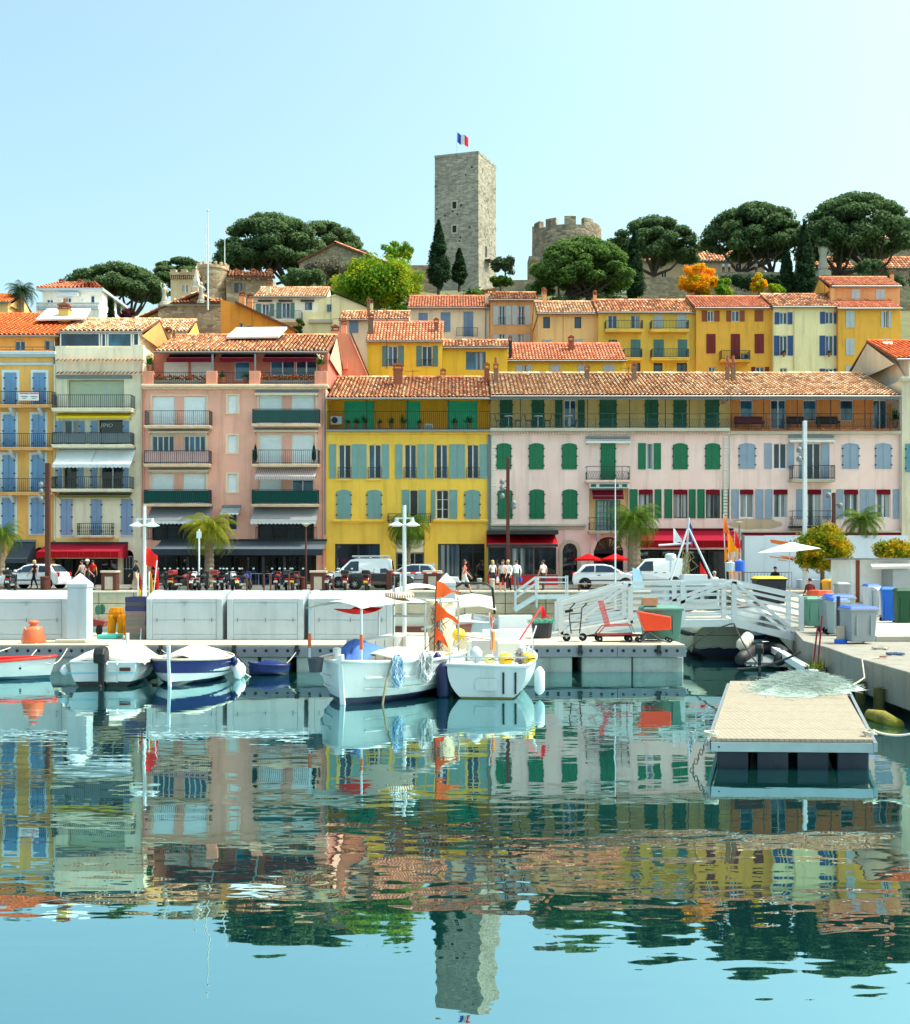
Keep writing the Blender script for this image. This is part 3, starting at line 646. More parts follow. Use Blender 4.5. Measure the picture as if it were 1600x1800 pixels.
# --- 3 pink apartment house
b = Bld('apartment_house', 'pink five-storey apartment house with flowered roof terrace and grey awnings', YF, 250, 573); b.wmat = plaster(248, 178, 158, .14); PK = b.wmat
CREAM = plaster(240, 208, 180, .12); PEACH = plaster(228, 150, 124, .2)
glz = [(267, 306, 766, 815), (323, 361, 766, 815)]; rol = [(268, 307, 697, 747), (323, 362, 697, 747), (456, 496, 695, 745), (513, 553, 695, 745), (455, 496, 764, 816), (513, 552, 764, 816), (266, 306, 833, 885), (322, 361, 833, 885), (455, 495, 843, 886)]
mids = [(401, 417, 695, 726), (400.5, 416.5, 765, 796), (400.5, 416.5, 833, 865)]
ho = glz+rol+mids+[(513, 551, 843, 886), (267, 365, 905, 950), (453, 552, 905, 950), (401, 417, 895, 932), (266, 556, 972, 1036)]
b.wall(250.3, 572.7, 682, 1040, PK, ho, zb=b.zb, back=12, depth=.4)
for q in rol+mids: b.roller(*q, paint(232, 236, 238))
for q in glz: b.window(*q, n=4, pane=GL2)
b.window(513, 551, 843, 886, n=2, pane=GL2)
for q in ((264, 366, 693, 748), (264, 365, 762, 815), (263, 365, 829, 885), (452, 558, 692, 745), (452, 557, 761, 816)):
    for (a, c, d, e) in ((q[0], q[0]+3.5, q[2], q[3]), (q[1]-3.5, q[1], q[2], q[3]), (q[0]+3.6, q[1]-3.6, q[2], q[2]+3)): b.bx('surround', a, c, d, e, -.04, -.001, CREAM)
for q in mids:
    for (a, c, d, e) in ((q[0]-4, q[0]-.1, q[2]-3, q[3]+2), (q[1]+.1, q[1]+4, q[2]-3, q[3]+2), (q[0], q[1], q[2]-3, q[2]-.1), (q[0], q[1], q[3]+.1, q[3]+2)): b.bx('surround', a, c, d, e, -.05, -.001, CREAM)
GRN = fabric(10, 84, 76); GRN2 = fabric(52, 96, 92)
for (x0, x1, t_, s_, e_, ms) in ((254, 369, 722, 747.5, 752, None), (443, 561, 719, 744.5, 749, GRN2), (253, 368, 792, 815, 820, fabric(214, 170, 168)), (443, 560, 791, 815.5, 820, None), (252, 368, 861, 885.5, 890, GRN), (442, 559, 861, 886, 890.5, GRN)):
    b.balcony(x0, x1, t_, s_, e_, CREAM, .95, mesh=ms)
for (x0, x1, y_) in ((448, 559, 688), (445, 559, 753), (260, 366, 755), (260, 366, 823)): b.awning(x0, x1, y_, y_+3, .4, fabric(226, 206, 186), .14)
b.awning(447, 554, 822, 838, 1.2, pmat('stripe_awning', srgb(150, 132, 142), .9, stripe=('X', 2.6, srgb(206, 190, 184))), .2)
b.awning(256, 366, 891, 916, 1.5, fabric(112, 116, 122), .2, fmat=fabric(214, 218, 220)); b.awning(440, 556, 891, 916, 1.5, fabric(132, 134, 138), .2, fmat=fabric(214, 218, 220)); b.awning(387, 420, 891, 901, .8, fabric(160, 162, 166), .16, fmat=fabric(220, 222, 224))
b.window(267, 365, 905, 950, n=4, pane=GL1, frame=DKMET, inset=.35); b.window(453, 552, 905, 950, n=4, pane=GL1, frame=DKMET, inset=.35); b.window(401, 417, 895, 932, n=1)
b.rail(258, 368, 927, 949, YF-.1, DKMET); b.rail(450, 557, 927, 949, YF-.1, DKMET)
GRA = fabric(58, 66, 78); b.awning(265, 402, 951, 966, 2.6, fabric(84, 92, 102), .36, fmat=GRA, scallop=False, cass=DKMET); b.awning(402.5, 567, 951, 966, 2.6, fabric(90, 98, 108), .36, fmat=GRA, scallop=False, cass=DKMET)
b.bx('shop_interior', 266, 556, 972, 1036, .38, .5, BLACK)
for a in range(270, 550, 47): b.window(a, a+42, 978, 1034, n=2, pane=SHOPG, frame=DKMET, inset=.15)
for a in (330, 463, 500): b.bx('shop_post', a-2, a+2, 978, 1036, -2.4, -2.2, DKMET)
b.bx('cornice', 247, 577, 675, 680, -.5, .1, CREAM, bevel=.04); b.bx('cornice', 249, 575, 680, 684, -.25, -.001, CREAM, bevel=.04)
for (a, c) in ((251, 269), (362, 381), (438, 457), (553, 575)): b.bx('parapet_pier', a, c, 652, 676, -.3, .15, PEACH, bevel=.02)
for (a, c) in ((269, 362), (381, 438), (457, 553)): b.rail(a, c, 655, 675, YF-.2, DKMET)
ho = [(287, 331, 636, 668), (335, 376, 636, 668), (412, 439, 635, 668), (475, 518, 633, 660), (520, 557, 633, 660)]
b.wall(270, 576, 616, 678, plaster(196, 122, 104), ho, Y=YF+1.9, back=8, name='terrace_wall')
for q in ho[:2]: b.roller(*q, paint(228, 230, 230), Y=YF+1.9)
for q in ho[2:]: b.window(*q, Y=YF+1.9, n=1 if q[0] == 412 else 2, pane=GL2)
for (a, c) in ((293, 376), (386, 446), (462, 556)): b.awning(a, c, 623, 629, .9, fabric(120, 24, 44), .28, Y=YF+1.88, scallop=False)
for a in (372, 447): b.bx('terrace_post', a, a+2.5, 622, 675, .3, .4, ZINC)
b.roof(270, 577, 617, 590, 4.6, PAL_WARM, 1.3, Y=YF+1.9, w=.26, l=.4)
sk = MB(); sk.add([P(398, 601, YF+4.0)+Vector((0, 0, .3)), P(490, 600, YF+4.0)+Vector((0, 0, .3)), P(505, 586, YF+6)+Vector((0, 0, .4)), P(416, 587, YF+6)+Vector((0, 0, .4))], [(0, 1, 2, 3)]); sk.build('roof_light', WHITE, b.root, solid=.14)
b.pipe(569, 684, 1030, paint(222, 150, 130)); b.pipe(253, 684, 950, paint(222, 150, 130))
for i, (a, c, s_) in enumerate(((270, 361, 'left'), (459, 552, 'right'))): planter('flower_planter', 'long trough of orange flowers on the pink house terrace, %s one' % s_, a, c, 655, 675, YF+.05, (232, 98, 40), 'orange flower troughs')
for a, s_ in ((391, 'left'), (432, 'right')): pot_plant('potted_shrub', 'clipped green shrub in a pot on the pink house terrace, %s of its door' % s_, a, 673, YF+.15, .55, (44, 92, 40), r=.2)
pot_plant('potted_shrub', 'tall yellow-flowered shrub at the left end of the pink house terrace', 262, 652, YF-.1, .85, (96, 110, 40), flowers=(228, 180, 40)); pot_plant('potted_shrub', 'white-flowered shrub at the right end of the pink house terrace', 562, 651, YF-.1, .8, (80, 110, 44), flowers=(236, 230, 190))
for a, s_ in ((449, 'left'), (552, 'right')):
    p = P(a, 815, YF-.7); t = thing('folded_parasol', 'folded dark green parasol on the third balcony of the pink house, %s one' % s_, 'parasol', p, 'folded balcony parasols')
    MB().lathe(p, [(.02, .15), (.13, .3), (.15, .5), (.06, 1.15), (.015, 1.2)], 8).build('canopy', fabric(14, 46, 44), t); MB().lathe(p, [(.02, 0), (.02, 1.3)], 6).build('pole', DKMET, t); MB().lathe(p, [(.2, 0), (.2, .05), (.05, .08)], 10).build('base', CONC, t)
# --- 4 yellow house
b = Bld('town_house', 'bright yellow house with pale aqua shutters and green-shuttered roof gallery', YF, 573, 862); YEL = plaster(255, 198, 82, .12); b.wmat = YEL
up = [(595, 617, (579, 591), (618.5, 631)), (648, 670, (632.5, 644.5), (671.5, 684)), (711, 732, (695, 707.5), (734, 747)), (766, 787, (750, 762.5), (790, 804)), (821, 842, (805, 817.5), (843.5, 857))]
ho = [(q[0], q[1], 781, 841, .12) for q in up]+[(720, 735, 861, 912, .12), (767, 789, 861, 912, .12), (589, 668, 956, 1036), (696, 746, 940, 1036), (770, 852, 956, 1036)]
b.wall(573.3, 861.7, 757, 1040, YEL, ho, zb=b.zb, back=12, depth=.3)
for q in up: b.openwin(q[0], q[1], 781, 841, [q[2], q[3]], AQUA, inset=.22); b.rail(q[0]-.5, q[1]+.5, 822, 841, YF-.06, DKMET, kind='ornate', step=.16)
for (a, c) in ((592, 617.5), (645, 671), (817, 844)): b.shutters(a, c, 861, 912, AQUA, arch=.12)
b.openwin(720, 735, 861, 912, [(707, 720), (736, 749)], AQUA, inset=.22, n=1); b.openwin(767, 789, 861, 912, [(758, 765), (790, 804)], AQUA, inset=.22, bars=2, pane=GL1)
for (a, c) in ((584, 677), (761, 858)): b.bx('ledge', a, c, 913, 917, -.22, -.001, YEL, bevel=.02); b.bx('ledge', a+1, c-1, 917, 920, -.1, -.001, YEL, bevel=.02)
b.balcony(681, 758, 903, 920, 925, YEL, .6, kind='ornate')
for (a, c) in ((594, 670), (700, 770), (770, 858)): pass
b.bx('sill', 590, 619, 842, 844.5, -.1, -.001, YEL); b.bx('sill', 643, 672, 842, 844.5, -.1, -.001, YEL)
b.window(589, 630, 956, 1036, n=1, frame=DKMET, pane=SHOPG); b.window(630.2, 668, 956, 1036, n=2, frame=DKMET, pane=GL1); b.window(770, 809, 956, 1036, n=1, frame=DKMET, pane=GL3); b.window(811, 852, 956, 1036, n=2, frame=DKMET, pane=SHOPG, transom=.18)
b.bx('transom_panel', 697, 745, 949, 971, .05, .15, plaster(238, 224, 190)); b.window(697, 745, 972, 1036, n=3, frame=ZINC, pane=SHOPG, bars=2); b.bx('notice', 752, 765, 990, 1003, -.04, -.001, WHITE)
ho = [(605, 658, 705, 755), (714, 739, 705, 755), (786, 839, 705, 755)]
b.wall(573.3, 861.7, 698, 757, plaster(222, 160, 40), ho, Y=YF+1.5, back=9, name='gallery_wall')
for q in ho: b.roller(*q, paint(40, 178, 132), Y=YF+1.5)
b.bx('gallery_side', 573.4, 575, 700, 757, .02, 1.5, YEL); b.bx('cornice', 572, 862, 755, 759, -.4, .05, GUT, bevel=.03); b.bx('cornice', 573, 862, 759, 763, -.18, -.001, YEL, bevel=.03)
b.rail(575, 861, 723, 755, YF-.25, DKMET)
for a in (645, 717, 789): b.bx('gallery_post', a-.6, a+.6, 700, 755, -.2, -.16, DKMET)
b.roof(574, 862, 699, 664, 6.2, PAL_WARM, .5, w=.25, l=.4); b.pipe(859, 762, 1030, ZINC); b.pipe(571, 690, 940, ZINC)
b.chimney(700, 16, 641, 680, YF+3.6, pmat('brick', srgb(136, 84, 62), .95, .2, 6)); b.chimney(856, 9, 640, 676, YF+4.4, pmat('brick', srgb(136, 84, 62), .95, .2, 6)); b.chimney(779, 9, 650, 663, YF+6.2, PEACH)
b.antenna(726, 650, 668, YF+6)
p = P(581, 746, YF+.6)
t = thing('air_conditioner', 'white air conditioning unit at the left end of the yellow house gallery', 'air conditioner', p); MB().box(p.x, p.x+.75, p.y, p.y+.3, p.z, p.z+.55).build('casing', WHITE2, t, bevel=.02); MB().lathe((p.x+.27, p.y-.012, p.z+.28), [(.21, 0), (.21, .01)], 16, ax='y').build('fan_grille', BLACK, t)
p = P(747, 754, YF-.1); t = thing('air_conditioner', 'small white unit standing on the floor of the yellow house gallery', 'air conditioner', p); MB().box(p.x, p.x+.5, p.y, p.y+.25, p.z, p.z+.33).build('casing', WHITE2, t, bevel=.02); MB().box(p.x+.03, p.x+.47, p.y-.008, p.y-.002, p.z+.04, p.z+.29).build('fan_grille', ZINC, t)
for k, (a, s_) in enumerate(((612, 'first'), (626, 'second'), (641, 'third'), (668, 'fourth'), (688, 'fifth'), (708, 'sixth'), (738, 'seventh'), (800, 'eighth'), (824, 'ninth'))):
    pot_plant('potted_plant', 'dark potted plant on the yellow house gallery, %s from its left end' % s_, a, 753.5, YF-.05, .35+.15*(k % 3), (52, 70, 40), (130, 80, 54), 'pots on the yellow gallery', .13)
# --- 5 pink house with green shutters
b = Bld('town_house', 'long pale pink house with bright green shutters and red awnings', YF, 862, 1284); PNK = plaster(252, 212, 204, .07); b.wmat = PNK
gw = [(1136, 1149, 779, 825, .1)]+[(a, c, 860, 911, .1) for a, c in ((1123, 1148), (1184, 1209), (1241, 1266))]
ho = gw+[(1036, 1105, 858, 934), (989, 1015, 955, 1036, .48), (1044, 1096, 944, 1036, .95), (1121, 1283, 966, 1036)]
b.wall(862.3, 1283.7, 760, 1040, PNK, ho, zb=b.zb, back=12, depth=.3)
for (a, c) in ((873, 899), (930, 956), (988, 1014), (1183, 1209), (1240, 1266)): b.shutters(a, c, 779, 825, GREENS, arch=.12, panels=2)
for (a, c) in ((875, 901), (931, 957), (989, 1015)): b.shutters(a, c, 860, 912, GREENS, arch=.12)
b.shutters(1056, 1082, 779, 843, GREENS); b.openwin(1136, 1149, 779, 825, [(1122, 1135.5), (1149.5, 1162)], GREENS, n=1, pane=GL3, panels=2)
for (a, c, l0, r0) in ((1123, 1148, (1107, 1121), (1151, 1163)), (1184, 1209, (1168, 1182), (1211, 1223)), (1241, 1266, (1226, 1239), (1269, 1281))):
    o = b.openwin(a, c, 860, 911, [l0, r0], GREENS, pane=GL3, frame=DKMET); b.bx('pelmet', a+.4, c-.4, 860.5, 869, -.03, .05, fabric(112, 20, 34), o)
b.balcony(1031, 1108, 820, 844, 848, PNK, .85, kind='lattice'); b.awning(1031, 1109, 771, 775, .4, fabric(222, 220, 214), .14, scallop=False)
pn = b.bx('sign_panel', 1036, 1107, 849, 858, -.55, -.3, WHITE)
for (a, c) in ((1039, 1048), (1054, 1088), (1094, 1103)): b.bx('sign_inlay', a, c, 851, 856, -.57, -.551, paint(16, 104, 96), pn)
b.bx('recess_wall', 1036, 1105, 858, 934, .28, .4, plaster(240, 196, 140)); b.window(1048, 1091, 879, 934, n=3, pane=GL3, frame=paint(40, 130, 110), bars=4, inset=.2); b.awning(1042, 1097, 861, 872, .5, fabric(112, 22, 40), .2, scallop=False)
b.balcony(1036, 1105, 910, 933, 938, CONCL, .8, kind='lattice', brackets=2)
b.bx('ledge', 862.5, 1030, 921, 925, -.3, -.001, CONCL, bevel=.03); b.bx('ledge', 863, 1029, 925, 930, -.14, -.001, CONCL, bevel=.03)
REDF = fabric(206, 22, 40)
b.bx('fascia', 857, 982, 932, 939, -2.3, -.001, DKMET)
b.awning(857, 919, 939, 957, 2.4, REDF, .14, fmat=DKMET, scallop=False, sides=True, cass=DKMET); b.awning(919.5, 981, 939, 957, 2.4, REDF, .14, fmat=DKMET, scallop=False, sides=True, cass=DKMET)
for k in range(3): b.window(859+40*k, 898+40*k, 962, 1010, Y=YF-2.2, inset=0, n=1, pane=GL3 if k == 1 else SHOPG, frame=DKMET)
b.bx('terrace_base', 858, 981, 1010.5, 1036, -2.25, -2.1, paint(176, 24, 30, .5)); b.window(989, 1015, 956, 1036, n=1, pane=SHOPG, frame=BLACK, inset=.2)
gr = MB()
for k in range(9):
    c = P(1002+3*math.sin(k*2.1), 968+7*k, YF+.14); gr.tube([c+Vector((.22*math.cos(a)*(1+.3*math.sin(k)), 0, .17*math.sin(a))) for a in [z*.5 for z in range(14)]], .014, 4)
gr.build('door_grille', BLACK, b.root)
def archring(b, x0, x1, yt, yb, wpx, mat, proud=.09):
    Y = b.Y-proud; X0, X1, Z0, Z1 = b.rect(x0, x1, yt, yb, Y); r = (X1-X0)/2; c = (X0+X1)/2; wd = wpx*Y/FX; n = 16; mb = MB()
    inn = [(c-r, Z0)]+[(c-r*math.cos(math.pi*k/n), Z1-r+r*math.sin(math.pi*k/n)) for k in range(n+1)]+[(c+r, Z0)]
    ro = r+wd; out = [(c-ro, Z0)]+[(c-ro*math.cos(math.pi*k/n), Z1-r+ro*math.sin(math.pi*k/n)) for k in range(n+1)]+[(c+ro, Z0)]
    m_ = len(inn); vs = [(x, Y, z) for x, z in inn]+[(x, Y, z) for x, z in out]+[(x, b.Y-.001, z) for x, z in inn]+[(x, b.Y-.001, z) for x, z in out]
    fs = []
    for i in range(m_-1): fs += [(i, i+1, m_+i+1, m_+i), (m_+i, m_+i+1, 3*m_+i+1, 3*m_+i), (i, 2*m_+i, 2*m_+i+1, i+1)]
    mb.add(vs, fs); return mb.build('arch_surround', mat, b.root)
archring(b, 989, 1015, 955, 1036, 6, CONCL); archring(b, 1044, 1096, 944, 1036, 6, PNK)
X0, X1, Z0, Z1 = b.rect(1044, 1096, 944, 1036); rr_ = (X1-X0)/2; cx_ = (X0+X1)/2; zc = Z1-rr_
fan = MB()
for k in range(11):
    a = math.pi*k/10; fan.beam((cx_+.12*math.cos(a), YF+.1, zc+.12*math.sin(a)), (cx_+rr_*math.cos(a), YF+.1, zc+rr_*math.sin(a)), .05, .05)
fan.beam((X0, YF+.1, zc), (X1, YF+.1, zc), .1, .22); fan.tube([(cx_+(rr_-.04)*math.cos(a*math.pi/20), YF+.1, zc+(rr_-.04)*math.sin(a*math.pi/20)) for a in range(21)], .06, 5)
fo = fan.build('fanlight', BLACK, b.root)
for k in range(10):
    a0, a1 = math.pi*k/10, math.pi*(k+1)/10
    MB().add([(cx_, YF+.16, zc), (cx_+rr_*math.cos(a0), YF+.16, zc+rr_*math.sin(a0)), (cx_+rr_*math.cos(a1), YF+.16, zc+rr_*math.sin(a1))], [(0, 1, 2)]).build('pane', glassm('amber_glass%d' % (k % 3), [(.45, .26, .10), (.55, .42, .22), (.30, .16, .08)][k % 3], .1), fo)
b.window(1044, 1096, 979, 1036, n=4, pane=SHOPG, frame=BLACK, inset=.12)
b.awning(1121, 1305, 932, 951, 2.4, fabric(150, 22, 46), .42, fmat=fabric(140, 18, 26), scallop=False, cass=fabric(110, 20, 30)); b.bx('shop_interior', 1121, 1283, 966, 1036, .28, .4, BLACK)
for a in (1123, 1164, 1205, 1246): b.window(a, a+36, 968, 1034, n=2, pane=SHOPG, frame=DKMET)
TAN = plaster(222, 186, 120)
ho = [(992, 1013, 703, 752)]
b.wall(862.3, 1283.7, 696, 760, TAN, ho, Y=YF+1.5, back=9, name='gallery_wall')
for (a, c) in ((879, 901), (935, 957), (1054, 1084), (1134, 1157), (1184, 1207), (1240, 1264)): b.shutters(a, c, 703, 752, louvre(8, 92, 64), Y=YF+1.5)
b.openwin(992, 1013, 703, 752, [(976, 989), (1016, 1028)], louvre(8, 92, 64), Y=YF+1.5, pane=GL2)
b.rail(863, 1283, 727, 752, YF-.25, paint(50, 78, 84), kind='lattice')
for a in (915, 1033, 1107, 1170, 1212): b.bx('gallery_post', a-.7, a+.7, 698, 752, -.2, -.15, DKMET)
b.bx('cornice', 861.5, 1284, 752, 758, -.45, .05, CONCL, bevel=.04); b.bx('cornice', 862, 1284, 758, 763, -.22, -.001, PNK, bevel=.03)
dn = MB()
for k in range(84): dn.box(PX(864+k*5, YF-.3), PX(866.4+k*5, YF-.3), YF-.32, YF-.22, PZ(763, YF-.3), PZ(759.5, YF-.3))
dn.build('dentils', CONCL, b.root, kind='stuff')
def valance(b, x0, x1, y, Y, mat):
    mb = MB(); n = int((x1-x0)/5.2); a0 = PX(x0, Y); a1 = PX(x1, Y); z = PZ(y, Y)
    for k in range(n):
        u0 = a0+(a1-a0)*k/n; u1 = a0+(a1-a0)*(k+1)/n; pts = [(u0, z), (u1, z)]+[(u1+(u0-u1)*j/5, z-.10-.10*math.sin(math.pi*j/5)) for j in range(6)]
        mb.add([(p, Y, q) for p, q in pts], [tuple(range(8))])
    return mb.build('eave_valance', mat, b.root, solid=.03, fix=False)
valance(b, 863, 1284, 697.5, YF-.55, ZINC)
b.roof(863, 1284, 695, 657, 6.2, PAL_PALE, .6, w=.27, l=.4); b.pipe(862.5, 765, 930, ZINC)
for (q, yy) in ((0, 0),): pass
qu = MB()
for k in range(27): qu.box(PX(863, YF-.05), PX(873 if k % 2 else 871, YF-.05), YF-.05, YF-.001, PZ(771+k*5.6, YF), PZ(766.5+k*5.6, YF))
qu.build('quoin', plaster(230, 218, 206), b.root)
for (a, wd, yt, yb, dy) in ((872, 8, 640, 690, 3.2), (1032, 8, 643, 673, 3.8), (1115, 8, 638, 673, 3.8)): b.chimney(a, wd, yt, yb, YF+dy, pmat('old_mortar', srgb(120, 98, 82), .95, .25, 5), pots=1 if a == 872 else 0)
b.antenna(1105, 645, 660, YF+6)
CHR = paint(36, 52, 52)
def cafe_set(lbl, px, py, Y, grp, col=CHR, white=WHITE2):
    p = P(px, py, Y); t = thing('bistro_table', 'small round table '+lbl, 'table', p, grp)
    MB().lathe(p, [(.3, .70), (.31, .72), (.3, .74)], 14).build('table_top', white, t)
    MB().lathe(p, [(.2, 0), (.03, .03), (.03, .70)], 8).build('leg', white, t)
    for sd in (-1, 1):
        c = p+Vector((sd*.62, .05, 0)); ch = thing('terrace_chair', ('left' if sd < 0 else 'right')+' chair of the table '+lbl, 'chair', c, grp+' chairs')
        MB().box(c.x-.2, c.x+.2, c.y-.2, c.y+.2, c.z+.42, c.z+.45).build('seat', col, ch); m = MB()
        m.beam(c+Vector((sd*.2, -.2, .45)), c+Vector((sd*.3, -.2, .88)), .03, .03); m.beam(c+Vector((sd*.2, .2, .45)), c+Vector((sd*.3, .2, .88)), .03, .03)
        for k in range(3): m.beam(c+Vector((sd*(.23+.025*k), -.2, .56+.13*k)), c+Vector((sd*(.23+.025*k), .2, .56+.13*k)), .02, .08)
        m.build('backrest', col, ch)
        for ax in (-.17, .17):
            for ay in (-.17, .17): MB().beam(c+Vector((ax, ay, 0)), c+Vector((ax, ay, .42)), .03, .03).build('leg', col, ch)
for a, s_ in ((894, 'nearest the left end'), (946, 'between the first two green doors'), (1000, 'before the glazed door')): cafe_set(s_+' of the green-shuttered gallery', a, 751, YF+.35, 'tables on the green gallery')
# --- 6 pink house with grey-blue shutters
b = Bld('town_house', 'pale pink house with grey-blue shutters and orange-walled roof gallery', YF, 1284, 1585); b.wmat = PNK
lo = ((1301, 1325, (1286.5, 1299), (1328, 1342)), (1360, 1385, (1345, 1358), None), (1420, 1444, (1400, 1413), (1447, 1461)), (1484, 1509, (1471, 1483), (1512, 1525)), (1541, 1566, (1526.5, 1539), (1570, 1583)))
ho = [(q[0], q[1], 860, 925 if q[0] == 1420 else 910, .1) for q in lo]+[(1360, 1383, 779, 824, .1), (1418, 1443, 779, 843, .1)]
b.wall(1284.3, 1584.7, 759, 1040, PNK, ho, zb=b.zb, back=12, depth=.3)
for q in lo:
    y1 = 925 if q[0] == 1420 else 910
    o = b.openwin(q[0], q[1], 860, y1, [z for z in q[2:] if z], GREYS, sy=(860, 912), pane=GL3); b.bx('pelmet', q[0]+.4, q[1]-.4, 860.5, 869, -.03, .05, fabric(112, 20, 34), o)
for (a, c) in ((1299, 1328), (1481, 1510), (1539, 1567)): b.shutters(a, c, 779, 824, GREYS, arch=.12, panels=2)
b.openwin(1360, 1383, 779, 824, [(1344, 1357), (1384.5, 1396)], GREYS, pane=GL1); b.openwin(1418, 1443, 779, 843, [(1405, 1417), (1444, 1458)], GREYS, pane=GL1)
b.balcony(1393, 1469, 818, 842, 847, CONCL, .85, rmat=DKMET); b.awning(1389, 1469, 769, 773, .4, fabric(222, 220, 214), .14, scallop=False); b.balcony(1392, 1470, 898, 924, 928, DKMET, .7, kind='lattice', rmat=DKMET)
b.bx('ledge', 1284.5, 1584, 933, 936, -.25, -.001, CONCL); b.bx('shop_fascia', 1306, 1584, 936, 941, -.2, -.001, fabric(120, 24, 40))
pp = MB(); c0 = P(1328, 921, YF-.012)
pp.add([c0+Vector((1.75*math.cos(a*.349)*(1+.08*math.sin(a*3)), 0, .36*math.sin(a*.349)*(1+.12*math.cos(a*2)))) for a in range(18)], [tuple(range(18))]); pp.build('plaster_patch', plaster(196, 170, 142), b.root, fix=False)
ORG = plaster(232, 146, 84)
ho = [(1301, 1324, 703, 740), (1355, 1382, 703, 755), (1412, 1436, 703, 740), (1477, 1501, 703, 740), (1535, 1560, 703, 755)]
b.wall(1284.3, 1584.7, 696, 759, ORG, ho, Y=YF+1.5, back=9, name='gallery_wall')
for q in ho: b.window(*q, Y=YF+1.5, pane=GL2, n=1 if q[3] == 740 else 2)
b.rail(1286, 1583, 727, 752, YF-.25, DKMET, kind='lattice')
for a in (1343, 1402, 1461, 1521): b.bx('gallery_post', a-.6, a+.6, 698, 752, -.2, -.15, DKMET)
a, c = P(1285, 757, YF-.45), P(1584, 757, YF-.45); tiles(a, c, c+Vector((0, .42, .17)), a+Vector((0, .42, .17)), PAL_WARM, b.root, .2, .3); b.bx('cornice', 1284, 1585, 757, 763, -.3, .03, CONCL, bevel=.03)
valance(b, 1285, 1584, 697.5, YF-.55, ZINC); b.roof(1285, 1584, 695, 657, 6.2, PAL_PALE, .6, w=.27, l=.4); b.pipe(1583, 700, 930, paint(216, 204, 196)); b.pipe(1283.5, 765, 915, paint(216, 204, 196))
for a in (1279, 1289): b.chimney(a, 7, 637, 676, YF+3.8, pmat('old_mortar', srgb(120, 98, 82), .95, .25, 5), pots=1)
qu = MB()
for k in range(27): qu.box(PX(1272, YF-.05), PX(1282, YF-.05), YF-.05, YF-.001, PZ(771+k*5.6, YF), PZ(766.5+k*5.6, YF))
qu.build('quoin', plaster(230, 218, 206), b.root)
for k, (x0, x1, s_, cl) in enumerate(((1295, 1345, 'maroon cushioned', (96, 28, 44)), (1388, 1418, 'dark wicker', (34, 26, 34)), (1440, 1478, 'black wicker', (28, 26, 32)))):
    a, c = P(x0, 751, YF+.3), P(x1, 751, YF+.3); t = thing('garden_bench', s_+' bench on the orange-walled gallery', 'bench', a, 'benches on the orange gallery')
    MB().box(a.x, c.x, a.y, a.y+.55, a.z+.28, a.z+.42).build('seat', paint(*cl, .8), t, bevel=.03); MB().box(a.x, c.x, a.y+.56, a.y+.66, a.z+.28, a.z+.78).build('backrest', paint(*cl, .8), t, bevel=.03)
    for e in (a.x+.06, c.x-.06):
        for yy in (a.y+.05, a.y+.5): MB().beam((e, yy, a.z), (e, yy, a.z+.28), .06, .06).build('leg', DKMET, t)
pot_plant('potted_palm', 'dark potted palm at the right end of the orange-walled gallery', 1574, 751, YF+.4, 1.0, (36, 56, 36), r=.22)
# --- 7 grey-beige house at the right edge
b = Bld('town_house', 'grey-beige house with teal shutter cut by the right edge of the picture', YF-.3, 1585.5, 1700); b.wmat = plaster(214, 204, 180)
b.wall(1585.5, 1700, 668, 1040, b.wmat, [(1615, 1640, 780, 830)], zb=b.zb, back=12); b.shutters(1592, 1610, 780, 830, louvre(88, 156, 172)); b.window(1615, 1640, 780, 830)
b.bx('cornice', 1584, 1700, 662, 670, -.4, .05, CONCL, bevel=.05); b.bx('attic', 1598, 1700, 625, 662, 1.5, 9, plaster(206, 198, 182)); b.roof(1576, 1700, 630, 600, 5, PAL_ORNG, .4, Y=YF+1.5, w=.3, l=.36)
MB().prism([(YF+.2, PZ(690, YF)), (YF+9, PZ(690, YF)), (YF+9, PZ(605, YF+9)), (YF+5.5, PZ(598, YF+5)), (YF+1.0, PZ(668, YF))], 'yz', PX(1566, YF+4), PX(1583, YF+4)).build('party_wall', plaster(232, 214, 190), b.root); b.chimney(1551, 10, 637, 660, YF+6.3, PEACH)
# ------------------------------------------------------------------ houses behind the front row
SALM = plaster(238, 152, 118, .15); YEL2 = plaster(246, 198, 64, .12); BEI = plaster(238, 212, 182, .15); TANW = plaster(224, 166, 112, .2); CRW = plaster(244, 226, 176, .12); PCH = plaster(244, 192, 128, .15); OCH = plaster(236, 174, 72, .2); YO = plaster(248, 200, 92, .12); ORW = plaster(240, 154, 62, .15); OR2 = plaster(240, 166, 112, .15)
TEAL = louvre(92, 142, 146); SLB = louvre(122, 150, 186); PGR = louvre(196, 206, 214); RDB = louvre(150, 76, 52); MAR = louvre(128, 34, 42); NAV = louvre(52, 86, 150)
b = Bld('house', 'salmon pink house with sloping wall top behind the pink apartment house', 84, 583, 648, zb=2, cat='house'); b.wmat = SALM
q = lambda px, py: (PX(px, 84), PZ(py, 84))
MB().prism([q(583, 720), q(650, 720), q(648, 664), q(615, 588), q(600, 584), q(583, 590)], 'xz', 84, 90).build('wall', SALM, b.root)
A, B = P(600, 586, 83.9), P(617, 588, 83.9)
mb = MB(); mb.beam(P(617, 586, 84), P(650, 664, 84), .3, .12); mb.beam(P(617, 586, 90), P(650, 664, 90), .3, .12); mb.build('verge', ROOFB, b.root)
b.chimney(605, 9, 563, 600, 85, SALM); b.chimney(590, 12, 574, 605, 84.6, SALM); b.bx('vent', 603, 611, 637, 648, -.35, -.001, SALM); b.antenna(598, 558, 590, 86)
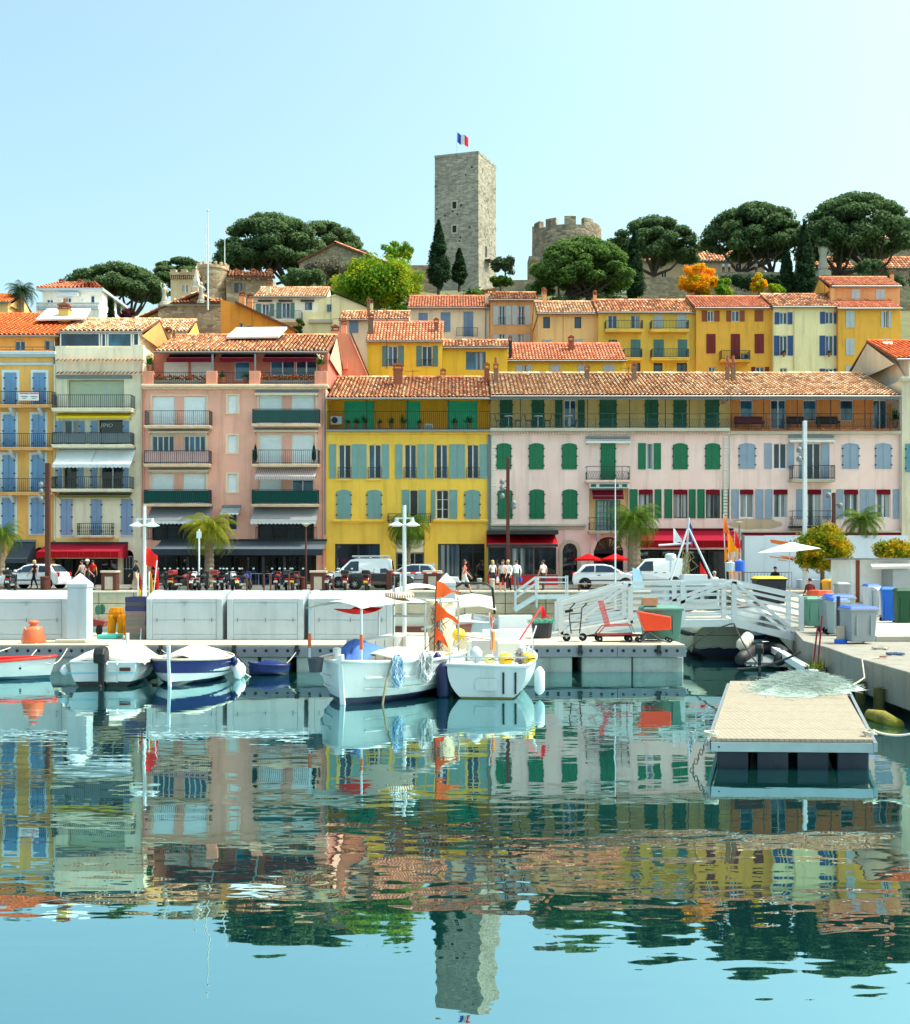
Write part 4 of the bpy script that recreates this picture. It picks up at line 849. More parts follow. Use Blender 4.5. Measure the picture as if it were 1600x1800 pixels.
b = house('house', 'yellow house with teal shutters just behind the yellow quay house', 92, 645, 778, 599, 567, 700, YEL2, PAL_RED, [('o', 682, 699, 608, 644, [(672, 681.5), (700, 710)], TEAL), ('o', 742, 760, 608, 644, [(732, 741.5), (761, 770)], TEAL)])
for (a, c) in ((681, 700), (741, 761)): b.rail(a, c, 632, 644, 91.9, DKMET)
b.chimney(652, 9, 553, 585, 93, pmat('old_mortar', srgb(120, 98, 82), .95, .25, 5)); b.chimney(767, 8, 561, 582, 93.6, pmat('old_mortar', srgb(120, 98, 82), .95, .25, 5)); b.antenna(680, 560, 640, 91.5)
b = house('house', 'low yellow house with one wide window under a narrow tiled roof', 92.5, 778.5, 892.5, 610, 599, 700, YEL2, PAL_WARM, [('g', 819, 854, 618, 650, ZINC, 2)], dyr=2.2); b.chimney(897, 6, 592, 625, 93, DKMET)
house('house', 'low tiled annex with one small window left of the yellow house', 92.4, 812, 890, 668, 652, 710, YEL2, PAL_RED, (), dyr=2.0)
b = house('house', 'long low yellow house with pale small shutters behind the green-shuttered roof', 93, 893, 1100, 633, 605, 700, YEL2, PAL_RED, [('o', 917, 926, 641, 657, [(907, 916.5), (926.5, 935)], PGR), ('c', 968, 985, 641, 657, PGR), ('c', 1016, 1031, 641, 657, PGR), ('c', 1061, 1080, 641, 657, PGR)]); b.chimney(1004, 9, 592, 618, 95, pmat('brick', srgb(136, 84, 62), .95, .2, 6))
b = house('house', 'beige house with blue shutters and one small railed balcony below the tower', 108, 718, 861, 540, 521, 640, BEI, PAL_RED, [('c', 736, 752, 550, 567, SLB), ('c', 775, 792, 549, 583, SLB), ('c', 815, 832, 548, 592, SLB)], dyr=4); b.balcony(802, 841, 576, 592, 596, BEI, .8); b.pipe(854, 542, 600)
b = house('house', 'tan house with white shutters on two storeys beside the beige house', 107.5, 862, 945, 526, 515, 640, TANW, PAL_WARM, [('o', 877.5, 888, 537, 571, [(867, 876.5), (889, 898)], PGR), ('o', 911, 922, 537, 571, [(900.5, 910), (923, 932)], PGR), ('o', 877.5, 888, 587, 606, [(867, 876.5), (889, 898)], PGR), ('o', 911, 922, 587, 606, [(900.5, 910), (923, 932)], PGR)], dyr=3.4)
b.chimney(857, 9, 510, 530, 109, BEI); b.chimney(868, 6, 508, 522, 110, TANW); b.chimney(956, 7, 507, 530, 110, TANW)
for (a, c) in ((877, 888.5), (910.5, 922.5)): b.rail(a, c, 558, 571, 107.4, DKMET)
b = house('house', 'pale house with tiled roof and blue-grey shutters between the cream gable and the beige house', 100, 597, 717, 561, 548, 660, BEI, PAL_WARM, [('c', 614, 630, 563, 585, SLB), ('c', 692, 712, 563, 580, SLB)], dyr=2.6); b.chimney(648, 5, 525, 552, 101, pmat('old_mortar', srgb(120, 98, 82), .95, .25, 5))
b = Bld('house', 'cream gabled house with terrace wall below the yellow-green tree', 106, 535, 645, zb=8, cat='house'); b.wmat = CRW
q = lambda px, py: (PX(px, 106), PZ(py, 106))
MB().prism([q(535, 620), q(645, 620), q(645, 538), q(592, 516), q(560, 528), q(560, 549), q(535, 549)], 'xz', 106, 112).build('wall', CRW, b.root)
slab(P(590, 514, 105.8), P(650, 539, 105.8), P(650, 539, 105.8)+Vector((0, 6.4, 0)), P(590, 514, 105.8)+Vector((0, 6.4, 0)), .12, 'roof', TILE, b.root)
b.window(575, 583, 535, 548, frame=SLB, inset=-.03, n=2); b.bx('ledge', 543, 585, 561, 567, -.25, -.001, CONCL); b.chimney(652, 7, 527, 550, 108, CRW); b.antenna(582, 520, 575, 104)
b = house('house', 'white house with tall blue glazed doors and railed balcony on the hill', 112, 447, 570, 521, 506, 620, plaster(238, 232, 218), PAL_PALE, [('o', 461, 473, 534, 556, [(450, 459.5), (474.5, 482)], TEAL), ('o', 496, 510, 532, 559, [(486, 495), (511, 518)], TEAL), ('g', 536, 549, 531, 545, paint(70, 110, 170), 2)], dyr=4, frame=WHITE)
b.balcony(470, 530, 546, 561, 566, plaster(232, 220, 200), 1.4, rmat=ZINC); b.chimney(472, 8, 497, 520, 113, BEI)
for (a, c) in ((453, 478), (489, 514), (528, 552)): b.bx('blind_box', a, c, 527, 529.5, -.25, -.001, DKMET)
b = Bld('house', 'vivid orange house with long sloping tiled verge above the pink house roof', 96, 388, 520, zb=6, cat='house'); b.wmat = ORW
q = lambda px, py: (PX(px, 96), PZ(py, 96))
MB().prism([q(388, 640), q(520, 640), q(518, 582), q(416, 534), q(388, 526)], 'xz', 96, 102).build('wall', ORW, b.root)
mb = MB(); mb.beam(P(414, 531, 95.7), P(521, 581, 95.7), .35, .16); mb.build('verge', pmat('verge', srgb(112, 74, 52), .9, .2, 3), b.root); slab(P(414, 530, 95.8), P(522, 580, 95.8), P(522, 580, 95.8)+Vector((0, 6.4, 0)), P(414, 530, 95.8)+Vector((0, 6.4, 0)), .12, 'roof', TILE, b.root)
b.window(422, 427, 568, 584, inset=-.03, n=1, frame=SLB); b.window(434, 442, 573, 585, inset=-.03, n=1, frame=SLB); b.chimney(426, 10, 514, 535, 97, OR2); b.chimney(440, 9, 518, 540, 97.5, OR2); b.antenna(443, 530, 580, 95)
# church-like house with stone wall and statues
STN = stonem('rubble_wall', srgb(150, 116, 92), srgb(206, 172, 140), 1.6, srgb(176, 150, 124), .7)
b = Bld('stone_house', 'orange gabled house with rubble stone side wall and statues on its roof', 104, 236, 392, zb=6, cat='house'); b.wmat = OR2
q = lambda px, py: (PX(px, 104), PZ(py, 104))
MB().prism([q(236, 620), q(391, 620), q(391, 536), q(346, 514), q(285, 540), q(236, 556)], 'xz', 104.2, 111).build('wall', OR2, b.root); MB().box(PX(278, 103.6), PX(389, 103.6), 103.6, 104.19, 6, PZ(537, 103.6)).build('stone_wall', STN, b.root); MB().box(PX(277, 103.4), PX(390, 103.4), 103.4, 104.18, PZ(537, 103.4), PZ(534.5, 103.4)).build('ledge', CONCL, b.root)
A, B, C, D = P(238, 559, 103.5), P(346, 513, 103.5), P(346, 513, 103.5)+Vector((0, 7.6, 0)), P(238, 559, 103.5)+Vector((0, 7.6, 0)); o = slab(A, B, C, D, .15, 'roof', ROOFB, b.root); tiles(A, D, C, B, PAL_WARM, o, .4, .5)
A, B, C, D = P(394, 538, 103.5), P(346, 513, 103.5), P(346, 513, 103.5)+Vector((0, 7.6, 0)), P(394, 538, 103.5)+Vector((0, 7.6, 0)); o = slab(A, B, C, D, .15, 'roof', ROOFB, b.root); tiles(A, D, C, B, PAL_WARM, o, .4, .5)
A, D = P(303, 532, 103.2), P(305, 526, 104.4); B, C = P(393, 531, 103.2), P(391, 525, 104.4); o = slab(A, B, C, D, .12, 'roof', ROOFB, b.root); tiles(A, B, C, D, PAL_WARM, o, .3, .4); MB().lathe(P(341, 519, 104.16), [(.22, 0), (.22, .05)], 12, ax='y').build('oculus', DKMET, b.root)
def statue(lbl, px, py, Y, h):
    p = P(px, py, Y); t = thing('statue', lbl, 'statue', p); s = h/1.9
    MB().lathe(p, [(.42*s, 0), (.42*s, .25*s), (.3*s, .3*s)], 8).build('plinth', CONCL, t)
    prof = [(.24, .3), (.26, .5), (.2, .8), (.17, 1.05), (.24, 1.3), (.23, 1.48), (.08, 1.56), (.07, 1.6), (.11, 1.68), (.11, 1.8), (.03, 1.9)]
    mb = MB().lathe(p, [(r*s, z*s) for r, z in prof], 10, sy=.8); mb.tube([p+Vector((.2*s, 0, 1.45*s)), p+Vector((.34*s, -.05, 1.2*s)), p+Vector((.22*s, -.16*s, 1.05*s))], .055*s, 6); mb.tube([p+Vector((-.2*s, 0, 1.45*s)), p+Vector((-.32*s, 0, 1.7*s)), p+Vector((-.26*s, 0, 1.98*s))], .05*s, 6); mb.build('figure', CONCL, t, smooth=True)
statue('pale statue standing on the left roof corner of the orange gabled house', 289, 537, 104, 2.0); statue('pale statue standing before the right slope of the orange gabled house', 354, 534, 103.4, 2.0)
p = P(345, 513, 105); MB().lathe(p, [(.5, 0), (.5, .4), (.4, .45), (.38, .9), (.06, 2.1), (.12, 2.2), (.02, 2.4)], 6).build('stone_pinnacle', CONCL, label='small pointed stone pinnacle on the gable of the orange house', cat='pinnacle')
# castle villa with round turret
CST = stonem('villa_stone', srgb(150, 128, 104), srgb(202, 182, 150), 1.1, srgb(170, 150, 124), .5)
b = Bld('castle_villa', 'stone villa with battlements and a round crenellated turret on the left of the hill', 128, 298, 482, zb=24, cat='villa'); b.wmat = CST
def wpx(n, a, c, d, e, y0, y1, m): MB().box(PX(a, y0), PX(c, y0), y0, y1, PZ(e, y0), PZ(d, y0)).build(n, m, b.root)
wpx('wall', 300, 348, 489, 560, 128, 136, plaster(214, 196, 160)); wpx('wall', 398, 480, 491, 560, 128.2, 136, CST)
for k in range(14): wpx('corbel', 299+k*3.5, 300.6+k*3.5, 483, 489, 127.5, 128, CST)
wpx('battlement', 298, 348, 478, 483, 127.4, 136.4, CST)
for k in range(3): wpx('merlon', 299+k*19, 309+k*19, 473, 478, 127.4, 128.2, CST)
for k in range(22): wpx('corbel', 400+k*3.6, 401.6+k*3.6, 485, 491, 127.7, 128.19, CST)
A, B, C, D = P(398, 485, 127.4), P(484, 487, 127.4), P(478, 478, 131), P(402, 476, 131); o = slab(A, B, C, D, .2, 'roof', ROOFB, b.root); tiles(A, B, C, D, PAL_WARM, o, .35, .5)
for a in (416, 446, 475): b.chimney(a, 7, 474, 482, 129.5, CST)
b.window(320, 332, 500, 515, inset=-.03, frame=BEI); b.openwin(413, 425, 498, 514, [(406, 412), (426, 432)], louvre(150, 140, 124), inset=-.03, frame=BROWN, Y=128.2)
c = P(374, 530, 130.5); r_ = 26*130/2000
MB().lathe((c.x, c.y, c.z-3), [(r_, 0), (r_, PZ(476, 130)-c.z+3), (r_*1.08, PZ(474, 130)-c.z+3), (r_*1.08, PZ(469, 130)-c.z+3), (r_*.95, PZ(469, 130)-c.z+3)], 28).build('turret', CST, b.root)
for k in range(16):
    a = 2*math.pi*k/16; MB().lathe((c.x+r_*1.0*math.cos(a), c.y+r_*1.0*math.sin(a), PZ(469, 130)-.05), [(.2, 0), (.2, .4)], 4).build('merlon', CST, b.root)
MB().box(PX(359, 128.6), PX(364, 128.6), 128.75, 129, PZ(515, 129), PZ(499, 129)).build('arrow_window', DKMET, b.root)
# white villa on the left
b = Bld('white_villa', 'white hip-roofed villa with balustraded terrace on the left of the hill', 118, 72, 218, zb=14, cat='villa'); WV = plaster(240, 234, 226, .1); b.wmat = WV
X0, X1 = PX(75, 118), PX(180, 118); zt = PZ(512, 118)
mb = MB(); x2, y2 = PX(217, 126), 126.0
mb.add([(X0, 118, 14), (X1, 118, 14), (x2, y2, 14), (X0+3, 127, 14), (X0, 118, zt), (X1, 118, zt), (x2, y2, zt), (X0+3, 127, zt)], [(0,1,5,4), (1,2,6,5), (2,3,7,6), (3,0,4,7), (4,5,6,7)]); mb.build('wall', WV, b.root)
z2 = zt+.25; mb = MB(); e = .5; mb.add([(X0-e, 118-e, zt), (X1+.2, 118-e, zt), (x2+e, y2, zt), (X0+3, 127+e, zt), (X0-e, 118-e, z2), (X1+.2, 118-e, z2), (x2+e, y2, z2), (X0+3, 127+e, z2)], [(0,1,5,4), (1,2,6,5), (2,3,7,6), (3,0,4,7), (0,1,2,3)]); mb.build('cornice', WHITE2, b.root)
r0, r1 = P(104, 497, 121.5), P(168, 496, 122)
MB().add([(X0-e, 118-e, z2), (X1+.2, 118-e, z2), (x2+e, y2, z2), (X0+3, 127+e, z2), tuple(r0), tuple(r1)], [(0,1,5,4), (1,2,5), (2,3,4,5), (3,0,4)]).build('roof', pmat('clay_roof', srgb(222, 130, 92), .9, .2, 2, .5, 6), b.root)
ro = b.root.children[-1]; tiles((X0-e, 118-e, z2), (X1+.2, 118-e, z2), r1, r0, PAL_RED, ro, .3, .5)
for (a, c, d, e_) in ((83, 94, 527, 534), (114, 126, 523.5, 532), (160, 167, 520, 535), (105, 107, 528, 533), (144.5, 147, 524.5, 529)): b.window(a, c, d, e_, inset=-.02, n=1 if c-a < 9 else 2, pane=GL1)
b.bx('blind', 97, 136, 514, 519, -.9, -.001, WHITE2)
for k in (.22, .66):
    a = Vector((X1, 118, 0)).lerp(Vector((x2, y2, 0)), k); d = (Vector((x2, y2, 0))-Vector((X1, 118, 0))).normalized(); nrm = Vector((d.y, -d.x, 0))*.04
    mb = MB(); z0, z1 = PZ(543, 121), PZ(522, 121); mb.add([a+nrm+Vector((0, 0, z0)), a+d*1.5+nrm+Vector((0, 0, z0)), a+d*1.5+nrm+Vector((0, 0, z1)), a+nrm+Vector((0, 0, z1))], [(0, 1, 2, 3)]); mb.build('window', GL1, b.root)
b.bx('terrace', 64, 174, 544, 620, -4, -.01, WV); Yb = 114; tb = MB(); tb.box(PX(64, Yb), PX(174, Yb), Yb, Yb+.3, PZ(533, Yb), PZ(531.5, Yb)); tb.box(PX(64, Yb), PX(174, Yb), Yb, Yb+.3, PZ(545, Yb), PZ(543.5, Yb))
for k in range(40): tb.lathe(P(65+k*2.75, 543.5, Yb+.15), [(.05, 0), (.09, .2), (.04, .45), (.06, .58)], 6)
tb.build('balustrade', WHITE2, b.root)
for a in (108, 141): b.chimney(a, 7, 492, 508, 120, WV)
b = house('house', 'orange-roofed house at the far left edge below the tall palm', 110, -60, 14, 530, 518, 640, PCH, PAL_ORNG, (), dyr=3)
b = house('house', 'yellow house with small tiled roof and chimney stacks behind the cream house', 86, 262, 326, 583, 563, 680, plaster(236, 184, 104), PAL_PALE, (), dyr=3)
b.chimney(266, 12, 566, 600, 85, plaster(232, 190, 116)); b.chimney(296, 11, 578, 605, 84.5, plaster(222, 180, 120)); b.chimney(285, 8, 583, 612, 84, ZINC); b.chimney(322, 6, 574, 598, 88, OR2)
# ------------------------------------------------------------------ upper row on the right
UG = 'upper row of terraced houses'
b = house('terraced_house', 'peach terraced house with two dark square windows at the left of the upper row', 101, 946, 1051.5, 550, 531, 680, PCH, PAL_PALE, [('g', 955, 967, 557, 577, DKMET, 1), ('g', 1010, 1022, 557, 577, DKMET, 1), ('c', 954, 970, 597, 612, PGR), ('c', 1008, 1024, 596, 612, PGR)], group=UG); b.chimney(1046, 6, 512, 535, 104, TANW); b.chimney(958, 6, 510, 536, 104, TANW); b.antenna(990, 540, 600, 98)
b = house('terraced_house', 'yellow-orange terraced house with four railed balconies in the upper row', 100.5, 1052, 1223.5, 548, 528, 680, YO, PAL_WARM, [('g', 1069, 1085, 554, 577, WHITE, 2), ('g', 1109, 1125, 554, 577, WHITE, 2), ('c', 1149, 1165, 553, 577, PGR), ('c', 1190, 1207, 553, 577, PGR), ('c', 1109, 1126, 597, 627, TEAL), ('c', 1149, 1167, 597, 627, TEAL), ('c', 1192, 1208, 597, 627, TEAL), ('g', 1070, 1085, 597, 610, DKMET, 1), ('g', 1110, 1126, 638, 654, DKMET, 2), ('g', 1149, 1165, 638, 654, DKMET, 1), ('g', 1190, 1208, 638, 654, DKMET, 2)], group=UG)
for (a, c, d, e, f) in ((1065, 1131, 563, 578, 583), (1145, 1212, 563, 578, 583), (1097, 1130, 613, 628, 633), (1146, 1212, 613, 628, 633)): b.balcony(a, c, d, e, f, YO, 1.1)
b.chimney(1218, 5, 516, 532, 104, TANW)
b = house('terraced_house', 'ochre terraced house with red-brown and maroon shutters in the upper row', 100, 1224, 1359.5, 540, 522, 680, OCH, PAL_RED, [('o', 1244, 1255, 546, 565, [(1234, 1243.5), (1256, 1265)], RDB), ('o', 1286, 1300, 546, 565, [(1277, 1285.5), (1301, 1309)], RDB), ('c', 1327, 1342, 545, 565, RDB), ('c', 1242, 1258, 587, 621, MAR), ('c', 1285, 1301, 587, 632, MAR), ('c', 1327, 1343, 587, 621, MAR), ('g', 1246, 1258, 645, 657, WHITE, 2), ('o', 1329, 1344, 645, 657, [(1321, 1328), (1345, 1352)], MAR)], group=UG); b.balcony(1268, 1320, 616, 632, 636, OCH, 1.0, rmat=DKMET)
p = P(1305, 632, 99.4); t = thing('air_conditioner', 'small air conditioning unit on the balcony with maroon door', 'air conditioner', p); MB().box(p.x, p.x+.7, p.y, p.y+.3, p.z, p.z+.55).build('casing', ZINC, t); MB().lathe((p.x+.35, p.y-.01, p.z+.27), [(.2, 0), (.2, .008)], 12, ax='y').build('fan_grille', BLACK, t)
for (a, yy) in ((1253, 646), (1262, 645)): pass
b = house('terraced_house', 'cream terraced house with bright blue shutters in the upper row', 99.5, 1360, 1473.5, 538, 518, 680, CRW, PAL_WARM, [('o', 1371, 1384, 549, 570, [(1362, 1370.5), (1385, 1393)], NAV), ('o', 1451, 1465, 548, 569, [(1442, 1450.5), (1466, 1473)], NAV), ('o', 1371, 1384, 590, 625, [(1361, 1370.5), (1385, 1394)], NAV), ('o', 1451, 1465, 590, 625, [(1441, 1450.5), (1466, 1473)], NAV), ('g', 1371, 1384, 647, 660, WHITE, 2), ('o', 1451, 1465, 648, 660, [(1441, 1450.5), (1466, 1473)], NAV)], group=UG); b.pipe(1397, 540, 650, paint(226, 208, 160))
for a in (1378, 1458): pot_plant('window_plant', 'small dark plant hanging below the %s blue-shuttered window of the cream terraced house' % ('left' if a < 1400 else 'right'), a, 627, 99.2, .3, (40, 52, 34), r=.15)
b = house('terraced_house', 'tall ochre terraced house with orange attic storey at the right end of the upper row', 99, 1474, 1584, 541, 528, 680, OCH, PAL_RED, [('c', 1487, 1502, 546, 576, PGR), ('o', 1554, 1562, 546, 576, [(1549, 1553.7), (1562.3, 1567)], PGR), ('c', 1487, 1502, 595, 624, PGR), ('c', 1551, 1566, 595, 624, PGR), ('c', 1487, 1504, 642, 660, PGR)], dyr=2.2, group=UG)
b.wall(1464, 1582, 501, 536, OR2, [], Y=101.2, back=6, name='attic_wall')
for (a, c) in ((1497, 1512), (1540, 1556)): b.shutters(a, c, 508, 525, PGR, Y=101.2, panels=2)
b.roof(1462, 1585, 502, 488, 3.2, PAL_RED, .3, Y=101.2, w=.28); b.chimney(1568, 6, 476, 492, 104, TANW); b.chimney(1463, 7, 500, 530, 101, TANW); b.antenna(1450, 490, 525, 101)
for a, y0, y1, Yc, lb in ((1253, 640, 660, 88, ''),): pass
# ------------------------------------------------------------------ hilltop: towers, church, walls
TWS = stonem('tower_stone', srgb(138, 132, 122), srgb(188, 180, 164), 1.55, srgb(160, 152, 138), .55, (1, 1, 2.3), .5); TWR = stonem('round_tower_stone', srgb(120, 108, 94), srgb(178, 162, 140), 1.2, srgb(140, 128, 112), .8)
Y = 200.0; t = thing('watch_tower', 'tall square grey stone watch tower on the hilltop', 'tower', P(815, 505, Y))
c0, c1, c2 = P(764.5, 0, Y), P(841, 0, Y-2.3), P(872, 0, Y+5.2); zb, zA, zB, zC = PZ(530, Y), PZ(280, Y), PZ(275.5, Y-2.3), PZ(292, Y+5.2); zt = PZ(278, Y)
c0.z = c1.z = c2.z = 0; c3 = c0+(c2-c1)
def corners(z, k=1.0):
    m_ = (c0+c2)/2; return [Vector((m_.x+(c.x-m_.x)*k, m_.y+(c.y-m_.y)*k, z)) for c in (c0, c1, c2, c3)]
mb = MB(); L0 = corners(zb, 1.035); L1 = corners(zb+9, 1.01); L2 = corners(zt, 1.0)
mb.add(L0+L1+L2, [(i+4*k, (i+1) % 4+4*k, (i+1) % 4+4*k+4, i+4*k+4) for k in range(2) for i in range(4)]+[(8, 9, 10, 11)]); tw = mb.build('tower_shaft', TWS, t)
mb = MB(); L3 = corners(zt+.02, 1.012); L4 = corners(zt+.45, 1.012); mb.add(L3+L4, [(i, (i+1) % 4, (i+1) % 4+4, i+4) for i in range(4)]+[(4, 5, 6, 7), (3, 2, 1, 0)]); mb.build('parapet', TWS, t)
f = (c1-c0).normalized(); nf = Vector((f.y, -f.x, 0))
for (px, y0, y1) in ((799.5, 355, 367), (799.5, 397, 409)):
    k = (px-764.5)/(841-764.5); c = c0.lerp(c1, k)+nf*.10
    mb = MB(); z0, z1 = PZ(y1, Y-1), PZ(y0, Y-1); mb.add([c-f*.35+Vector((0, 0, z0)), c+f*.35+Vector((0, 0, z0)), c+f*.35+Vector((0, 0, z1)), c-f*.35+Vector((0, 0, z1))], [(0, 1, 2, 3)]); o = mb.build('window', BLACK, t)
    for v in o.data.vertices: v.co.z -= 0
    for (a0, a1, b0, b1) in ((-.6, -.36, z0-.25, z1+.25), (.36, .6, z0-.25, z1+.25), (-.355, .355, z1+.003, z1+.25), (-.355, .355, z0-.25, z0-.003)):
        m2 = MB(); m2.add([c+f*a0+nf*.02+Vector((0, 0, b0)), c+f*a1+nf*.02+Vector((0, 0, b0)), c+f*a1+nf*.02+Vector((0, 0, b1)), c+f*a0+nf*.02+Vector((0, 0, b1))], [(0, 1, 2, 3)]); m2.build('surround', CONCL, o, solid=.05)
g = (c2-c1).normalized(); ng = Vector((g.y, -g.x, 0)); c = c1.lerp(c2, .42)+ng*.05
mb = MB(); z0, z1 = PZ(455, Y), PZ(430, Y); mb.add([c-g*.45+Vector((0, 0, z0)), c+g*.45+Vector((0, 0, z0)), c+g*.45+Vector((0, 0, z1)), c-g*.45+Vector((0, 0, z1))], [(0, 1, 2, 3)]); mb.build('door', BLACK, t)
mb = MB(); mb.beam(c+ng*.5-g*.8+Vector((0, 0, z0-.1)), c+ng*.5+g*1.5+Vector((0, 0, z0-.1)), 1.1, .12); mb.beam(c+ng*1-g*.8+Vector((0, 0, z0+.9)), c+ng*1+g*1.5+Vector((0, 0, z0+.9)), .06, .06); mb.build('door_landing', BROWN, t)
hb = MB(); q = random.Random(3)
for k in range(46):                                         # putlog holes
    u = q.random(); z = q.uniform(PZ(480, Y), PZ(300, Y))
    if q.random() < .4: cc = c0.lerp(c1, u)+nf*.04; ff = f
    else: cc = c1.lerp(c2, u)+ng*.04; ff = g
    hb.add([cc-ff*.14+Vector((0, 0, z)), cc+ff*.14+Vector((0, 0, z)), cc+ff*.14+Vector((0, 0, z+.3)), cc-ff*.14+Vector((0, 0, z+.3))], [(0, 1, 2, 3)])
hb.build('putlog_holes', BLACK, t, kind='stuff', fix=False)
fp = P(803.5, 277, Y+1.5); t = thing('french_flag', 'blue white and red flag flying from a pole on the watch tower', 'flag', fp); MB().tube([fp, fp+Vector((0, 0, 4.6))], .06, 6).build('pole', WHITE2, t)
for k, cl in enumerate(((44, 78, 170), (236, 236, 236), (206, 44, 56))):
    mb = MB(); mb.grid(lambda u, v: fp+Vector((.05+.65*(k+u), .25*math.sin((k+u)*2.2), 4.45-1.75*v-.28*(k+u)+.08*math.sin((k+u)*4+v))), 6, 6); mb.build('stripe', fabric(*cl), t, solid=.02)
Y = 185.0; t = thing('round_tower', 'broken round stone tower with battlements right of the square tower', 'tower', P(1000, 500, Y)); r_ = 63*Y/2000; c = Vector((PX(1001, Y), Y+r_*.75, 0)); zt = PZ(398, Y); zb = PZ(530, Y)
mb = MB().lathe((c.x, c.y, zb), [(r_*1.05, 0), (r_, 6), (r_*.985, zt-zb), (r_*.84, zt-zb), (r_*.84, zt-zb-1.5)], 40); mb.build('tower_shaft', TWR, t, smooth=False)
for k in range(22):
    a = 2*math.pi*(k+.5)/22
    if k % 2 == 0 or -.2 < math.cos(a) and math.sin(a) < 0 and k > 18:
        h = 1.25 if math.cos(a) < .55 else .75; mb = MB(); n = 4; da = 2*math.pi/22*1.15
        ins = [(c.x+r_*.84*math.cos(a+da*(j/n-.5)*1.0), c.y+r_*.84*math.sin(a+da*(j/n-.5))) for j in range(n+1)]; outs = [(c.x+r_*.985*math.cos(a+da*(j/n-.5)), c.y+r_*.985*math.sin(a+da*(j/n-.5))) for j in range(n+1)]
        mb.prism(ins+outs[::-1], 'xy', zt-.02, zt+h+rng.uniform(-.15, .15)); mb.build('merlon', TWR, t)
MB().box(PX(930, 182), PX(950, 182), 182, 186, PZ(540, 182), PZ(450, 182)).build('tower_base_wall', TWR, t)
HST = stonem('old_wall', srgb(128, 116, 98), srgb(176, 160, 134), 2.0, srgb(140, 126, 106), .6); MUS = plaster(196, 168, 136, .35)
b = Bld('stone_hall', 'grey stone gabled hall with tiled roof in front of the big left pine', 165, 526, 700, zb=30, cat='building')
q = lambda px, py: (PX(px, 164.9), PZ(py, 164.9))
MB().prism([q(526, 545), q(700, 545), q(700, 468), q(590, 426), q(526, 458)], 'xz', 164.9, 178).build('gable_wall', HST, b.root)
A, B = P(588, 424, 164.5), P(702, 469, 164.5); o = slab(A, B, B+Vector((0, 14, 0)), A+Vector((0, 14, 0)), .3, 'roof', ROOFB, b.root); tiles(B, B+Vector((0, 14, 0)), A+Vector((0, 14, 0)), A, PAL_RED, o, .45, .6); A, B = P(591, 424, 164.5), P(523, 459, 164.5); slab(A, B, B+Vector((0, 14, 0)), A+Vector((0, 14, 0)), .3, 'roof', ROOFB, b.root)
b = house('museum_hall', 'long low stone hall with tiled roof behind the right-hand pines', 178, 1130, 1345, 458, 437, 520, MUS, PAL_WARM, [('g', 1161, 1169, 455, 465), ('g', 1197, 1203, 454, 463), ('g', 1230, 1238, 460, 470), ('g', 1274, 1286, 449, 458), ('g', 1163, 1172, 478, 488)], dyr=5, w=.5, l=.8)
for o in list(b.root.children): pass
b = house('church_nave', 'stone church nave with tall window at the right of the hilltop', 172, 1440, 1640, 418, 398, 520, HST, PAL_WARM, [('g', 1510, 1527, 435, 454, ZINC, 4)], dyr=6, w=.5, l=.8)
b = house('church_aisle', 'low tiled aisle with stone walls beside the church nave', 166, 1418, 1500, 470, 452, 520, HST, PAL_WARM, (), dyr=3, w=.45, l=.7)
b = house('church_aisle', 'tiled lean-to building at the right end of the church', 163, 1560, 1640, 470, 452, 520, HST, PAL_WARM, (), dyr=3, w=.45, l=.7)
MB().box(PX(1130, 150), PX(1240, 150), 150, 151.5, PZ(540, 150), PZ(487, 150)).build('retaining_wall', HST, label='curved stone retaining wall below the hall behind the orange tree', cat='wall'); MB().box(PX(1240, 158), PX(1460, 158), 158, 159, PZ(530, 158), PZ(478, 158)).build('terrace_wall', HST, label='low stone terrace wall in front of the long hall', cat='wall')
MB().box(PX(1440, 140), PX(1640, 140), 140, 141.2, PZ(545, 140), PZ(503, 140)).build('garden_wall', HST, label='stone garden wall behind the orange attic house', cat='wall'); MB().box(PX(870, 170), PX(960, 170), 170, 171, PZ(530, 170), PZ(492, 170)).build('rampart_wall', HST, label='low rampart wall between the square and round towers', cat='wall'); MB().box(PX(690, 185), PX(770, 185), 185, 186, PZ(530, 185), PZ(466, 185)).build('rampart_wall', HST, label='stone rampart wall left of the dark cypress', cat='wall')
statue('white statue on a tall plinth among the right-hand pines', 1447, 487, 155, 5.2)
def mast(lbl, px, yt, yb, Y, r=.08):
    a, c = P(px, yb, Y), P(px, yt, Y); t = thing('flagpole', lbl, 'flagpole', a); MB().tube([a, c], [r, r*.5], 8).build('pole', WHITE, t); MB().ell(c, r*1.5, r*1.5, r, 8).build('finial', WHITE, t)
mast('tallest white flagpole in front of the villa turret', 365.5, 370, 545, 102); mast('thin white flagpole left of the tallest one', 362, 400, 480, 132, .06); mast('thin white flagpole right of the villa turret', 395, 398, 475, 134, .07)
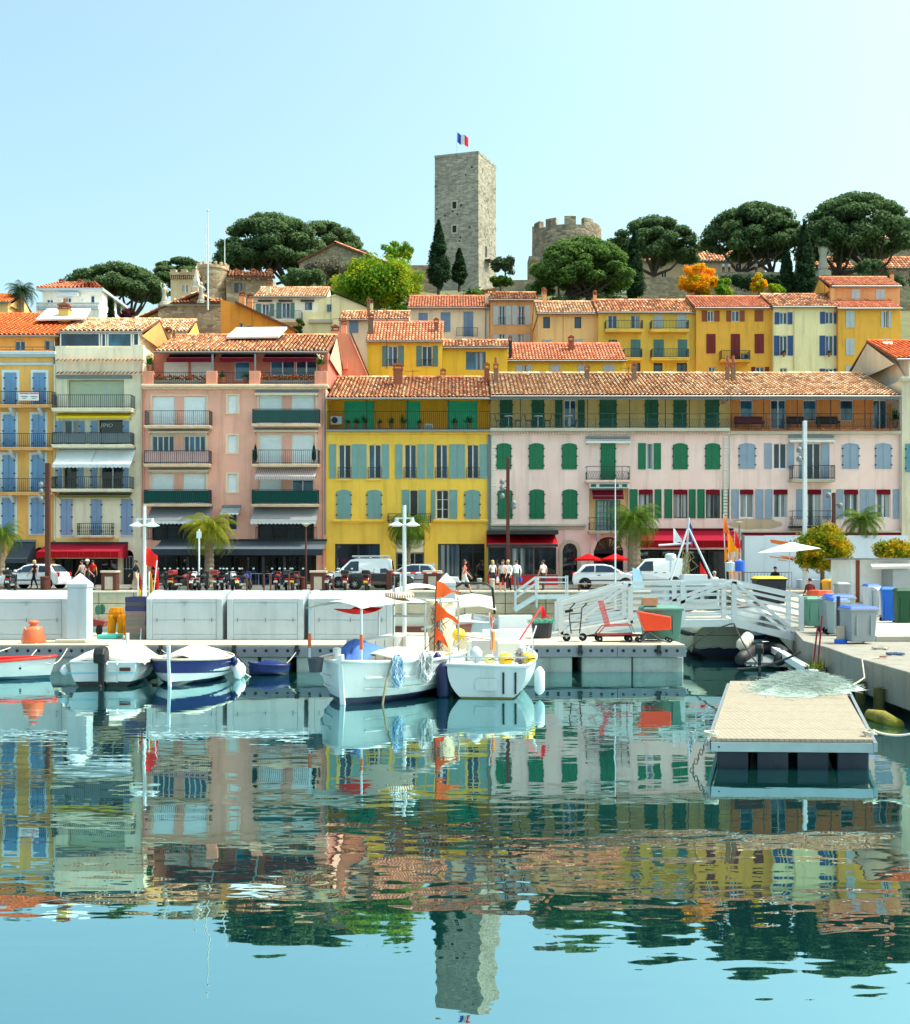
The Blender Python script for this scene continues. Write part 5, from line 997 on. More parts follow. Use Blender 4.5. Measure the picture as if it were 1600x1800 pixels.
# ------------------------------------------------------------------ trees
npr = np.random.default_rng(11)
BARK = pmat('bark', srgb(112, 92, 78), .95, .3, 3, .8, 8); BARKD = pmat('bark_dark', srgb(84, 70, 62), .95, .3, 3, .8, 8)
def leafcloud(centers, radii, n, size, asp=.55, fill=.35, up=.3, shade=None):
    """n small leaf faces spread through each ellipsoidal clump; returns verts, quads, per-face tone"""
    V = []; K = []
    for c, r in zip(centers, radii):
        d = npr.normal(size=(n, 3)); d /= np.linalg.norm(d, axis=1)[:, None]
        rad = 1.12-(fill+.12)*npr.random(n)**1.2; p = np.asarray(c)+d*np.asarray(r)*rad[:, None]
        nrm = d+npr.normal(size=(n, 3))*.6+np.array([0, 0, up]); nrm /= np.linalg.norm(nrm, axis=1)[:, None]
        a = np.cross(nrm, npr.normal(size=(n, 3))); a /= np.linalg.norm(a, axis=1)[:, None]; b_ = np.cross(nrm, a)
        s = size*(.6+.8*npr.random(n))[:, None]
        q = np.stack([p-a*s, p+b_*s*asp-a*s*.1, p+a*s, p-b_*s*asp+a*s*.1], axis=1)
        V.append(q.reshape(-1, 3)); K.append(np.clip(npr.normal(.45, .25, n), 0, 1)*(.75+.5*npr.random()))
    V = np.concatenate(V); K = np.clip(np.concatenate(K), 0, 1); F = np.arange(len(V)).reshape(-1, 4)
    return V, F, np.repeat(K[:, None], 3, axis=1)
def blobs(centers, radii, k=.62):
    V = []; F = []; base = 0; n, m_ = 7, 5
    for c, r in zip(centers, radii):
        for i in range(m_+1):
            for j in range(n):
                t, u = math.pi*i/m_, 2*math.pi*j/n; V.append((c[0]+r[0]*k*math.sin(t)*math.cos(u), c[1]+r[1]*k*math.sin(t)*math.sin(u), c[2]+r[2]*k*math.cos(t)))
        F += [(base+i*n+j, base+i*n+(j+1) % n, base+(i+1)*n+(j+1) % n, base+(i+1)*n+j) for i in range(m_) for j in range(n)]; base += n*(m_+1)
    return np.array(V), np.array(F)
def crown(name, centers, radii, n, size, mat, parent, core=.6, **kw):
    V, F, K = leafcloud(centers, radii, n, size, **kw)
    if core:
        V2, F2 = blobs(centers, radii, core); F = np.concatenate([F, F2+len(V)]); V = np.concatenate([V, V2]); K = np.concatenate([K, np.full((len(F2), 3), .2)])  # dark inner blobs added to block light and deepen the clumps
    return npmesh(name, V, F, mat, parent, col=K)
PINE = leafm('pine_needles', (.06, .115, .055), (.20, .28, .12), .45); PINE2 = leafm('pine_light', (.07, .14, .04), (.21, .32, .085), .45); CYPR = leafm('cypress', (.022, .05, .028), (.06, .105, .045), .3)
YGRN = leafm('yellow_green', (.06, .17, .02), (.22, .40, .04), .4, .3, (.36, .42, .03)); OLIV = leafm('olive', (.04, .06, .03), (.14, .17, .10), .2); ORNG = leafm('autumn', (.42, .36, .02), (.92, .62, .025), .4, .45, (.88, .36, .012)); HEDG = leafm('hedge', (.03, .07, .012), (.11, .20, .03), .2); BUSH = leafm('bush', (.07, .13, .01), (.28, .33, .025), .35, 1.6, (.44, .29, .015)); TAMR = leafm('tamarisk', (.08, .07, .05), (.24, .20, .15), .2)
def pine(lbl, x0, x1, yt, yb, Y, ybase, seed, trunks=1, mat=PINE, flat=.62, grp='umbrella pines on the hill', npuff=90, dense=300):
    """umbrella pine: flat-bottomed dome of needle clumps on a forking trunk; extents in photo px"""
    q = random.Random(seed); cx = PX((x0+x1)/2, Y); rx = (x1-x0)/2*Y/FX; z1 = PZ(yt, Y); z0 = PZ(yb, Y); h = z1-z0; g = min(PZ(ybase, Y), hillz(cx, Y)+1)
    t = thing('umbrella_pine', lbl, 'tree', (cx, Y, g), grp); cs = []; rs = []; ry = rx*.75
    for k in range(npuff):
        a = q.uniform(0, 6.283); u = q.random()**.55; e = math.sqrt(max(0, 1-u*u)); lay = q.choice((1, 1, 1, .8, .5, .2))
        pr = rx*q.uniform(.11, .17); z = h*.14+(h*.78)*e*lay
        cs.append((u*math.cos(a)*(rx-pr*.7), u*math.sin(a)*(ry-pr*.7), z+(z0-g))); rs.append((pr*1.2, pr*1.15, min(pr*flat, h*.2)))
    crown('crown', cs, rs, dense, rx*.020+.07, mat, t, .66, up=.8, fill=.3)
    mb = MB()
    for k in range(trunks):
        b0 = Vector(((k-(trunks-1)/2)*rx*.5, q.uniform(-.5, .5), 0)); f = Vector((b0.x*1.15+q.uniform(-.1, .1)*rx, 0, (z0-g)*.62)); mb.tube([b0, b0.lerp(f, .5)+Vector((q.uniform(-.3, .3), 0, 0)), f], [rx*.045+.1, rx*.038+.08, rx*.034+.05], 8)
        for j in range(7):
            c = Vector(q.choice(cs)); mb.tube([f, f.lerp(c, .5)+Vector((0, 0, -h*.10)), c], [rx*.03+.03, rx*.02+.02, .05], 6)
    for v in range(0): pass
    ob = mb.build('trunk', BARKD, None); ob.parent = t
    return t
pine('huge spreading umbrella pine left of the stone hall', 380, 575, 376, 482, 172, 515, 1, 2, npuff=130); pine('umbrella pine crown rising just behind the gabled stone hall', 490, 645, 390, 475, 182, 500, 2, 1)
pine('umbrella pine behind the white villa', 113, 290, 465, 532, 150, 560, 3, 2); pine('umbrella pine between the white villa and the villa turret', 256, 376, 452, 520, 158, 540, 4, 1)
pine('bright green umbrella pine in front of the round tower', 930, 1116, 418, 520, 132, 548, 5, 2, PINE2, npuff=130); pine('umbrella pine right of the round tower with slanting trunk', 1064, 1232, 381, 468, 168, 500, 6, 1); pine('umbrella pine in the middle of the right-hand group', 1234, 1422, 357, 460, 162, 490, 7, 2, npuff=120); pine('largest umbrella pine at the right edge over the church', 1398, 1610, 340, 462, 158, 485, 8, 2, npuff=130)
pine('far umbrella pine crown showing behind the rampart', 690, 750, 470, 492, 205, 500, 9, 1, npuff=24)
def cypress(lbl, x0, x1, yt, yb, Y, seed):
    q = random.Random(seed); cx = PX((x0+x1)/2, Y); r = (x1-x0)/2*Y/FX; z0 = PZ(yb, Y); h = PZ(yt, Y)-z0; t = thing('cypress_tree', lbl, 'tree', (cx, Y, z0), 'dark cypresses on the hill'); cs = []; rs = []
    for k in range(60):
        u = k/59; rr = r*min(1, (u+.06)*5)*(1-u)**.62*1.05; a = q.uniform(0, 6.28)
        cs.append((rr*.45*math.cos(a), rr*.45*math.sin(a), h*(.05+.95*u*.96))); rs.append((max(.12, rr*.62), max(.12, rr*.62), h*.07))
    crown('crown', cs, rs, 200, .16+r*.03, CYPR, t, .75, up=1.2, asp=.4); ob = MB().tube([(0, 0, -1), (0, 0, h*.3)], [.25, .15], 6).build('trunk', BARKD); ob.parent = t
cypress('tall dark cypress left of the square tower', 748, 794, 389, 506, 160, 1); cypress('shorter cypress in front of the square tower', 792, 823, 437, 500, 162, 2); cypress('dark cypress right of the bright green pine', 1093, 1136, 408, 528, 140, 3); cypress('left cypress of the pair before the right-hand pines', 1368, 1398, 428, 522, 142, 4); cypress('right taller cypress of the pair before the right-hand pines', 1391, 1437, 392, 526, 141, 5)
def broad(name, lbl, x0, x1, yt, yb, Y, mat, seed, npuff=40, n=160, size=.2, rz=.8, ybase=None, core=0, cat='tree', pk=(.16, .28), bark=BARK):
    q = random.Random(seed); cx = PX((x0+x1)/2, Y); rx = (x1-x0)/2*Y/FX; z0 = PZ(yb, Y); h = PZ(yt, Y)-z0; g = PZ(ybase, Y) if ybase else z0-1; t = thing(name, lbl, cat, (cx, Y, g)); cs = []; rs = []
    for k in range(npuff):
        d = Vector((q.gauss(0, 1), q.gauss(0, 1), q.gauss(0, 1))).normalized()*q.random()**.4; pr = q.uniform(*pk)*min(rx, h)
        cs.append((d.x*(rx-pr), d.y*(rx-pr)*.8, z0-g+h/2+d.z*(h/2-pr*rz))); rs.append((pr, pr, pr*rz))
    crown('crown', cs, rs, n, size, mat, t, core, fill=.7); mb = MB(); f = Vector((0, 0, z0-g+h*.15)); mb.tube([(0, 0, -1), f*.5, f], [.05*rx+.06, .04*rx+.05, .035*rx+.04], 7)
    for j in range(9): c = Vector(cs[j*3 % npuff]); mb.tube([f, f.lerp(c, .5), c], [.022*rx+.03, .014*rx+.02, .02], 5)
    ob = mb.build('trunk', bark); ob.parent = t; return t
broad('locust_tree', 'bright yellow-green leafy tree below the stone hall', 576, 754, 445, 548, 122, YGRN, 11, 110, 260, .17, ybase=575); broad('locust_tree', 'airy top of a yellow-green tree against the sky left of the tower', 660, 742, 421, 470, 124, YGRN, 12, 26, 70, .18, ybase=520, pk=(.1, .2))
broad('olive_tree', 'small grey-green round tree between the two towers', 858, 919, 446, 484, 172, OLIV, 13, 30, 110, .22, ybase=497); broad('autumn_tree', 'vivid orange and yellow tree left of the upper row', 1186, 1266, 460, 530, 128, ORNG, 14, 70, 130, .13, ybase=545); broad('autumn_tree', 'small orange-yellow tree above the cream terraced house', 1316, 1352, 478, 518, 130, ORNG, 15, 22, 120, .18, ybase=540)
broad('leafy_shrub', 'yellow-green shrub right of the orange tree', 1250, 1300, 488, 528, 127, YGRN, 16, 24, 120, .18, cat='shrub'); broad('leafy_shrub', 'green shrub right of the small orange tree', 1348, 1385, 492, 522, 127, YGRN, 17, 18, 110, .18, cat='shrub'); broad('tamarisk_shrub', 'dry brownish feathery shrub against the stone hall', 530, 620, 452, 500, 150, TAMR, 18, 30, 150, .18, cat='shrub'); broad('evergreen_shrub', 'dark green shrubs below the gabled stone hall', 480, 600, 470, 512, 146, PINE, 19, 40, 190, .22, core=.5, cat='shrub'); broad('evergreen_shrub', 'round dark bush beside the church statue', 1502, 1556, 452, 488, 150, PINE, 20, 22, 170, .22, core=.6, cat='shrub')
broad('evergreen_shrub', 'green bush below the rampart between cypress and bright pine', 855, 905, 484, 506, 140, HEDG, 21, 24, 150, .18, core=.5, cat='shrub'); broad('evergreen_shrub', 'leafy green plant climbing beside the cream gable', 514, 536, 556, 590, 103, HEDG, 22, 14, 110, .14, core=.5, cat='shrub'); broad('purple_tree', 'dark purple-leaved small tree right of the white villa', 208, 242, 540, 562, 112, leafm('purple', (.05, .015, .02), (.16, .05, .06)), 23, 18, 120, .16); broad('evergreen_shrub', 'dark bush under the right-hand cypress pair', 1335, 1380, 478, 515, 146, CYPR, 24, 18, 150, .2, core=.6, cat='shrub')
cypress('slim young cypress against the white villa', 190, 201, 526, 566, 112, 9)
def hedge(lbl, x0, x1, y0, y1, yb, Y, mat, seed, dep=4):
    q = random.Random(seed); X0, X1 = PX(x0, Y), PX(x1, Y); zb = PZ(yb, Y); t = thing('hedge', lbl, 'hedge', ((X0+X1)/2, Y, zb)); cs = []; rs = []; n = int((X1-X0)*3)
    for k in range(n):
        u = q.random(); zt = PZ(y0+(y1-y0)*u, Y); r = q.uniform(.6, 1.1); cs.append((X0+(X1-X0)*u-(X0+X1)/2, q.uniform(0, dep), (zt-zb-r)*q.uniform(.3, 1)**.4)); rs.append((r*1.2, r, r*.8))
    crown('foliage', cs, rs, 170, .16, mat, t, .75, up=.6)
hedge('sloping clipped green hedge below the watch tower', 700, 860, 524, 493, 560, 118, HEDG, 31); hedge('dark green hedge on the terrace below the long hall', 1270, 1372, 480, 476, 500, 150, CYPR, 32, 2); hedge('dark hedge behind the orange attic house', 1460, 1640, 476, 474, 510, 146, CYPR, 33, 3); hedge('low green scrub behind the upper row roofs', 1090, 1460, 522, 516, 560, 122, HEDG, 34); hedge('dark scrub under the bright green pine', 900, 1100, 512, 508, 560, 126, CYPR, 35); hedge('scrubby green bank between villa and pines', 440, 600, 500, 500, 540, 138, HEDG, 36); hedge('dark foliage below the white villa', 60, 240, 548, 548, 580, 128, CYPR, 37)
PALML = leafm('palm_frond', (.03, .07, .012), (.14, .22, .03), .25); PALMY = leafm('palm_yellow', (.08, .12, .01), (.30, .30, .03), .3); PALMD = leafm('palm_dark', (.012, .035, .02), (.04, .08, .035), .15)
PTRK = pmat('palm_trunk', srgb(150, 130, 108), .95, .3, 5, .9, 12)
def palm(lbl, px, yc, yb, Y, R_, mat, seed, tr=.26, nf=34, zb=None, droop=1.0, grp='date palms'):
    q = random.Random(seed); b0 = P(px, yb, Y); top = P(px, yc, Y); t = thing('palm_tree', lbl, 'palm', b0, grp); H = top.z-b0.z; mb = MB(); n = int(H/.16)
    mb.lathe((0, 0, 0), [((tr*(1.15-.25*k/n)+(.035 if k % 2 else 0)), H*k/n) for k in range(n+1)], 10)
    for k in range(n*5):
        a = k*2.4; z = H*(k+.5)/(n*5); r = tr*(1.1-.25*z/H); d = Vector((math.cos(a), math.sin(a), 0)); p = d*r+Vector((0, 0, z)); s = Vector((-d.y, d.x, 0))*.07
        mb.add([p-s, p+s, p+d*.07+Vector((0, 0, .13))], [(0, 1, 2)])
    o = mb.build('trunk', PTRK); o.parent = t; V = []; F = []; K = []
    for f in range(nf):
        a = f*2.399; e = 1.35-1.75*(f/nf)**.8; L = R_*q.uniform(.85, 1.1); d = Vector((math.cos(a), math.sin(a), 0)); sd = Vector((-d.y, d.x, 0)); tone = q.uniform(.2, .9); pts = []; N = 14; p = Vector((0, 0, H)); ang = e
        for k in range(N+1):
            pts.append(p.copy()); p = p+(d*math.cos(ang)+Vector((0, 0, math.sin(ang))))*L/N; ang -= droop*.17*(.5+k/N)
        for k in range(1, N+1):
            tt = k/N; ll = L*.26*math.sin(math.pi*min(1, .12+tt*.86))+.06; tg = (pts[k]-pts[k-1]).normalized()
            for side in (-1, 1):
                for h in (0, .5):
                    base = pts[k-1].lerp(pts[k], h); dr = (sd*side*.85+tg*.55+Vector((0, 0, -.28-.25*droop))).normalized(); w_ = tg*.019*R_/2; b_ = len(V)
                    V += [base-w_, base+w_, base+dr*ll+w_*.2, base+dr*ll-w_*.2]; F.append((b_, b_+1, b_+2, b_+3)); K.append((tone*q.uniform(.6, 1.2),)*3)
            b_ = len(V); s2 = sd*.03*(1.2-tt); V += [pts[k-1]-s2, pts[k-1]+s2, pts[k]+s2, pts[k]-s2]; F.append((b_, b_+1, b_+2, b_+3)); K.append((.9,)*3)
    npmesh('fronds', [tuple(v) for v in V], F, mat, t, col=np.clip(K, 0, 1)); return t
palm('tall dark palm against the sky at the far left', 38, 512, 575, 112, 2.0, PALMD, 1, .22, 44, grp='palms'); palm('date palm cut by the left edge of the quay', 2, 940, 1036, 69, 1.7, PALML, 2, .2, 36)
palm('yellow-green palm before the pink apartment house', 368, 930, 1036, 69.5, 2.35, PALMY, 3, .26, 44, droop=1.1); palm('dark palm behind the lamp in front of the yellow house', 717, 925, 1034, 70.5, 2.1, PALML, 4, .15, 50, droop=1.35); palm('stout palm beside the white van', 1115, 915, 1035, 69, 2.35, PALML, 5, .36, 46, droop=1.15); palm('palm rising behind the white hoarding on the right', 1516, 915, 1030, 70.5, 1.9, PALML, 6, .24, 40)
broad('round_tree', 'round orange-green tree behind the pale blue parasol', 1386, 1506, 914, 1012, 62, BUSH, 41, 90, 260, .075, rz=.9, ybase=1040, core=.55, pk=(.2, .32)); broad('round_shrub', 'orange-green shrub over the white shed at the right edge', 1530, 1615, 944, 988, 62, BUSH, 42, 36, 200, .085, ybase=1030, core=.55, cat='shrub', pk=(.3, .45))
# ------------------------------------------------------------------ pontoon pier and its lockers
YP = 35.0; ZD = .86
PONT = pmat('pontoon_float', srgb(168, 172, 168), .9, .15, .8, .4, 14, streak=.6, dirt=.4, dirtcol=(.10, .10, .08), spec=.2); FASC = pmat('pier_fascia', srgb(120, 122, 132), .7, .12, 1.5, .2, 20, streak=.4, dirt=.2)
DECK = pmat('pier_deck', srgb(190, 180, 160), .9, .1, 1.2, .3, 20, dirt=.35, dirtcol=(.25, .21, .16), spec=.2)
xe = PX(1207, YP)
pier = thing('pontoon_pier', 'long grey floating concrete pier with holed fascia beam', 'pier', (-6, YP, -.3))
x = -19.0; k = 0
while x < xe-.1:
    wd = min(1.63, xe-x); MB().box(x+.004, x+wd-.004, YP+.02, YP+6.0, ZD-.06, ZD).build('deck_slab', DECK, pier, bevel=.008); x += wd
fl = [(-19, -16.2), (-16.15, -13.1), (-13, -9.9), (-9.2, -6.1), (-6.0, -5.2), (-4.9, -1.9), (-1.8, 1.4), (1.5, 3.62), (3.92, 5.46), (5.5, xe-.06)]
for (a, c) in fl: MB().box(a, c, YP+.16, YP+5.8, -.6, .47).build('float', PONT, pier, bevel=.04)
x = -19.0
while x < xe-.05:
    wd = min(4.0, xe-x); MB().box(x, x+wd-.012, YP, YP+.14, .48, ZD-.07).build('fascia_beam', FASC, pier, bevel=.01); x += 4.0
hb = MB(); k = 0
for i in range(78):
    xx = -18.8+i*.333
    if xx < xe-.1: hb.lathe((xx, YP-.003, .67), [(.052, 0), (.052, .003)], 10, ax='y')
hb.build('fascia_hole', BLACK, pier, kind='stuff')
for px in (283, 412, 522, 690, 1020, 1158):
    c = Vector((PX(px, YP), YP-.03, .74)); mb = MB().box(c.x-.06, c.x+.06, YP-.05, YP-.001, .58, .84); mb.tube([c+Vector((.075*math.cos(a), -.04, -.12+.1*math.sin(a))) for a in [z*.785 for z in range(9)]], .016, 5); mb.build('mooring_ring', DKMET, pier)
LOCK = pmat('locker_paint', srgb(178, 190, 198), .6, .06, 1.2, .1, 20, streak=.45, dirt=.25, dirtcol=(.32, .31, .28))
def locker(lbl, px0, px1):
    Y = 37.1; X0, X1 = PX(px0, Y), PX(px1, Y); t = thing('storage_locker', lbl, 'locker', ((X0+X1)/2, Y, ZD), 'white lockers on the pier'); wd = X1-X0
    prof = [(0, .001), (0, 1.33), (.05, 1.38)]+[(.05+1.5*k/8, 1.38+.22*math.sin(math.pi*k/8*.62)) for k in range(1, 9)]+[(1.6, 1.3), (1.6, .001)]
    MB().prism([(Y+.03+y*.98, ZD+z*.985) for y, z in prof], 'yz', X0+.2, X1-.2).build('lid', LOCK, t)
    for e in (X0, X1-.2): MB().prism([(Y+y, ZD+z) for y, z in prof], 'yz', e+.001, e+.199).build('end_frame', LOCK, t, bevel=.02)
    zz = [(0.02, .17), (.19, .64), (.66, 1.20), (1.22, 1.345)]
    for n, (a, c) in zip(('kick_panel', 'lower_door', 'upper_door', 'top_rail'), zz): MB().box(X0+.21, X1-.21, Y+.012, Y+.05, ZD+a, ZD+c).build(n, LOCK, t, bevel=.006)
    xm = (X0+X1)/2; MB().box(xm-.16, xm+.16, Y-.02, Y+.011, ZD+1.25, ZD+1.29).build('handle', STEEL, t, bevel=.012); MB().box(xm-.02, xm+.02, Y-.015, Y+.011, ZD+1.12, ZD+1.22).build('latch', STEEL, t)
    for e in (X0+.35, xm, X1-.35): MB().box(e-.012, e+.012, Y-.005, Y+.011, ZD+.58, ZD+.72).build('latch', ZINC, t)
locker('white storage locker cut by the left edge behind the orange buoy', -26, 119); locker('white storage locker right of the stacked fish crates', 257, 391); locker('white storage locker second from the fish crates', 399, 534); locker('white storage locker half hidden by the canopied fishing boat', 542, 690)
def pillar(lbl, px, Y, ys):
    X = PX(px, Y); z1 = PZ(ys, Y); t = thing('white_pillar', lbl, 'pillar', (X, Y, ZD), 'white pyramid-topped pillars'); r = .31
    MB().box(X-r, X+r, Y-r, Y+r, ZD, z1-.12).build('shaft', LOCK, t, bevel=.02); MB().box(X-r-.015, X+r+.015, Y-r-.015, Y+r+.015, z1-.119, z1).build('collar', LOCK, t, bevel=.01); MB().add([(X-r, Y-r, z1+.001), (X+r, Y-r, z1+.001), (X+r, Y+r, z1+.001), (X-r, Y+r, z1+.001), (X, Y, z1+.34)], [(0,1,4), (1,2,4), (2,3,4), (3,0,4)]).build('cap', WHITE, t); MB().box(X-r-.3, X+r+.05, Y-r-.25, Y+r, ZD-.001, ZD+.12).build('footing', CONCL, t, bevel=.03)
pillar('white square pillar beside the leftmost locker', 141, 36.1, 1026); pillar('white square pillar behind the orange flags', 785, 39.3, 1024)
def lamp(lbl, px, yt, Y, zb, yh):
    X = PX(px, Y); t = thing('street_lamp', lbl, 'street lamp', (X, Y, zb), 'white twin-headed lamps'); zt = PZ(yt, Y); zh = PZ(yh, Y)
    MB().lathe((X, Y, zb), [(.16, 0), (.16, .05), (.075, .08), (.062, zt-zb)], 10).build('post', WHITE, t); MB().beam((X-.32, Y, zh+.2), (X+.32, Y, zh+.2), .07, .05).build('arm', WHITE, t)
    for s in (-1, 1):
        o = MB().lathe((X+s*.27, Y, zh-.06), [(.27, 0), (.28, .02), (.14, .1), (.08, .13), (.06, .28)], 14).build('lamp_head', WHITE2, t); MB().lathe((X+s*.27, Y, zh-.085), [(.12, 0), (.22, .024)], 12).build('diffuser', paint(236, 240, 244), o)
lamp('white twin-headed lamp left of the lockers', 254, 889, 41.0, ZD, 922); lamp('white twin-headed lamp behind the canopied fishing boat', 711, 888, 39.5, ZD, 921)
def flag(mb, p, w_, h_, droop=.3, wave=.08, tri=False, ph=0, dx=1, dy=.15, m=0):
    mb.grid(lambda u, v: (p[0]+dx*w_*u, p[1]+dy*w_*u+wave*math.sin(u*5+ph+v), p[2]-h_*(v if not tri else .5+(v-.5)*(1-u))-droop*u*u+.04*math.sin(u*7+v*3+ph)), 8, 6, m)
def flagpole(name, lbl, base, top, flags, r=.018, mat=None, grp=None, cat='flag pole'):
    base = Vector(base); top = Vector(top); t = thing(name, lbl, cat, base, grp); MB().tube([base, top], r, 6).build('pole', mat or WHITE2, t)
    for i, (k, w_, h_, col, tri, dr, dx) in enumerate(flags):
        mb = MB(); flag(mb, base.lerp(top, k), w_, h_, dr, .05, tri, i*1.3, dx); mb.build('flag', fabric(*col), t, solid=.006)
    return t
flagpole('marker_pole', 'pole with torn red pennants beside the left lamp post', G(247, 1125, ZD), P(256, 965, 39.5), [(1.0, .42, .55, (236, 52, 44), False, .25, 1)]); flagpole('marker_pole', 'leaning white pole with red pennant right of the left lamp post', G(262, 1120, ZD), P(276, 985, 39), [(.86, .12, .6, (232, 60, 50), False, .4, 1)]); flagpole('marker_pole', 'pole with yellow and red striped cloth left of the left lamp post', G(241, 1122, ZD), P(243, 1008, 38.5), [(1, .13, .7, (206, 62, 40), False, .25, 1), (.8, .1, .5, (230, 190, 60), False, .2, 1)]); flagpole('marker_pole', 'pole with yellow cloth right of the left lamp post', G(262, 1122, ZD), P(262, 1005, 38.5), [(1, .14, .7, (226, 170, 70), False, .35, 1)])
# fish crates, wheelbarrow, oilskins, buoy
p = G(238, 1124, ZD); CR = [(70, 72, 80), (214, 132, 60), (52, 56, 104), (120, 120, 124)]
for k in range(9):
    z = ZD+k*.155; c = CR[(k*2+k//3) % 4] if k > 5 else (112+8*(k % 3), 110, 104); t = thing('fish_crate', 'fish crate number %s from the pier in the stack left of the lockers' % ('one two three four five six seven eight nine'.split()[k]), 'crate', (p.x, p.y+.4, z), 'stacked fish crates'); X0, X1, Y0, Y1 = p.x-.34+.01*(k % 2), p.x+.32+.01*(k % 3), p.y, p.y+.8; mm = paint(*c, .7)
    MB().box(X0, X1, Y0, Y1, z, z+.03).build('bottom', mm, t)
    for (a, b_, c_, d) in ((X0, X1, Y0, Y0+.025), (X0, X1, Y1-.025, Y1), (X0, X0+.025, Y0+.026, Y1-.026), (X1-.025, X1, Y0+.026, Y1-.026)): MB().box(a, b_, c_, d, z+.031, z+.15).build('side', mm, t)
p = G(205, 1120, ZD); t = thing('oilskins', 'pair of hanging orange oilskin trousers beside the fish crates', 'oilskins', p)
for s in (-.13, .13): MB().tube([p+Vector((s*1.4, 0, .05)), p+Vector((s*1.2, .03, .5)), p+Vector((s, 0, .78))], [.13, .15, .16], 9).build('trouser_leg', fabric(226, 142, 30), t, smooth=True)
MB().lathe(p+Vector((0, 0, .7)), [(.26, 0), (.27, .15), (.2, .3)], 10, sy=.6).build('bib', fabric(222, 136, 30), t)
p = G(176, 1118, ZD); t = thing('hand_cart', 'old hand cart with green wheels beside the white pillar', 'cart', p)
for (dx, z, r, n_) in ((-.03, .9, .17, 'wheel'), (.08, .92, .18, 'wheel'), (.0, .2, .19, 'wheel')):
    o = MB().lathe(p+Vector((dx, -.1+dx, z)), [(r*.2, -.02), (r, -.02), (r, .02), (r*.2, .02)], 16, ax='y', sx=.6).build(n_, paint(60, 110, 96) if z > .5 else RUBBER, t)
MB().tube([p+Vector((-.25, 0, .3)), p+Vector((-.05, 0, .75)), p+Vector((.05, 0, 1.05))], .025, 6).build('handle', WHITE2, t); MB().tube([p+Vector((-.3, .2, .3)), p+Vector((-.1, .2, .75)), p+Vector((0, .2, 1.05))], .025, 6).build('handle', WHITE2, t); MB().prism([(p.x-.35, ZD+.35), (p.x+.12, ZD+.3), (p.x+.2, ZD+.5), (p.x-.4, ZD+.6)], 'xz', p.y-.1, p.y+.4).build('tray', paint(130, 44, 46), t)
p = G(190, 1123, ZD); MB().prism([(p.x-.35, p.y-.1), (p.x+.3, p.y-.1), (p.x+.35, p.y+.6), (p.x-.2, p.y+.6)], 'xy', ZD+.002, ZD+.14).build('turquoise_cover', paint(84, 206, 196), bevel=.03, label='flat turquoise cover lying on the pier beside the orange oilskins', cat='cover')
p = G(45, 1133, ZD); p.y = 35.7; t = thing('mooring_buoy', 'orange conical buoy tied with white rope at the left pier edge', 'buoy', p); MB().lathe(p, [(.34, 0), (.37, .06), (.30, .42), (.27, .5), (.12, .53), (.1, .6), (.16, .62), (.16, .68), (.04, .72)], 28).build('body', paint(226, 112, 72), t, smooth=True)
MB().tube([p+Vector((-.2, -.25, .52)), p+Vector((.28, -.3, -.1)), Vector((p.x+.62, 33.4, .45))], .016, 5).build('rope', ROPE, t); MB().tube([p+Vector((.2, -.25, .52)), p+Vector((-.3, -.3, -.02)), Vector((p.x-1.0, 33.6, .5))], .016, 5).build('rope', ROPE, t)
# ------------------------------------------------------------------ boats
def twotone(top, bot, wl):              # topside paint above the waterline, bottom paint below
    k = ('2t', top.name, bot.name, wl)
    if k in _mc: return _mc[k]
    m = top.copy(); t = m.node_tree; b = [n for n in t.nodes if n.type == 'BSDF_PRINCIPLED'][0]; g = nn(t, 'ShaderNodeNewGeometry'); sp = nn(t, 'ShaderNodeSeparateXYZ'); t.links.new(g.outputs['Position'], sp.inputs[0])
    ad = nn(t, 'ShaderNodeMath', operation='ADD'); nz = noise(t, 3, 3); sc = nn(t, 'ShaderNodeMath', operation='MULTIPLY'); sc.inputs[1].default_value = .03; t.links.new(nz.outputs[0], sc.inputs[0]); t.links.new(sp.outputs[2], ad.inputs[0]); t.links.new(sc.outputs[0], ad.inputs[1])
    r = nn(t, 'ShaderNodeMath', operation='GREATER_THAN'); r.inputs[1].default_value = wl+.015; t.links.new(ad.outputs[0], r.inputs[0]); bb = [n for n in bot.node_tree.nodes if n.type == 'BSDF_PRINCIPLED'][0]; bc = [n for n in bot.node_tree.nodes if n.type == 'MIX'][0].inputs[7].default_value
    src = b.inputs['Base Color'].links[0].from_socket; t.links.new(mixc(t, r.outputs[0], tuple(bc)[:3], src), b.inputs['Base Color']); _mc[k] = m; return m
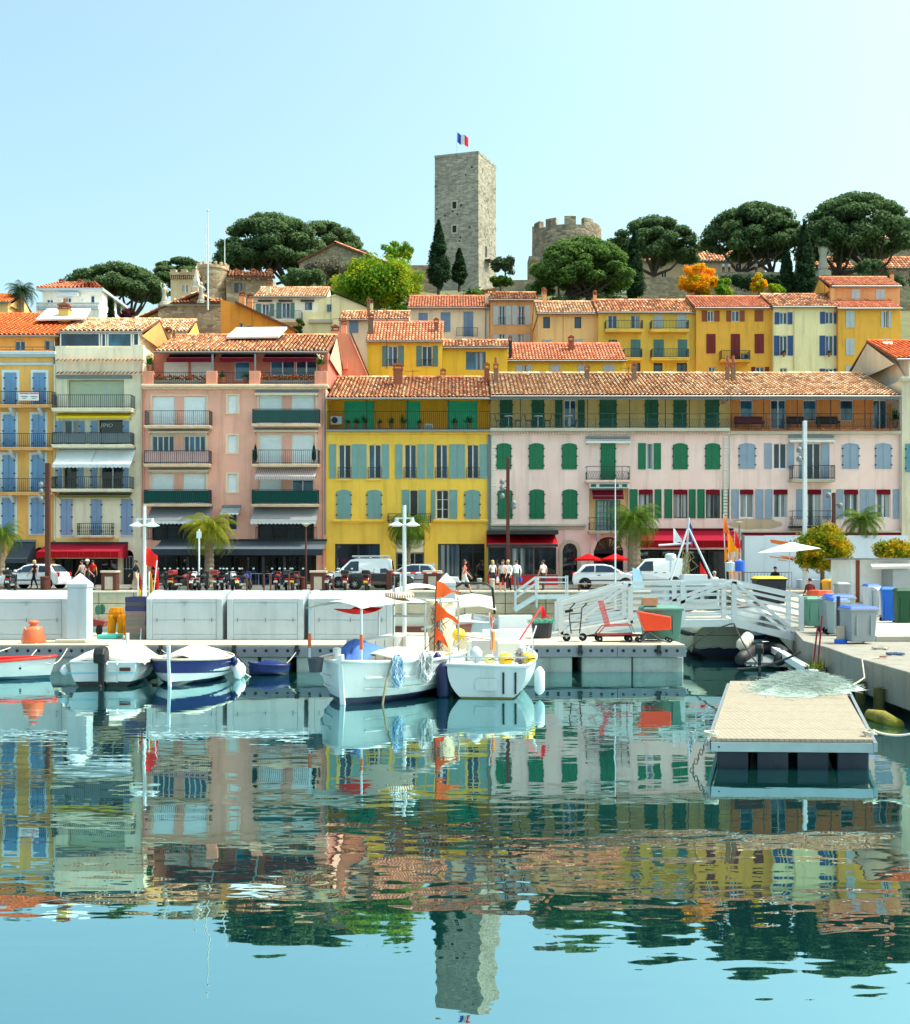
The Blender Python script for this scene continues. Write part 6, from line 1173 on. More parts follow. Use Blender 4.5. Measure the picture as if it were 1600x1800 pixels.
def hull(t, L, B, hb, hs, top, bot, d=.3, tr=.85, double=False, wl=.10, rim=None, deck=None, drop=.22, rake=.25, inner=None, rimr=.035, band=None, bandh=.16, ends=2.6):
    N, Mx = 20, 10
    def f(u):
        if double: return max(.02, 1-abs(2*u-1)**ends)
        if u < .35: return tr+(1-tr)*math.sin(u/.35*math.pi/2)
        return max(.02, 1-((u-.35)/.65)**2.3)
    def sh(u): return hs+(hb-hs)*u*u+((hb-hs)*.35+.06)*(1-u)**3*(1 if double else 0)
    def pt(u, v, s):
        b_ = B/2*f(u); z = -d*(1-.4*u)+(sh(u)+d*(1-.4*u))*v**1.25; y = b_*(1-(1-v)**2.4)
        xx = L*(u-.5)+rake*v*u**5-(rake*.6*v*(1-u)**5 if double else 0); return (xx, s*y, z)
    ring = [(j/Mx, 1) for j in range(Mx, 0, -1)]+[(0, 1)]+[(j/Mx, -1) for j in range(1, Mx+1)]; n_ = len(ring); mb = MB()
    mb.add([pt(i/N, v, s) for i in range(N+1) for v, s in ring], [(i*n_+j, i*n_+j+1, (i+1)*n_+j+1, (i+1)*n_+j) for i in range(N) for j in range(n_-1)])
    if not double: MB().add([pt(0, v, s) for v, s in ring], [tuple(range(n_))]).build('transom', twotone(top, bot, wl), t, fix=False)
    if band:
        for s in (1, -1): MB().grid(lambda u, v: Vector(pt(u, 1-v*bandh/sh(u), s))*1.006, 20, 2).build('sheer_band', band, t, smooth=True)
    me = mb.build('hull', twotone(top, bot, wl), t, smooth=True, fix=True)
    rb = MB()
    for s in (1, -1): rb.tube([Vector(pt(i/N, 1, s))+Vector((0, 0, .01)) for i in range(N+1)], rimr, 6)
    if not double: rb.tube([pt(0, 1, 1), pt(0, 1, -1)], rimr, 6)
    rb.build('gunwale', rim or top, t, smooth=True)
    def dp(u, s):
        d_ = d*(1-.4*u); v = max(.05, min(1, (sh(u)-drop+d_)/(sh(u)+d_)))**.8; q = pt(u, v, s); return (q[0]*.965, q[1]*.85, sh(u)-drop)
    db = MB(); vs = [dp(i/N, s) for i in range(N+1) for s in (1, -1)]
    db.add(vs, [(2*i, 2*i+1, 2*i+3, 2*i+2) for i in range(N)]); db.build('deck', deck or top, t)
    ib = MB()
    for s in (1, -1): ib.add([v for i in range(N+1) for v in (dp(i/N, s), (pt(i/N, 1, s)[0]*.985, pt(i/N, 1, s)[1]*.975, sh(i/N)))], [(2*i, 2*i+1, 2*i+3, 2*i+2) for i in range(N)])
    ib.build('inner_side', inner or deck or top, t); return pt, sh
def fender(t, p, r=.1, h=.45, col=WHITE, name='fender', tilt=0):
    p = Vector(p); o = MB().lathe(p, [(.02, -h/2-.04), (r*.6, -h/2), (r, -h/2+.08), (r, h/2-.08), (r*.6, h/2), (.03, h/2+.05)], 12).build(name, col, t, smooth=True); return o
def outboard(t, x, z, s=1.0, col=BLACK):
    o = MB().prism([(x-.26*s, z+.1*s), (x+.2*s, z+.12*s), (x+.22*s, z+.35*s), (x+.12*s, z+.52*s), (x-.2*s, z+.50*s), (x-.3*s, z+.35*s)], 'xz', -.15*s, .15*s).build('outboard_motor', col, t, bevel=.05*s)
    MB().prism([(x-.12*s, z+.1*s), (x+.08*s, z+.1*s), (x+.04*s, z-.55*s), (x-.1*s, z-.55*s)], 'xz', -.06*s, .06*s).build('motor_leg', col, o); MB().lathe((x-.2*s, 0, z-.5*s), [(.03, 0), (.06*s, .05*s), (.06*s, .25*s), (.02, .3*s)], 8, ax='x').build('gearcase', col, o); MB().beam((x+.2*s, 0, z+.2*s), (x+.55*s, .06, z+.28*s), .04, .04).build('tiller', col, o); MB().box(x+.02*s, x+.14*s, -.12*s, .12*s, z-.2*s, z+.1*s).build('clamp', STEEL, o)
    return o
def tarp(t, f, nu, nv, mat, name='cover', seed=1, amp=.03):
    q = np.random.default_rng(seed); ns = q.normal(size=(nv+1, nu+1))*amp; mb = MB(); mb.grid(lambda u, v: Vector(f(u, v))+Vector((0, 0, ns[round(v*nv)][round(u*nu)])), nu, nv); return mb.build(name, mat, t, smooth=True, solid=.01)
GEL = pmat('gelcoat', srgb(198, 203, 206), .25, .05, 1.5, spec=.5, coat=.3, dirt=.12, dirtcol=(.35, .34, .3)); NAVY = paint(20, 34, 92, .35); NAVYB = paint(16, 22, 58, .5); REDP = paint(222, 44, 30, .35); TEALB = paint(30, 70, 92, .5); CANV = pmat('canvas', srgb(196, 194, 186), .9, .06, 2, .3, 30, spec=.1)
GELO = pmat('old_gelcoat', srgb(192, 200, 204), .4, .07, 1.2, .05, 10, dirt=.3, dirtcol=(.3, .29, .24), streak=.4)
# red and white dinghy at the left edge
t = thing('rowing_boat', 'white rowing boat with bright red gunwale at the left edge', 'boat', (PX(-28, 33), 33.0, 0), rz=R(12)); hull(t, 3.4, 1.35, .62, .5, GEL, TEALB, rim=REDP, deck=REDP, inner=REDP, drop=.3, rimr=.05, rake=.3); MB().box(-.6, -.35, -.55, .55, .36, .40).build('thwart', REDP, t); MB().box(.4, .62, -.5, .5, .38, .42).build('thwart', REDP, t); MB().lathe((1.05, -.40, .33), [(.035, 0), (.035, .02)], 8, ax='y').build('scupper', BLACK, t)
# white boat under a white cover with outboard
t = thing('motor_boat', 'white motor boat under a white cover with black outboard to the camera', 'boat', (PX(199, 32.2), 32.9, 0), rz=R(92)); hull(t, 3.7, 2.05, .62, .66, GEL, BLACK, d=.35, tr=.86, wl=.14, rim=WHITE2); outboard(t, -1.98, .55, 1.05)
tarp(t, lambda u, v: (-1.8+3.6*u, (v-.5)*2.15*(1-.6*max(0, u-.55)**1.3/.45**1.3*.9), .71+.45*math.sin(math.pi*v)*(.75-.3*u)*min(1, u*6)**.5-.10*abs(2*v-1)**3), 16, 14, CANV, seed=3, amp=.018); MB().box(-1.872, -1.86, -.75, -.45, .42, .52).build('transom_vent', BROWN, t, bevel=.03); MB().box(-1.868, -1.858, -.95, .95, .36, .385).build('stripe', paint(92, 186, 214), t)
fender(t, (-1.55, 1.12, .42), .13, .2); lad = MB()
for s in (-.14, -.42): lad.tube([(-1.92, s, .7), (-2.0, s, .62), (-2.0, s, .12)], .014, 6)
for z in (.15, .32, .5): lad.tube([(-2.0, -.14, z), (-2.0, -.42, z)], .014, 6)
lad.build('boarding_ladder', STEEL, t); MB().tube([(1.6, .2, .8), (1.6, .2, 1.25)], .05, 8).build('bow_post', WHITE, t)
# white and navy boat bow-on
t = thing('wooden_boat', 'white double-ended boat with navy sheer band, bow towards the camera', 'boat', (PX(335, 32.6), 33.0, 0), rz=R(-97)); hull(t, 3.7, 2.1, .72, .58, GEL, NAVYB, d=.3, double=True, wl=.12, rim=CONCL, deck=GEL, drop=.02, band=NAVY, bandh=.24, rake=.1); MB().beam((1.86, 0, -.1), (1.98, 0, 1.15), .09, .08).build('stem_post', WHITE, t)
tarp(t, lambda u, v: (-1.5+2.6*u, (v-.5)*1.75*(1-.55*abs(2*u-1)**2.2), .64+.32*math.sin(math.pi*v)*math.sin(math.pi*(.15+.7*u))), 12, 10, CANV, seed=5, amp=.014)
for q, z in ((( -.9, 1.15), .35), ((-.6, 1.3), .2), ((-1.2, 1.2), .2)): fender(t, (q[0]+.5, q[1], z), .13, .36)
fender(t, (-.3, 1.12, .5), .11, .2, NAVY)
# small navy dinghy under cover
t = thing('covered_dinghy', 'small navy blue covered dinghy against the pier', 'boat', (PX(470, 34), 34.3, 0), rz=R(2)); hull(t, 1.15, .62, .3, .3, NAVY, NAVYB, d=.1, double=True, rim=NAVY, deck=NAVY, drop=-.02, rake=.05); tarp(t, lambda u, v: (-.5+1.0*u, (v-.5)*.55*math.sin(math.pi*(.1+.8*u)), .3+.14*math.sin(math.pi*v)*math.sin(math.pi*u)), 8, 6, fabric(34, 48, 104), amp=.006)
def rope(lbl, a, b_, sag, r=.014, mat=None, n=10):
    a = Vector(a); b_ = Vector(b_); MB().tube([a.lerp(b_, k/n)-Vector((0, 0, sag*4*(k/n)*(1-k/n))) for k in range(n+1)], r, 5).build('mooring_rope', mat or ROPE, label=lbl, cat='rope', group='mooring ropes')
for (lb, a, b_, s, m_) in (('pale mooring rope from the red-rimmed boat to the pier', P(82, 1165, 33), P(118, 1140, YP-.03), .2, ROPE), ('pale rope from the pier ring to the navy-banded boat', P(283, 1142, YP-.05), P(330, 1150, 34), .12, ROPE), ('dark mooring rope from the pier ring down to the navy dinghy, left', P(412, 1146, YP-.06), P(438, 1174, 34.3), .03, ROPED), ('pale mooring rope from the pier ring to the navy dinghy, right', P(521, 1146, YP-.06), P(484, 1184, 34.2), .05, ROPE), ('long pale rope dipping into the water beside the navy-banded boat', P(418, 1172, 33), P(447, 1192, 34), .05, ROPE), ('dark rope between the navy-banded boat and the covered motor boat', P(268, 1165, 33), P(284, 1146, YP-.06), .03, ROPED)): rope(lb, a, b_, s, mat=m_)
# big fishing boat with canopy
W0 = G(598, 1240, 0); W1 = Vector((-.1, 34.0, 0)); mid = (W0+W1)/2; dirv = (W1-W0); t = thing('fishing_boat', 'large white fishing boat with white canopy, blue tarpaulin and net winch', 'boat', (mid.x, mid.y, 0), rz=math.atan2(dirv.y, dirv.x))
OLDW = pmat('old_white_paint', srgb(204, 208, 210), .5, .08, 1.3, .12, 12, streak=.35, dirt=.18, dirtcol=(.4, .38, .33)); pt, sh = hull(t, 7.0, 3.2, 1.2, .84, OLDW, NAVYB, d=.45, double=True, wl=.16, rim=OLDW, deck=pmat('boat_deck', srgb(226, 212, 184), .8, .1, 2, dirt=.2), drop=.30, rake=.45, rimr=.05, ends=3.4)
for s in (1, -1):
    MB().tube([Vector(pt(i/20, .78, s))*1.012 for i in range(1, 20)], .03, 5).build('rubbing_strake', OLDW, t); MB().tube([Vector(pt(i/20, .62, s))*1.012 for i in range(1, 20)], .022, 5).build('rubbing_strake', OLDW, t)
MB().beam((-3.55, 0, -.2), (-3.72, 0, 1.2), .12, .12).build('stem_post', WHITE, t); MB().beam((3.35, 0, .2), (3.85, 0, 1.5), .14, .14).build('stem_post', WHITE, t)
cp = MB(); 
def cf(u, v): return Vector((-3.3+4.3*u, -.35+1.5*v, 2.28+.16*math.sin(math.pi*v)+.05*math.sin(math.pi*u)))
tarp(t, cf, 16, 8, CANV, 'canopy', 4, .006)
for (x_, y_) in ((-3.2, 1.1), (-3.2, -.3), (.9, 1.1), (.9, -.3)): MB().tube([(x_, y_, .75), (x_, y_, 2.3)], .03, 8).build('canopy_post', WHITE2, t)
for y_ in (1.1, -.3): MB().lathe((-3.2, y_, 1.3), [(.045, 0), (.045, .35)], 8).build('post_wrap', paint(204, 98, 58), t)
mb = MB(); mb.grid(lambda u, v: (-2.7+1.2*u, -.1+.8*v, 2.24-.15*math.sin(math.pi*u)*math.sin(math.pi*(.2+.6*v))), 12, 8); mb.build('red_sling', fabric(222, 40, 38), t, solid=.01)
tarp(t, lambda u, v: (-2.9+1.7*u, -.2+1.2*v*(.5+.5*min(1, u*2)), .95+.36*math.sin(math.pi*u)*math.sin(math.pi*v)+.22*u), 14, 12, fabric(84, 122, 200), 'blue_tarpaulin', 6, .03)
tarp(t, lambda u, v: (-2.3+3.4*u, -1.0+1.3*v, .92+.30*(1-u*.6)*math.sin(math.pi*v)*math.sin(math.pi*min(1, .15+u))+.1*v), 16, 10, CANV, 'deck_cover', 7, .015)
MB().box(-1.2, 1.6, .55, 1.1, .7, 1.36).build('net_box', OLDW, t, bevel=.04)
for k in range(5): MB().box(-1.15+.6*k, -1.12+.6*k, .525, .548, .7, 1.3).build('rib', OLDW, t)
MB().lathe((1.75, -.4, .7), [(.40, 0), (.42, .5), (.55, 1.2), (.60, 1.62), (.5, 1.66)], 16, sy=.7).build('hauling_drum', pmat('boat_deck', srgb(226, 212, 184), .8, .1, 2, dirt=.2), t, smooth=True); MB().beam((.9, -.2, 1.55), (2.4, -1.0, 1.9), .06, .06).build('boom', paint(176, 206, 204), t); fr = MB()
for (a, b_) in (((1.0, -.7, .8), (1.0, -.7, 2.75)), ((1.0, .7, .8), (1.0, .7, 2.75)), ((1.0, -.7, 2.4), (1.0, .7, 2.4)), ((1.0, -.7, 1.9), (1.0, .7, 1.9)), ((1.9, -.9, .7), (1.9, -.9, 2.3)), ((1.0, -.7, 2.3), (1.9, -.9, 2.3))): fr.tube([a, b_], .03, 6)
fr.build('rigging_frame', STEEL, t); MB().lathe((-.2, 0, 2.52), [(.34, -.05), (.44, -.07), (.47, 0), (.44, .07), (.34, .05)], 18, sy=.8).build('life_ring', pmat('rust_ring', srgb(172, 120, 78), .8, .2, 9, stripe=('X', 5, srgb(230, 226, 214))), t); MB().tube([(.35, .2, 2.4), (.35, .2, 3.1)], .02, 6).build('antenna', WHITE2, t); MB().tube([(-1.9, -.6, 2.3), (-1.9, -.6, 3.05)], .012, 6).build('antenna', ZINC, t)
def coil(t, c, rx, rz, n, r, mat, name='rope_coil', seed=2):
    q = random.Random(seed); mb = MB()
    for k in range(n):
        s = q.uniform(.75, 1.1); o = Vector((q.uniform(-.06, .06), q.uniform(-.05, .05), q.uniform(-.04, .04))); mb.tube([Vector(c)+o+Vector((rx*s*math.cos(a*.45), .06*math.sin(a*1.3+k), rz*s*math.sin(a*.45))) for a in range(15)], r, 4)
    return mb.build(name, mat, t, kind='stuff')
sidep = Vector(pt(.22, 1, -1)); coil(t, sidep+Vector((0, -.12, -.12)), .26, .34, 26, .02, pmat('grey_rope', srgb(182, 184, 186), .9, .12, 8)); coil(t, Vector(pt(.12, 1, -1))+Vector((0, -.1, -.22)), .2, .36, 16, .016, paint(146, 178, 206)); o = fender(t, Vector(pt(.31, .8, -1))+Vector((0, -.2, -.2)), .17, .85, paint(22, 30, 74, .5), 'navy_fender')
MB().lathe((2.35, -.75, 1.32), [(.03, -.2), (.15, -.14), (.2, 0), (.15, .14), (.03, .2)], 12).build('float_ball', paint(226, 206, 40), t, smooth=True); MB().lathe((-3.55, .75, .75), [(.15, 0), (.2, .34), (.21, .34), (.18, .33)], 12).build('bucket', paint(60, 64, 72, .6), t); MB().lathe((-3.1, .4, .9), [(.08, 0), (.1, .4), (.04, .42)], 10).build('bollard_post', WHITE2, t)
MB().tube([Vector(pt(.11, 1, -1))+Vector((0, -.05, .05)), Vector(pt(.08, .9, -1))+Vector((-.05, -.2, -.35)), Vector(pt(.05, .6, -1))+Vector((-.1, -.4, -.95))], .03, 6).build('anchor_rope', pmat('wet_rope', srgb(150, 138, 108), .9, .2, 8), t)
nt_ = MB(); q = random.Random(4)
for k in range(60): a = Vector((1.0+q.gauss(0, .07), -.62+q.gauss(0, .06), q.uniform(1.2, 2.35))); nt_.tube([a, a+Vector((q.gauss(0, .08), q.gauss(0, .08), -.2)), a+Vector((q.gauss(0, .1), q.gauss(0, .08), -.38))], .012, 4)
nt_.build('hanging_net', pmat('brown_net', srgb(120, 84, 70), .95, .3, 9), t, kind='stuff')
fb = Vector((PX(763, 30.6), 30.6, .9))
flagpole('flag_staff', 'staff with three large orange flags on the canopied fishing boat', fb, P(767, 1022, 30.6), [(1.0, .62, .44, (250, 106, 50), True, .10, 1), (.70, .62, .46, (248, 100, 46), True, .30, 1), (.40, .36, .46, (246, 92, 48), True, .36, 1)], .016, BROWN)
# second fishing boat, transom to camera
t = thing('fishing_boat', 'white open fishing boat with yellow floats, transom to the camera', 'boat', (PX(872, 31), 31.0, 0), rz=R(83)); pt, sh = hull(t, 5.4, 2.25, 1.05, .82, GELO, pmat('weedy_bottom', srgb(96, 92, 30), .8, .3, 3, dirt=.5, dirtcol=(.03, .03, .02)), d=.3, tr=.88, wl=.04, rim=GELO, deck=GELO, drop=.10, rake=.35, rimr=.045)
MB().box(-.6, 1.0, -.75, .75, .72, 1.28).build('cabin', pmat('old_gelcoat2', srgb(230, 226, 212), .5, .08, 2, dirt=.2), t, bevel=.06); MB().box(-.61, -.602, -.1, .6, .85, 1.3).build('cabin_door', paint(196, 190, 182), t); MB().prism([(1.0, .9), (1.2, 1.25), (1.25, 1.5), (1.1, 1.5), (1.0, 1.3)], 'xz', -.6, .5).build('bow_screen', GELO, t, bevel=.03)
rl = MB()
for s in (1, -1): rl.tube([(-2.5, s*.95, 1.02), (-1.2, s*1.05, 1.06), (.6, s*1.0, 1.25)], .02, 6)
rl.tube([(-2.55, -.95, 1.02), (-2.55, .95, 1.02)], .02, 6)
for (x_, y_) in ((-2.5, .95), (-2.5, -.95), (-2.55, .3), (-2.55, -.3), (-1.2, 1.05), (-1.2, -1.05)): rl.tube([(x_, y_, .8), (x_, y_, 1.04)], .018, 6)
rl.build('rail', STEEL, t)
for (y_, x_, r_, c) in ((-.0, -2.0, .14, (238, 226, 150)), (-.42, -2.0, .19, (244, 196, 20)), (-.98, -1.75, .19, (240, 196, 20))):
    o = MB().ell((x_, y_, .92), r_, r_, r_*.9, 14).build('float_ball', paint(*c, .4), t, smooth=True); MB().tube([(x_-.02, y_-r_*1.01, .92), (x_-r_*.72, y_-r_*.72, .95), (x_-r_*1.01, y_, .92)], .015, 5).build('float_strap', BLACK, o)
coil(t, (-1.7, -.75, .98), .22, .16, 14, .016, pmat('grey_rope2', srgb(150, 150, 146), .9, .12, 8), seed=8); fender(t, (-1.9, .35, 1.02), .16, .34, WHITE2); fender(t, (-2.35, -1.30, .42), .13, .62, WHITE)
for k, (y_, z_, c) in enumerate(((1.2, .75, WHITE2), (1.32, .5, GEL), (1.22, .22, NAVY), (1.4, .8, NAVY), (1.1, .15, WHITE2))): fender(t, (-1.9+.12*k, y_, z_), .12, .4, c)
for y_ in (-.42, -.72): MB().box(-2.725, -2.708, y_-.025, y_+.025, .12, .66).build('transom_slot', DKMET, t)
MB().prism([(-.25, .2), (.25, .2), (.3, .38), (.22, .5), (-.22, .5), (-.3, .38)], 'yz', -2.73, -2.709).build('motor_bracket', GELO, t)
flagpole('marker_buoy_pole', 'leaning red and white dan buoy pole with red pennant on the open fishing boat', Vector((PX(898, 30.5), 30.5, .95)), P(952, 1066, 32), [(1.0, .22, .34, (226, 40, 48), True, .2, 1)], .025, paint(204, 40, 50)); flagpole('marker_buoy_pole', 'upright white dan buoy pole with faded orange cloth on the open fishing boat', Vector((PX(866, 30), 30, .9)), P(860, 1078, 30), [(1.0, .09, .35, (236, 130, 96), False, .1, 1), (.62, .12, .5, (226, 140, 80), False, .1, 1)], .02, WHITE2)
flagpole('marker_buoy_pole', 'bare pale pole leaning right on the open fishing boat', Vector((PX(926, 30.5), 30.5, .95)), P(943, 1100, 31), [], .022, WHITE2); flagpole('boat_hook', 'pale red-tipped pole lying across the open fishing boat', P(800, 1116, 30.5), P(893, 1129, 30.5), [], .018, paint(200, 120, 110))
# boats moored behind the pier
t = thing('motor_boat', 'white motor boat with black folded bimini hoop behind the pier', 'boat', (PX(832, 50), 50.5, 0), rz=R(90)); hull(t, 5.0, 1.9, .95, .85, GEL, TEALB, tr=.8, deck=GEL); tarp(t, lambda u, v: (-2.3+3.4*u, (v-.5)*1.9, 1.35+.45*u+.16*math.sin(math.pi*v)), 10, 8, CANV, amp=.015); mb = MB()
for x_ in (-1.9, -1.7, -1.5): mb.tube([(x_, -.9, 1.2), (x_-.1, -.8, 2.3), (x_-.2, -.5, 2.5), (x_-.2, .5, 2.5), (x_-.1, .8, 2.3), (x_, .9, 1.2)], .05, 6)
mb.build('bimini_hoop', BLACK, t); MB().box(-2.46, -2.44, -.6, .6, .2, .7).build('transom_board', GEL, t)
t = thing('awning_boat', 'wooden boat with peaked white awning behind the fishing boat canopy', 'boat', (PX(728, 47), 47.5, 0), rz=R(10)); hull(t, 4.4, 1.7, .8, .7, paint(120, 62, 52), TEALB, double=True, deck=CONCL); tarp(t, lambda u, v: (-1.5+3.3*u, (v-.5)*1.9, 2.0+.5*math.sin(math.pi*u)-.15*abs(2*v-1)), 12, 8, CANV, 'awning', 8, .01); MB().box(-1.4, 1.4, -.7, .7, .7, 1.2).build('cabin', paint(214, 206, 190), t, bevel=.05); mb = MB(); mb.grid(lambda u, v: (-1.6+.7*u, -.9, 1.95-.5*v*(1-u)), 6, 5); mb.build('red_cloth', fabric(222, 60, 30), t, solid=.01)
for (x_, y_) in ((-1.4, .8), (-1.4, -.8), (1.7, .8), (1.7, -.8)): MB().tube([(x_, y_, .7), (x_, y_, 2.05)], .03, 6).build('awning_post', WHITE2, t)
t = thing('motor_boat', 'white boat with sloping screen moored between pier and small gangway', 'boat', (PX(905, 44.5), 44.6, 0), rz=R(100)); hull(t, 4.2, 1.8, .8, .7, GEL, NAVYB, tr=.8); MB().prism([(-.2, .7), (1.6, .75), (.9, 1.0), (-.1, 1.35)], 'xz', -.7, .7).build('fore_cabin', GEL, t, bevel=.06); MB().box(-2.0, -.4, -.75, .75, .7, .82).build('cockpit_cover', CANV, t, bevel=.04)
# work boat with mast behind the gangway
t = thing('fishing_boat', 'fishing boat with tripod mast, radar dome and flags behind the white gangway', 'boat', (PX(1200, 50), 51, 0), rz=R(8)); hull(t, 8.0, 2.7, 1.5, 1.15, OLDW, NAVYB, d=.5, double=True, deck=CONC, rim=BROWN); MB().box(-1.0, 1.6, -.9, .9, 1.0, 2.35).build('wheelhouse', OLDW, t, bevel=.06)
for (a, b_) in ((-.7, -.1), (.1, .7), (.9, 1.45)): MB().box(a, b_, -.93, -.902, 1.65, 2.15).build('wheelhouse_window', GL1, t)
MB().box(-1.25, 1.85, -1.1, 1.1, 2.36, 2.44).build('roof', WHITE2, t, bevel=.02); mb = MB()
for (a, b_) in (((.3, -.1, 2.4), (.5, 0, 5.4)), ((-.6, -.6, 2.4), (.45, 0, 4.9)), ((1.5, -.6, 2.4), (.5, 0, 4.9)), ((-.9, 0, 4.15), (.6, 0, 4.25))): mb.tube([a, b_], .045, 6)
mb.build('mast', WHITE2, t); MB().lathe((-.45, -.3, 3.45), [(.05, -.5), (.05, 0), (.22, .02), (.26, .12), (.24, .28), (.1, .34)], 12).build('radar_dome', WHITE, t); MB().box(.0, 1.1, -.75, -.2, 2.45, 2.85).build('crate', WHITE2, t, bevel=.03); mb = MB()
for k, (p_, w_, h_, c) in enumerate((((.5, 0, 5.3), .16, .9, 0), ((-.2, 0, 4.9), .5, .7, 1), ((1.0, -.1, 3.4), .45, 1.0, 2), ((.5, 0, 4.9), .14, .5, 2))): flag(mb, p_, w_, h_, .4, .05, k in (1, 2), k, m=c)
mb.build('flag', [fabric(70, 90, 160), fabric(222, 228, 236), fabric(222, 48, 44)], t, solid=.006); mb = MB(); q = random.Random(9)
for k in range(60): a = Vector((.25+q.gauss(0, .12), -.3+q.gauss(0, .1), q.uniform(2.7, 4.0))); mb.tube([a, a+Vector((q.gauss(0, .1), 0, -.25)), a+Vector((q.gauss(0, .1), 0, -.45))], .014, 4)
mb.build('hanging_net', pmat('khaki_net', srgb(150, 138, 96), .95, .3, 9), t, kind='stuff'); MB().tube([(-2.9, 0, 1.2), (-2.9, 0, 7.1)], [.05, .02], 6).build('whip_antenna', WHITE, t)
for i, (px, yt, c, s_) in enumerate(((1272, 905, (236, 120, 60), 'tallest'), (1280, 938, (250, 150, 30), 'widest'), (1292, 932, (226, 40, 44), 'reddest'))): flagpole('marker_pole', 'bundled dan buoy pole with %s orange-red flags behind the gangway' % s_, G(1278+6*i, 1062, 1.0), P(px, yt, 46), [(1, .3+.2*(i == 1), .8, c, True, .5, 1), (.72, .3, .7, mul((250, 140, 40), 1) if False else (248, 138+10*i, 40), True, .5, 1)], .022, WHITE2)
p = P(1300, 1005, 46); t = thing('plastic_float', 'blue plastic canister hung among the orange flags', 'float', p); MB().lathe(p, [(.1, 0), (.22, .03), (.22, .42), (.1, .46)], 12).build('body', paint(40, 96, 206), t); MB().lathe(p+Vector((0, 0, .46)), [(.06, 0), (.06, .06)], 8).build('cap', WHITE, t)
p = P(1284, 1005, 46); t = thing('plastic_float', 'white plastic canister hung among the orange flags', 'float', p); MB().lathe(p, [(.1, 0), (.2, .03), (.2, .36), (.1, .4)], 12).build('body', WHITE2, t); MB().lathe(p+Vector((0, 0, .4)), [(.06, 0), (.06, .06)], 8).build('cap', WHITE, t)
# covered boat under the gangway
t = thing('covered_boat', 'boat under a grey-beige tarpaulin below the gangway', 'boat', (PX(1258, 41), 42.6, 0), rz=R(93)); hull(t, 4.6, 2.1, .9, .8, NAVYB, BLACK, tr=.9, rim=RUBBER, rimr=.09); tarp(t, lambda u, v: (-2.36+4.6*u, (v-.5)*2.3*(1-.5*max(0, u-.5)), .30+(1.05+.2*math.sin(3*u))*math.sin(math.pi*v)**.35-.12*(u < .04)), 16, 18, pmat('tarp', srgb(176, 176, 158), .85, .15, 1.5, .3, 8, dirt=.3), seed=9, amp=.03); tarp(t, lambda u, v: (-2.37-.02*v, (u-.5)*2.1, .35+(1.0*math.sin(math.pi*(.05+.9*u))**.35)*(1-v)*.95), 12, 8, pmat('tarp', srgb(176, 176, 158), .85, .15, 1.5, .3, 8, dirt=.3), 'cover_skirt', 10, .02)
t = thing('inflatable_boat', 'dark inflatable boat with pale round fenders right of the covered boat', 'boat', (PX(1352, 37), 37.6, 0), rz=R(70)); MB().tube([(-1.6, .6, .3), (.6, .6, .32), (1.3, .35, .4), (1.55, 0, .45), (1.3, -.35, .4), (.6, -.6, .32), (-1.6, -.6, .3)], [.18, .24, .24, .23, .24, .24, .18], 10).build('tube', paint(40, 42, 46, .6), t, smooth=True); MB().box(-1.4, 1.0, -.5, .5, .12, .2).build('floor', ZINC, t); outboard(t, -1.6, .4, .8)
for k in range(3): fender(t, (.2-.28*k, .55+.05*k, .85-.08*k), .2, .34, pmat('fender_old', srgb(222, 212, 192), .6, .1, 3, dirt=.2))
# ------------------------------------------------------------------ gangways
GW = pmat('gangway_paint', srgb(206, 212, 216), .45, .06, 2, .05, 20, dirt=.2, streak=.2, dirtcol=(.3, .29, .27))
gw = thing('gangway_bridge', 'white arched gangway bridge with slatted sides from pier to right quay', 'gangway', (4.2, 38.8, ZD))
YG = 38.8; dk = [(965, 1118), (1108, 1094), (1290, 1092), (1416, 1122)]; tp = [(986, 1060), (1108, 1026), (1290, 1022), (1408, 1048)]
for i in range(3):
    a, b_ = P(*dk[i], YG), P(*dk[i+1], YG); mb = MB(); mb.add([a, b_, b_+Vector((0, 1.5, 0)), a+Vector((0, 1.5, 0))], [(0, 1, 2, 3)]); mb.build('walkway', pmat('gangway_deck', srgb(150, 152, 150), .8, .1, 3), gw, solid=.05)
for side, Y in (('near', YG), ('far', YG+1.5)):
    o = Vector((0, Y-YG, 0))
    for i in range(3):
        a, b_ = P(*dk[i], YG)+o, P(*dk[i+1], YG)+o; c, d = P(*tp[i], YG)+o, P(*tp[i+1], YG)+o; a2 = P(tp[i][0], dk[i][1]-3 if i == 0 else dk[i][1], YG)+o
        MB().beam(a-Vector((0, .03, .06)), b_-Vector((0, .03, .06)), .09, .24).build('side_beam', GW, gw); MB().beam(c, d, .10, .13).build('hand_rail', GW, gw)
        a3 = Vector((c.x, a.y, a.z+(b_.z-a.z)*(c.x-a.x)/(b_.x-a.x))); b3 = Vector((d.x, b_.y, a.z+(b_.z-a.z)*(d.x-a.x)/(b_.x-a.x)))
        for k in range(1, 6): MB().beam(a3.lerp(c, k/6), b3.lerp(d, k/6), .035, .062).build('slat', GW, gw)
        for (p0, p1) in (((a3, c),) if i else ((a3, c),))+(((b3, d),) if i == 2 else ()): MB().beam(p0-Vector((0, .05, .1)), p1-Vector((0, .05, 0)), .16, .10, up=(0, 1, 0)).build('post', GW, gw)
        MB().beam((a3 if i != 2 else b3)-Vector((0, .07, 0)), (d if i != 2 else c)-Vector((0, .07, 0)), .06, .10).build('brace', GW, gw)
    m1 = P(1200, 1093, YG)+o; MB().beam(m1-Vector((0, .05, 0)), P(1200, 1023, YG)+o-Vector((0, .05, 0)), .16, .1, up=(0, 1, 0)).build('post', GW, gw)
mb = MB()
for px in (992, 1040, 1090, 1145, 1250, 1350): pass
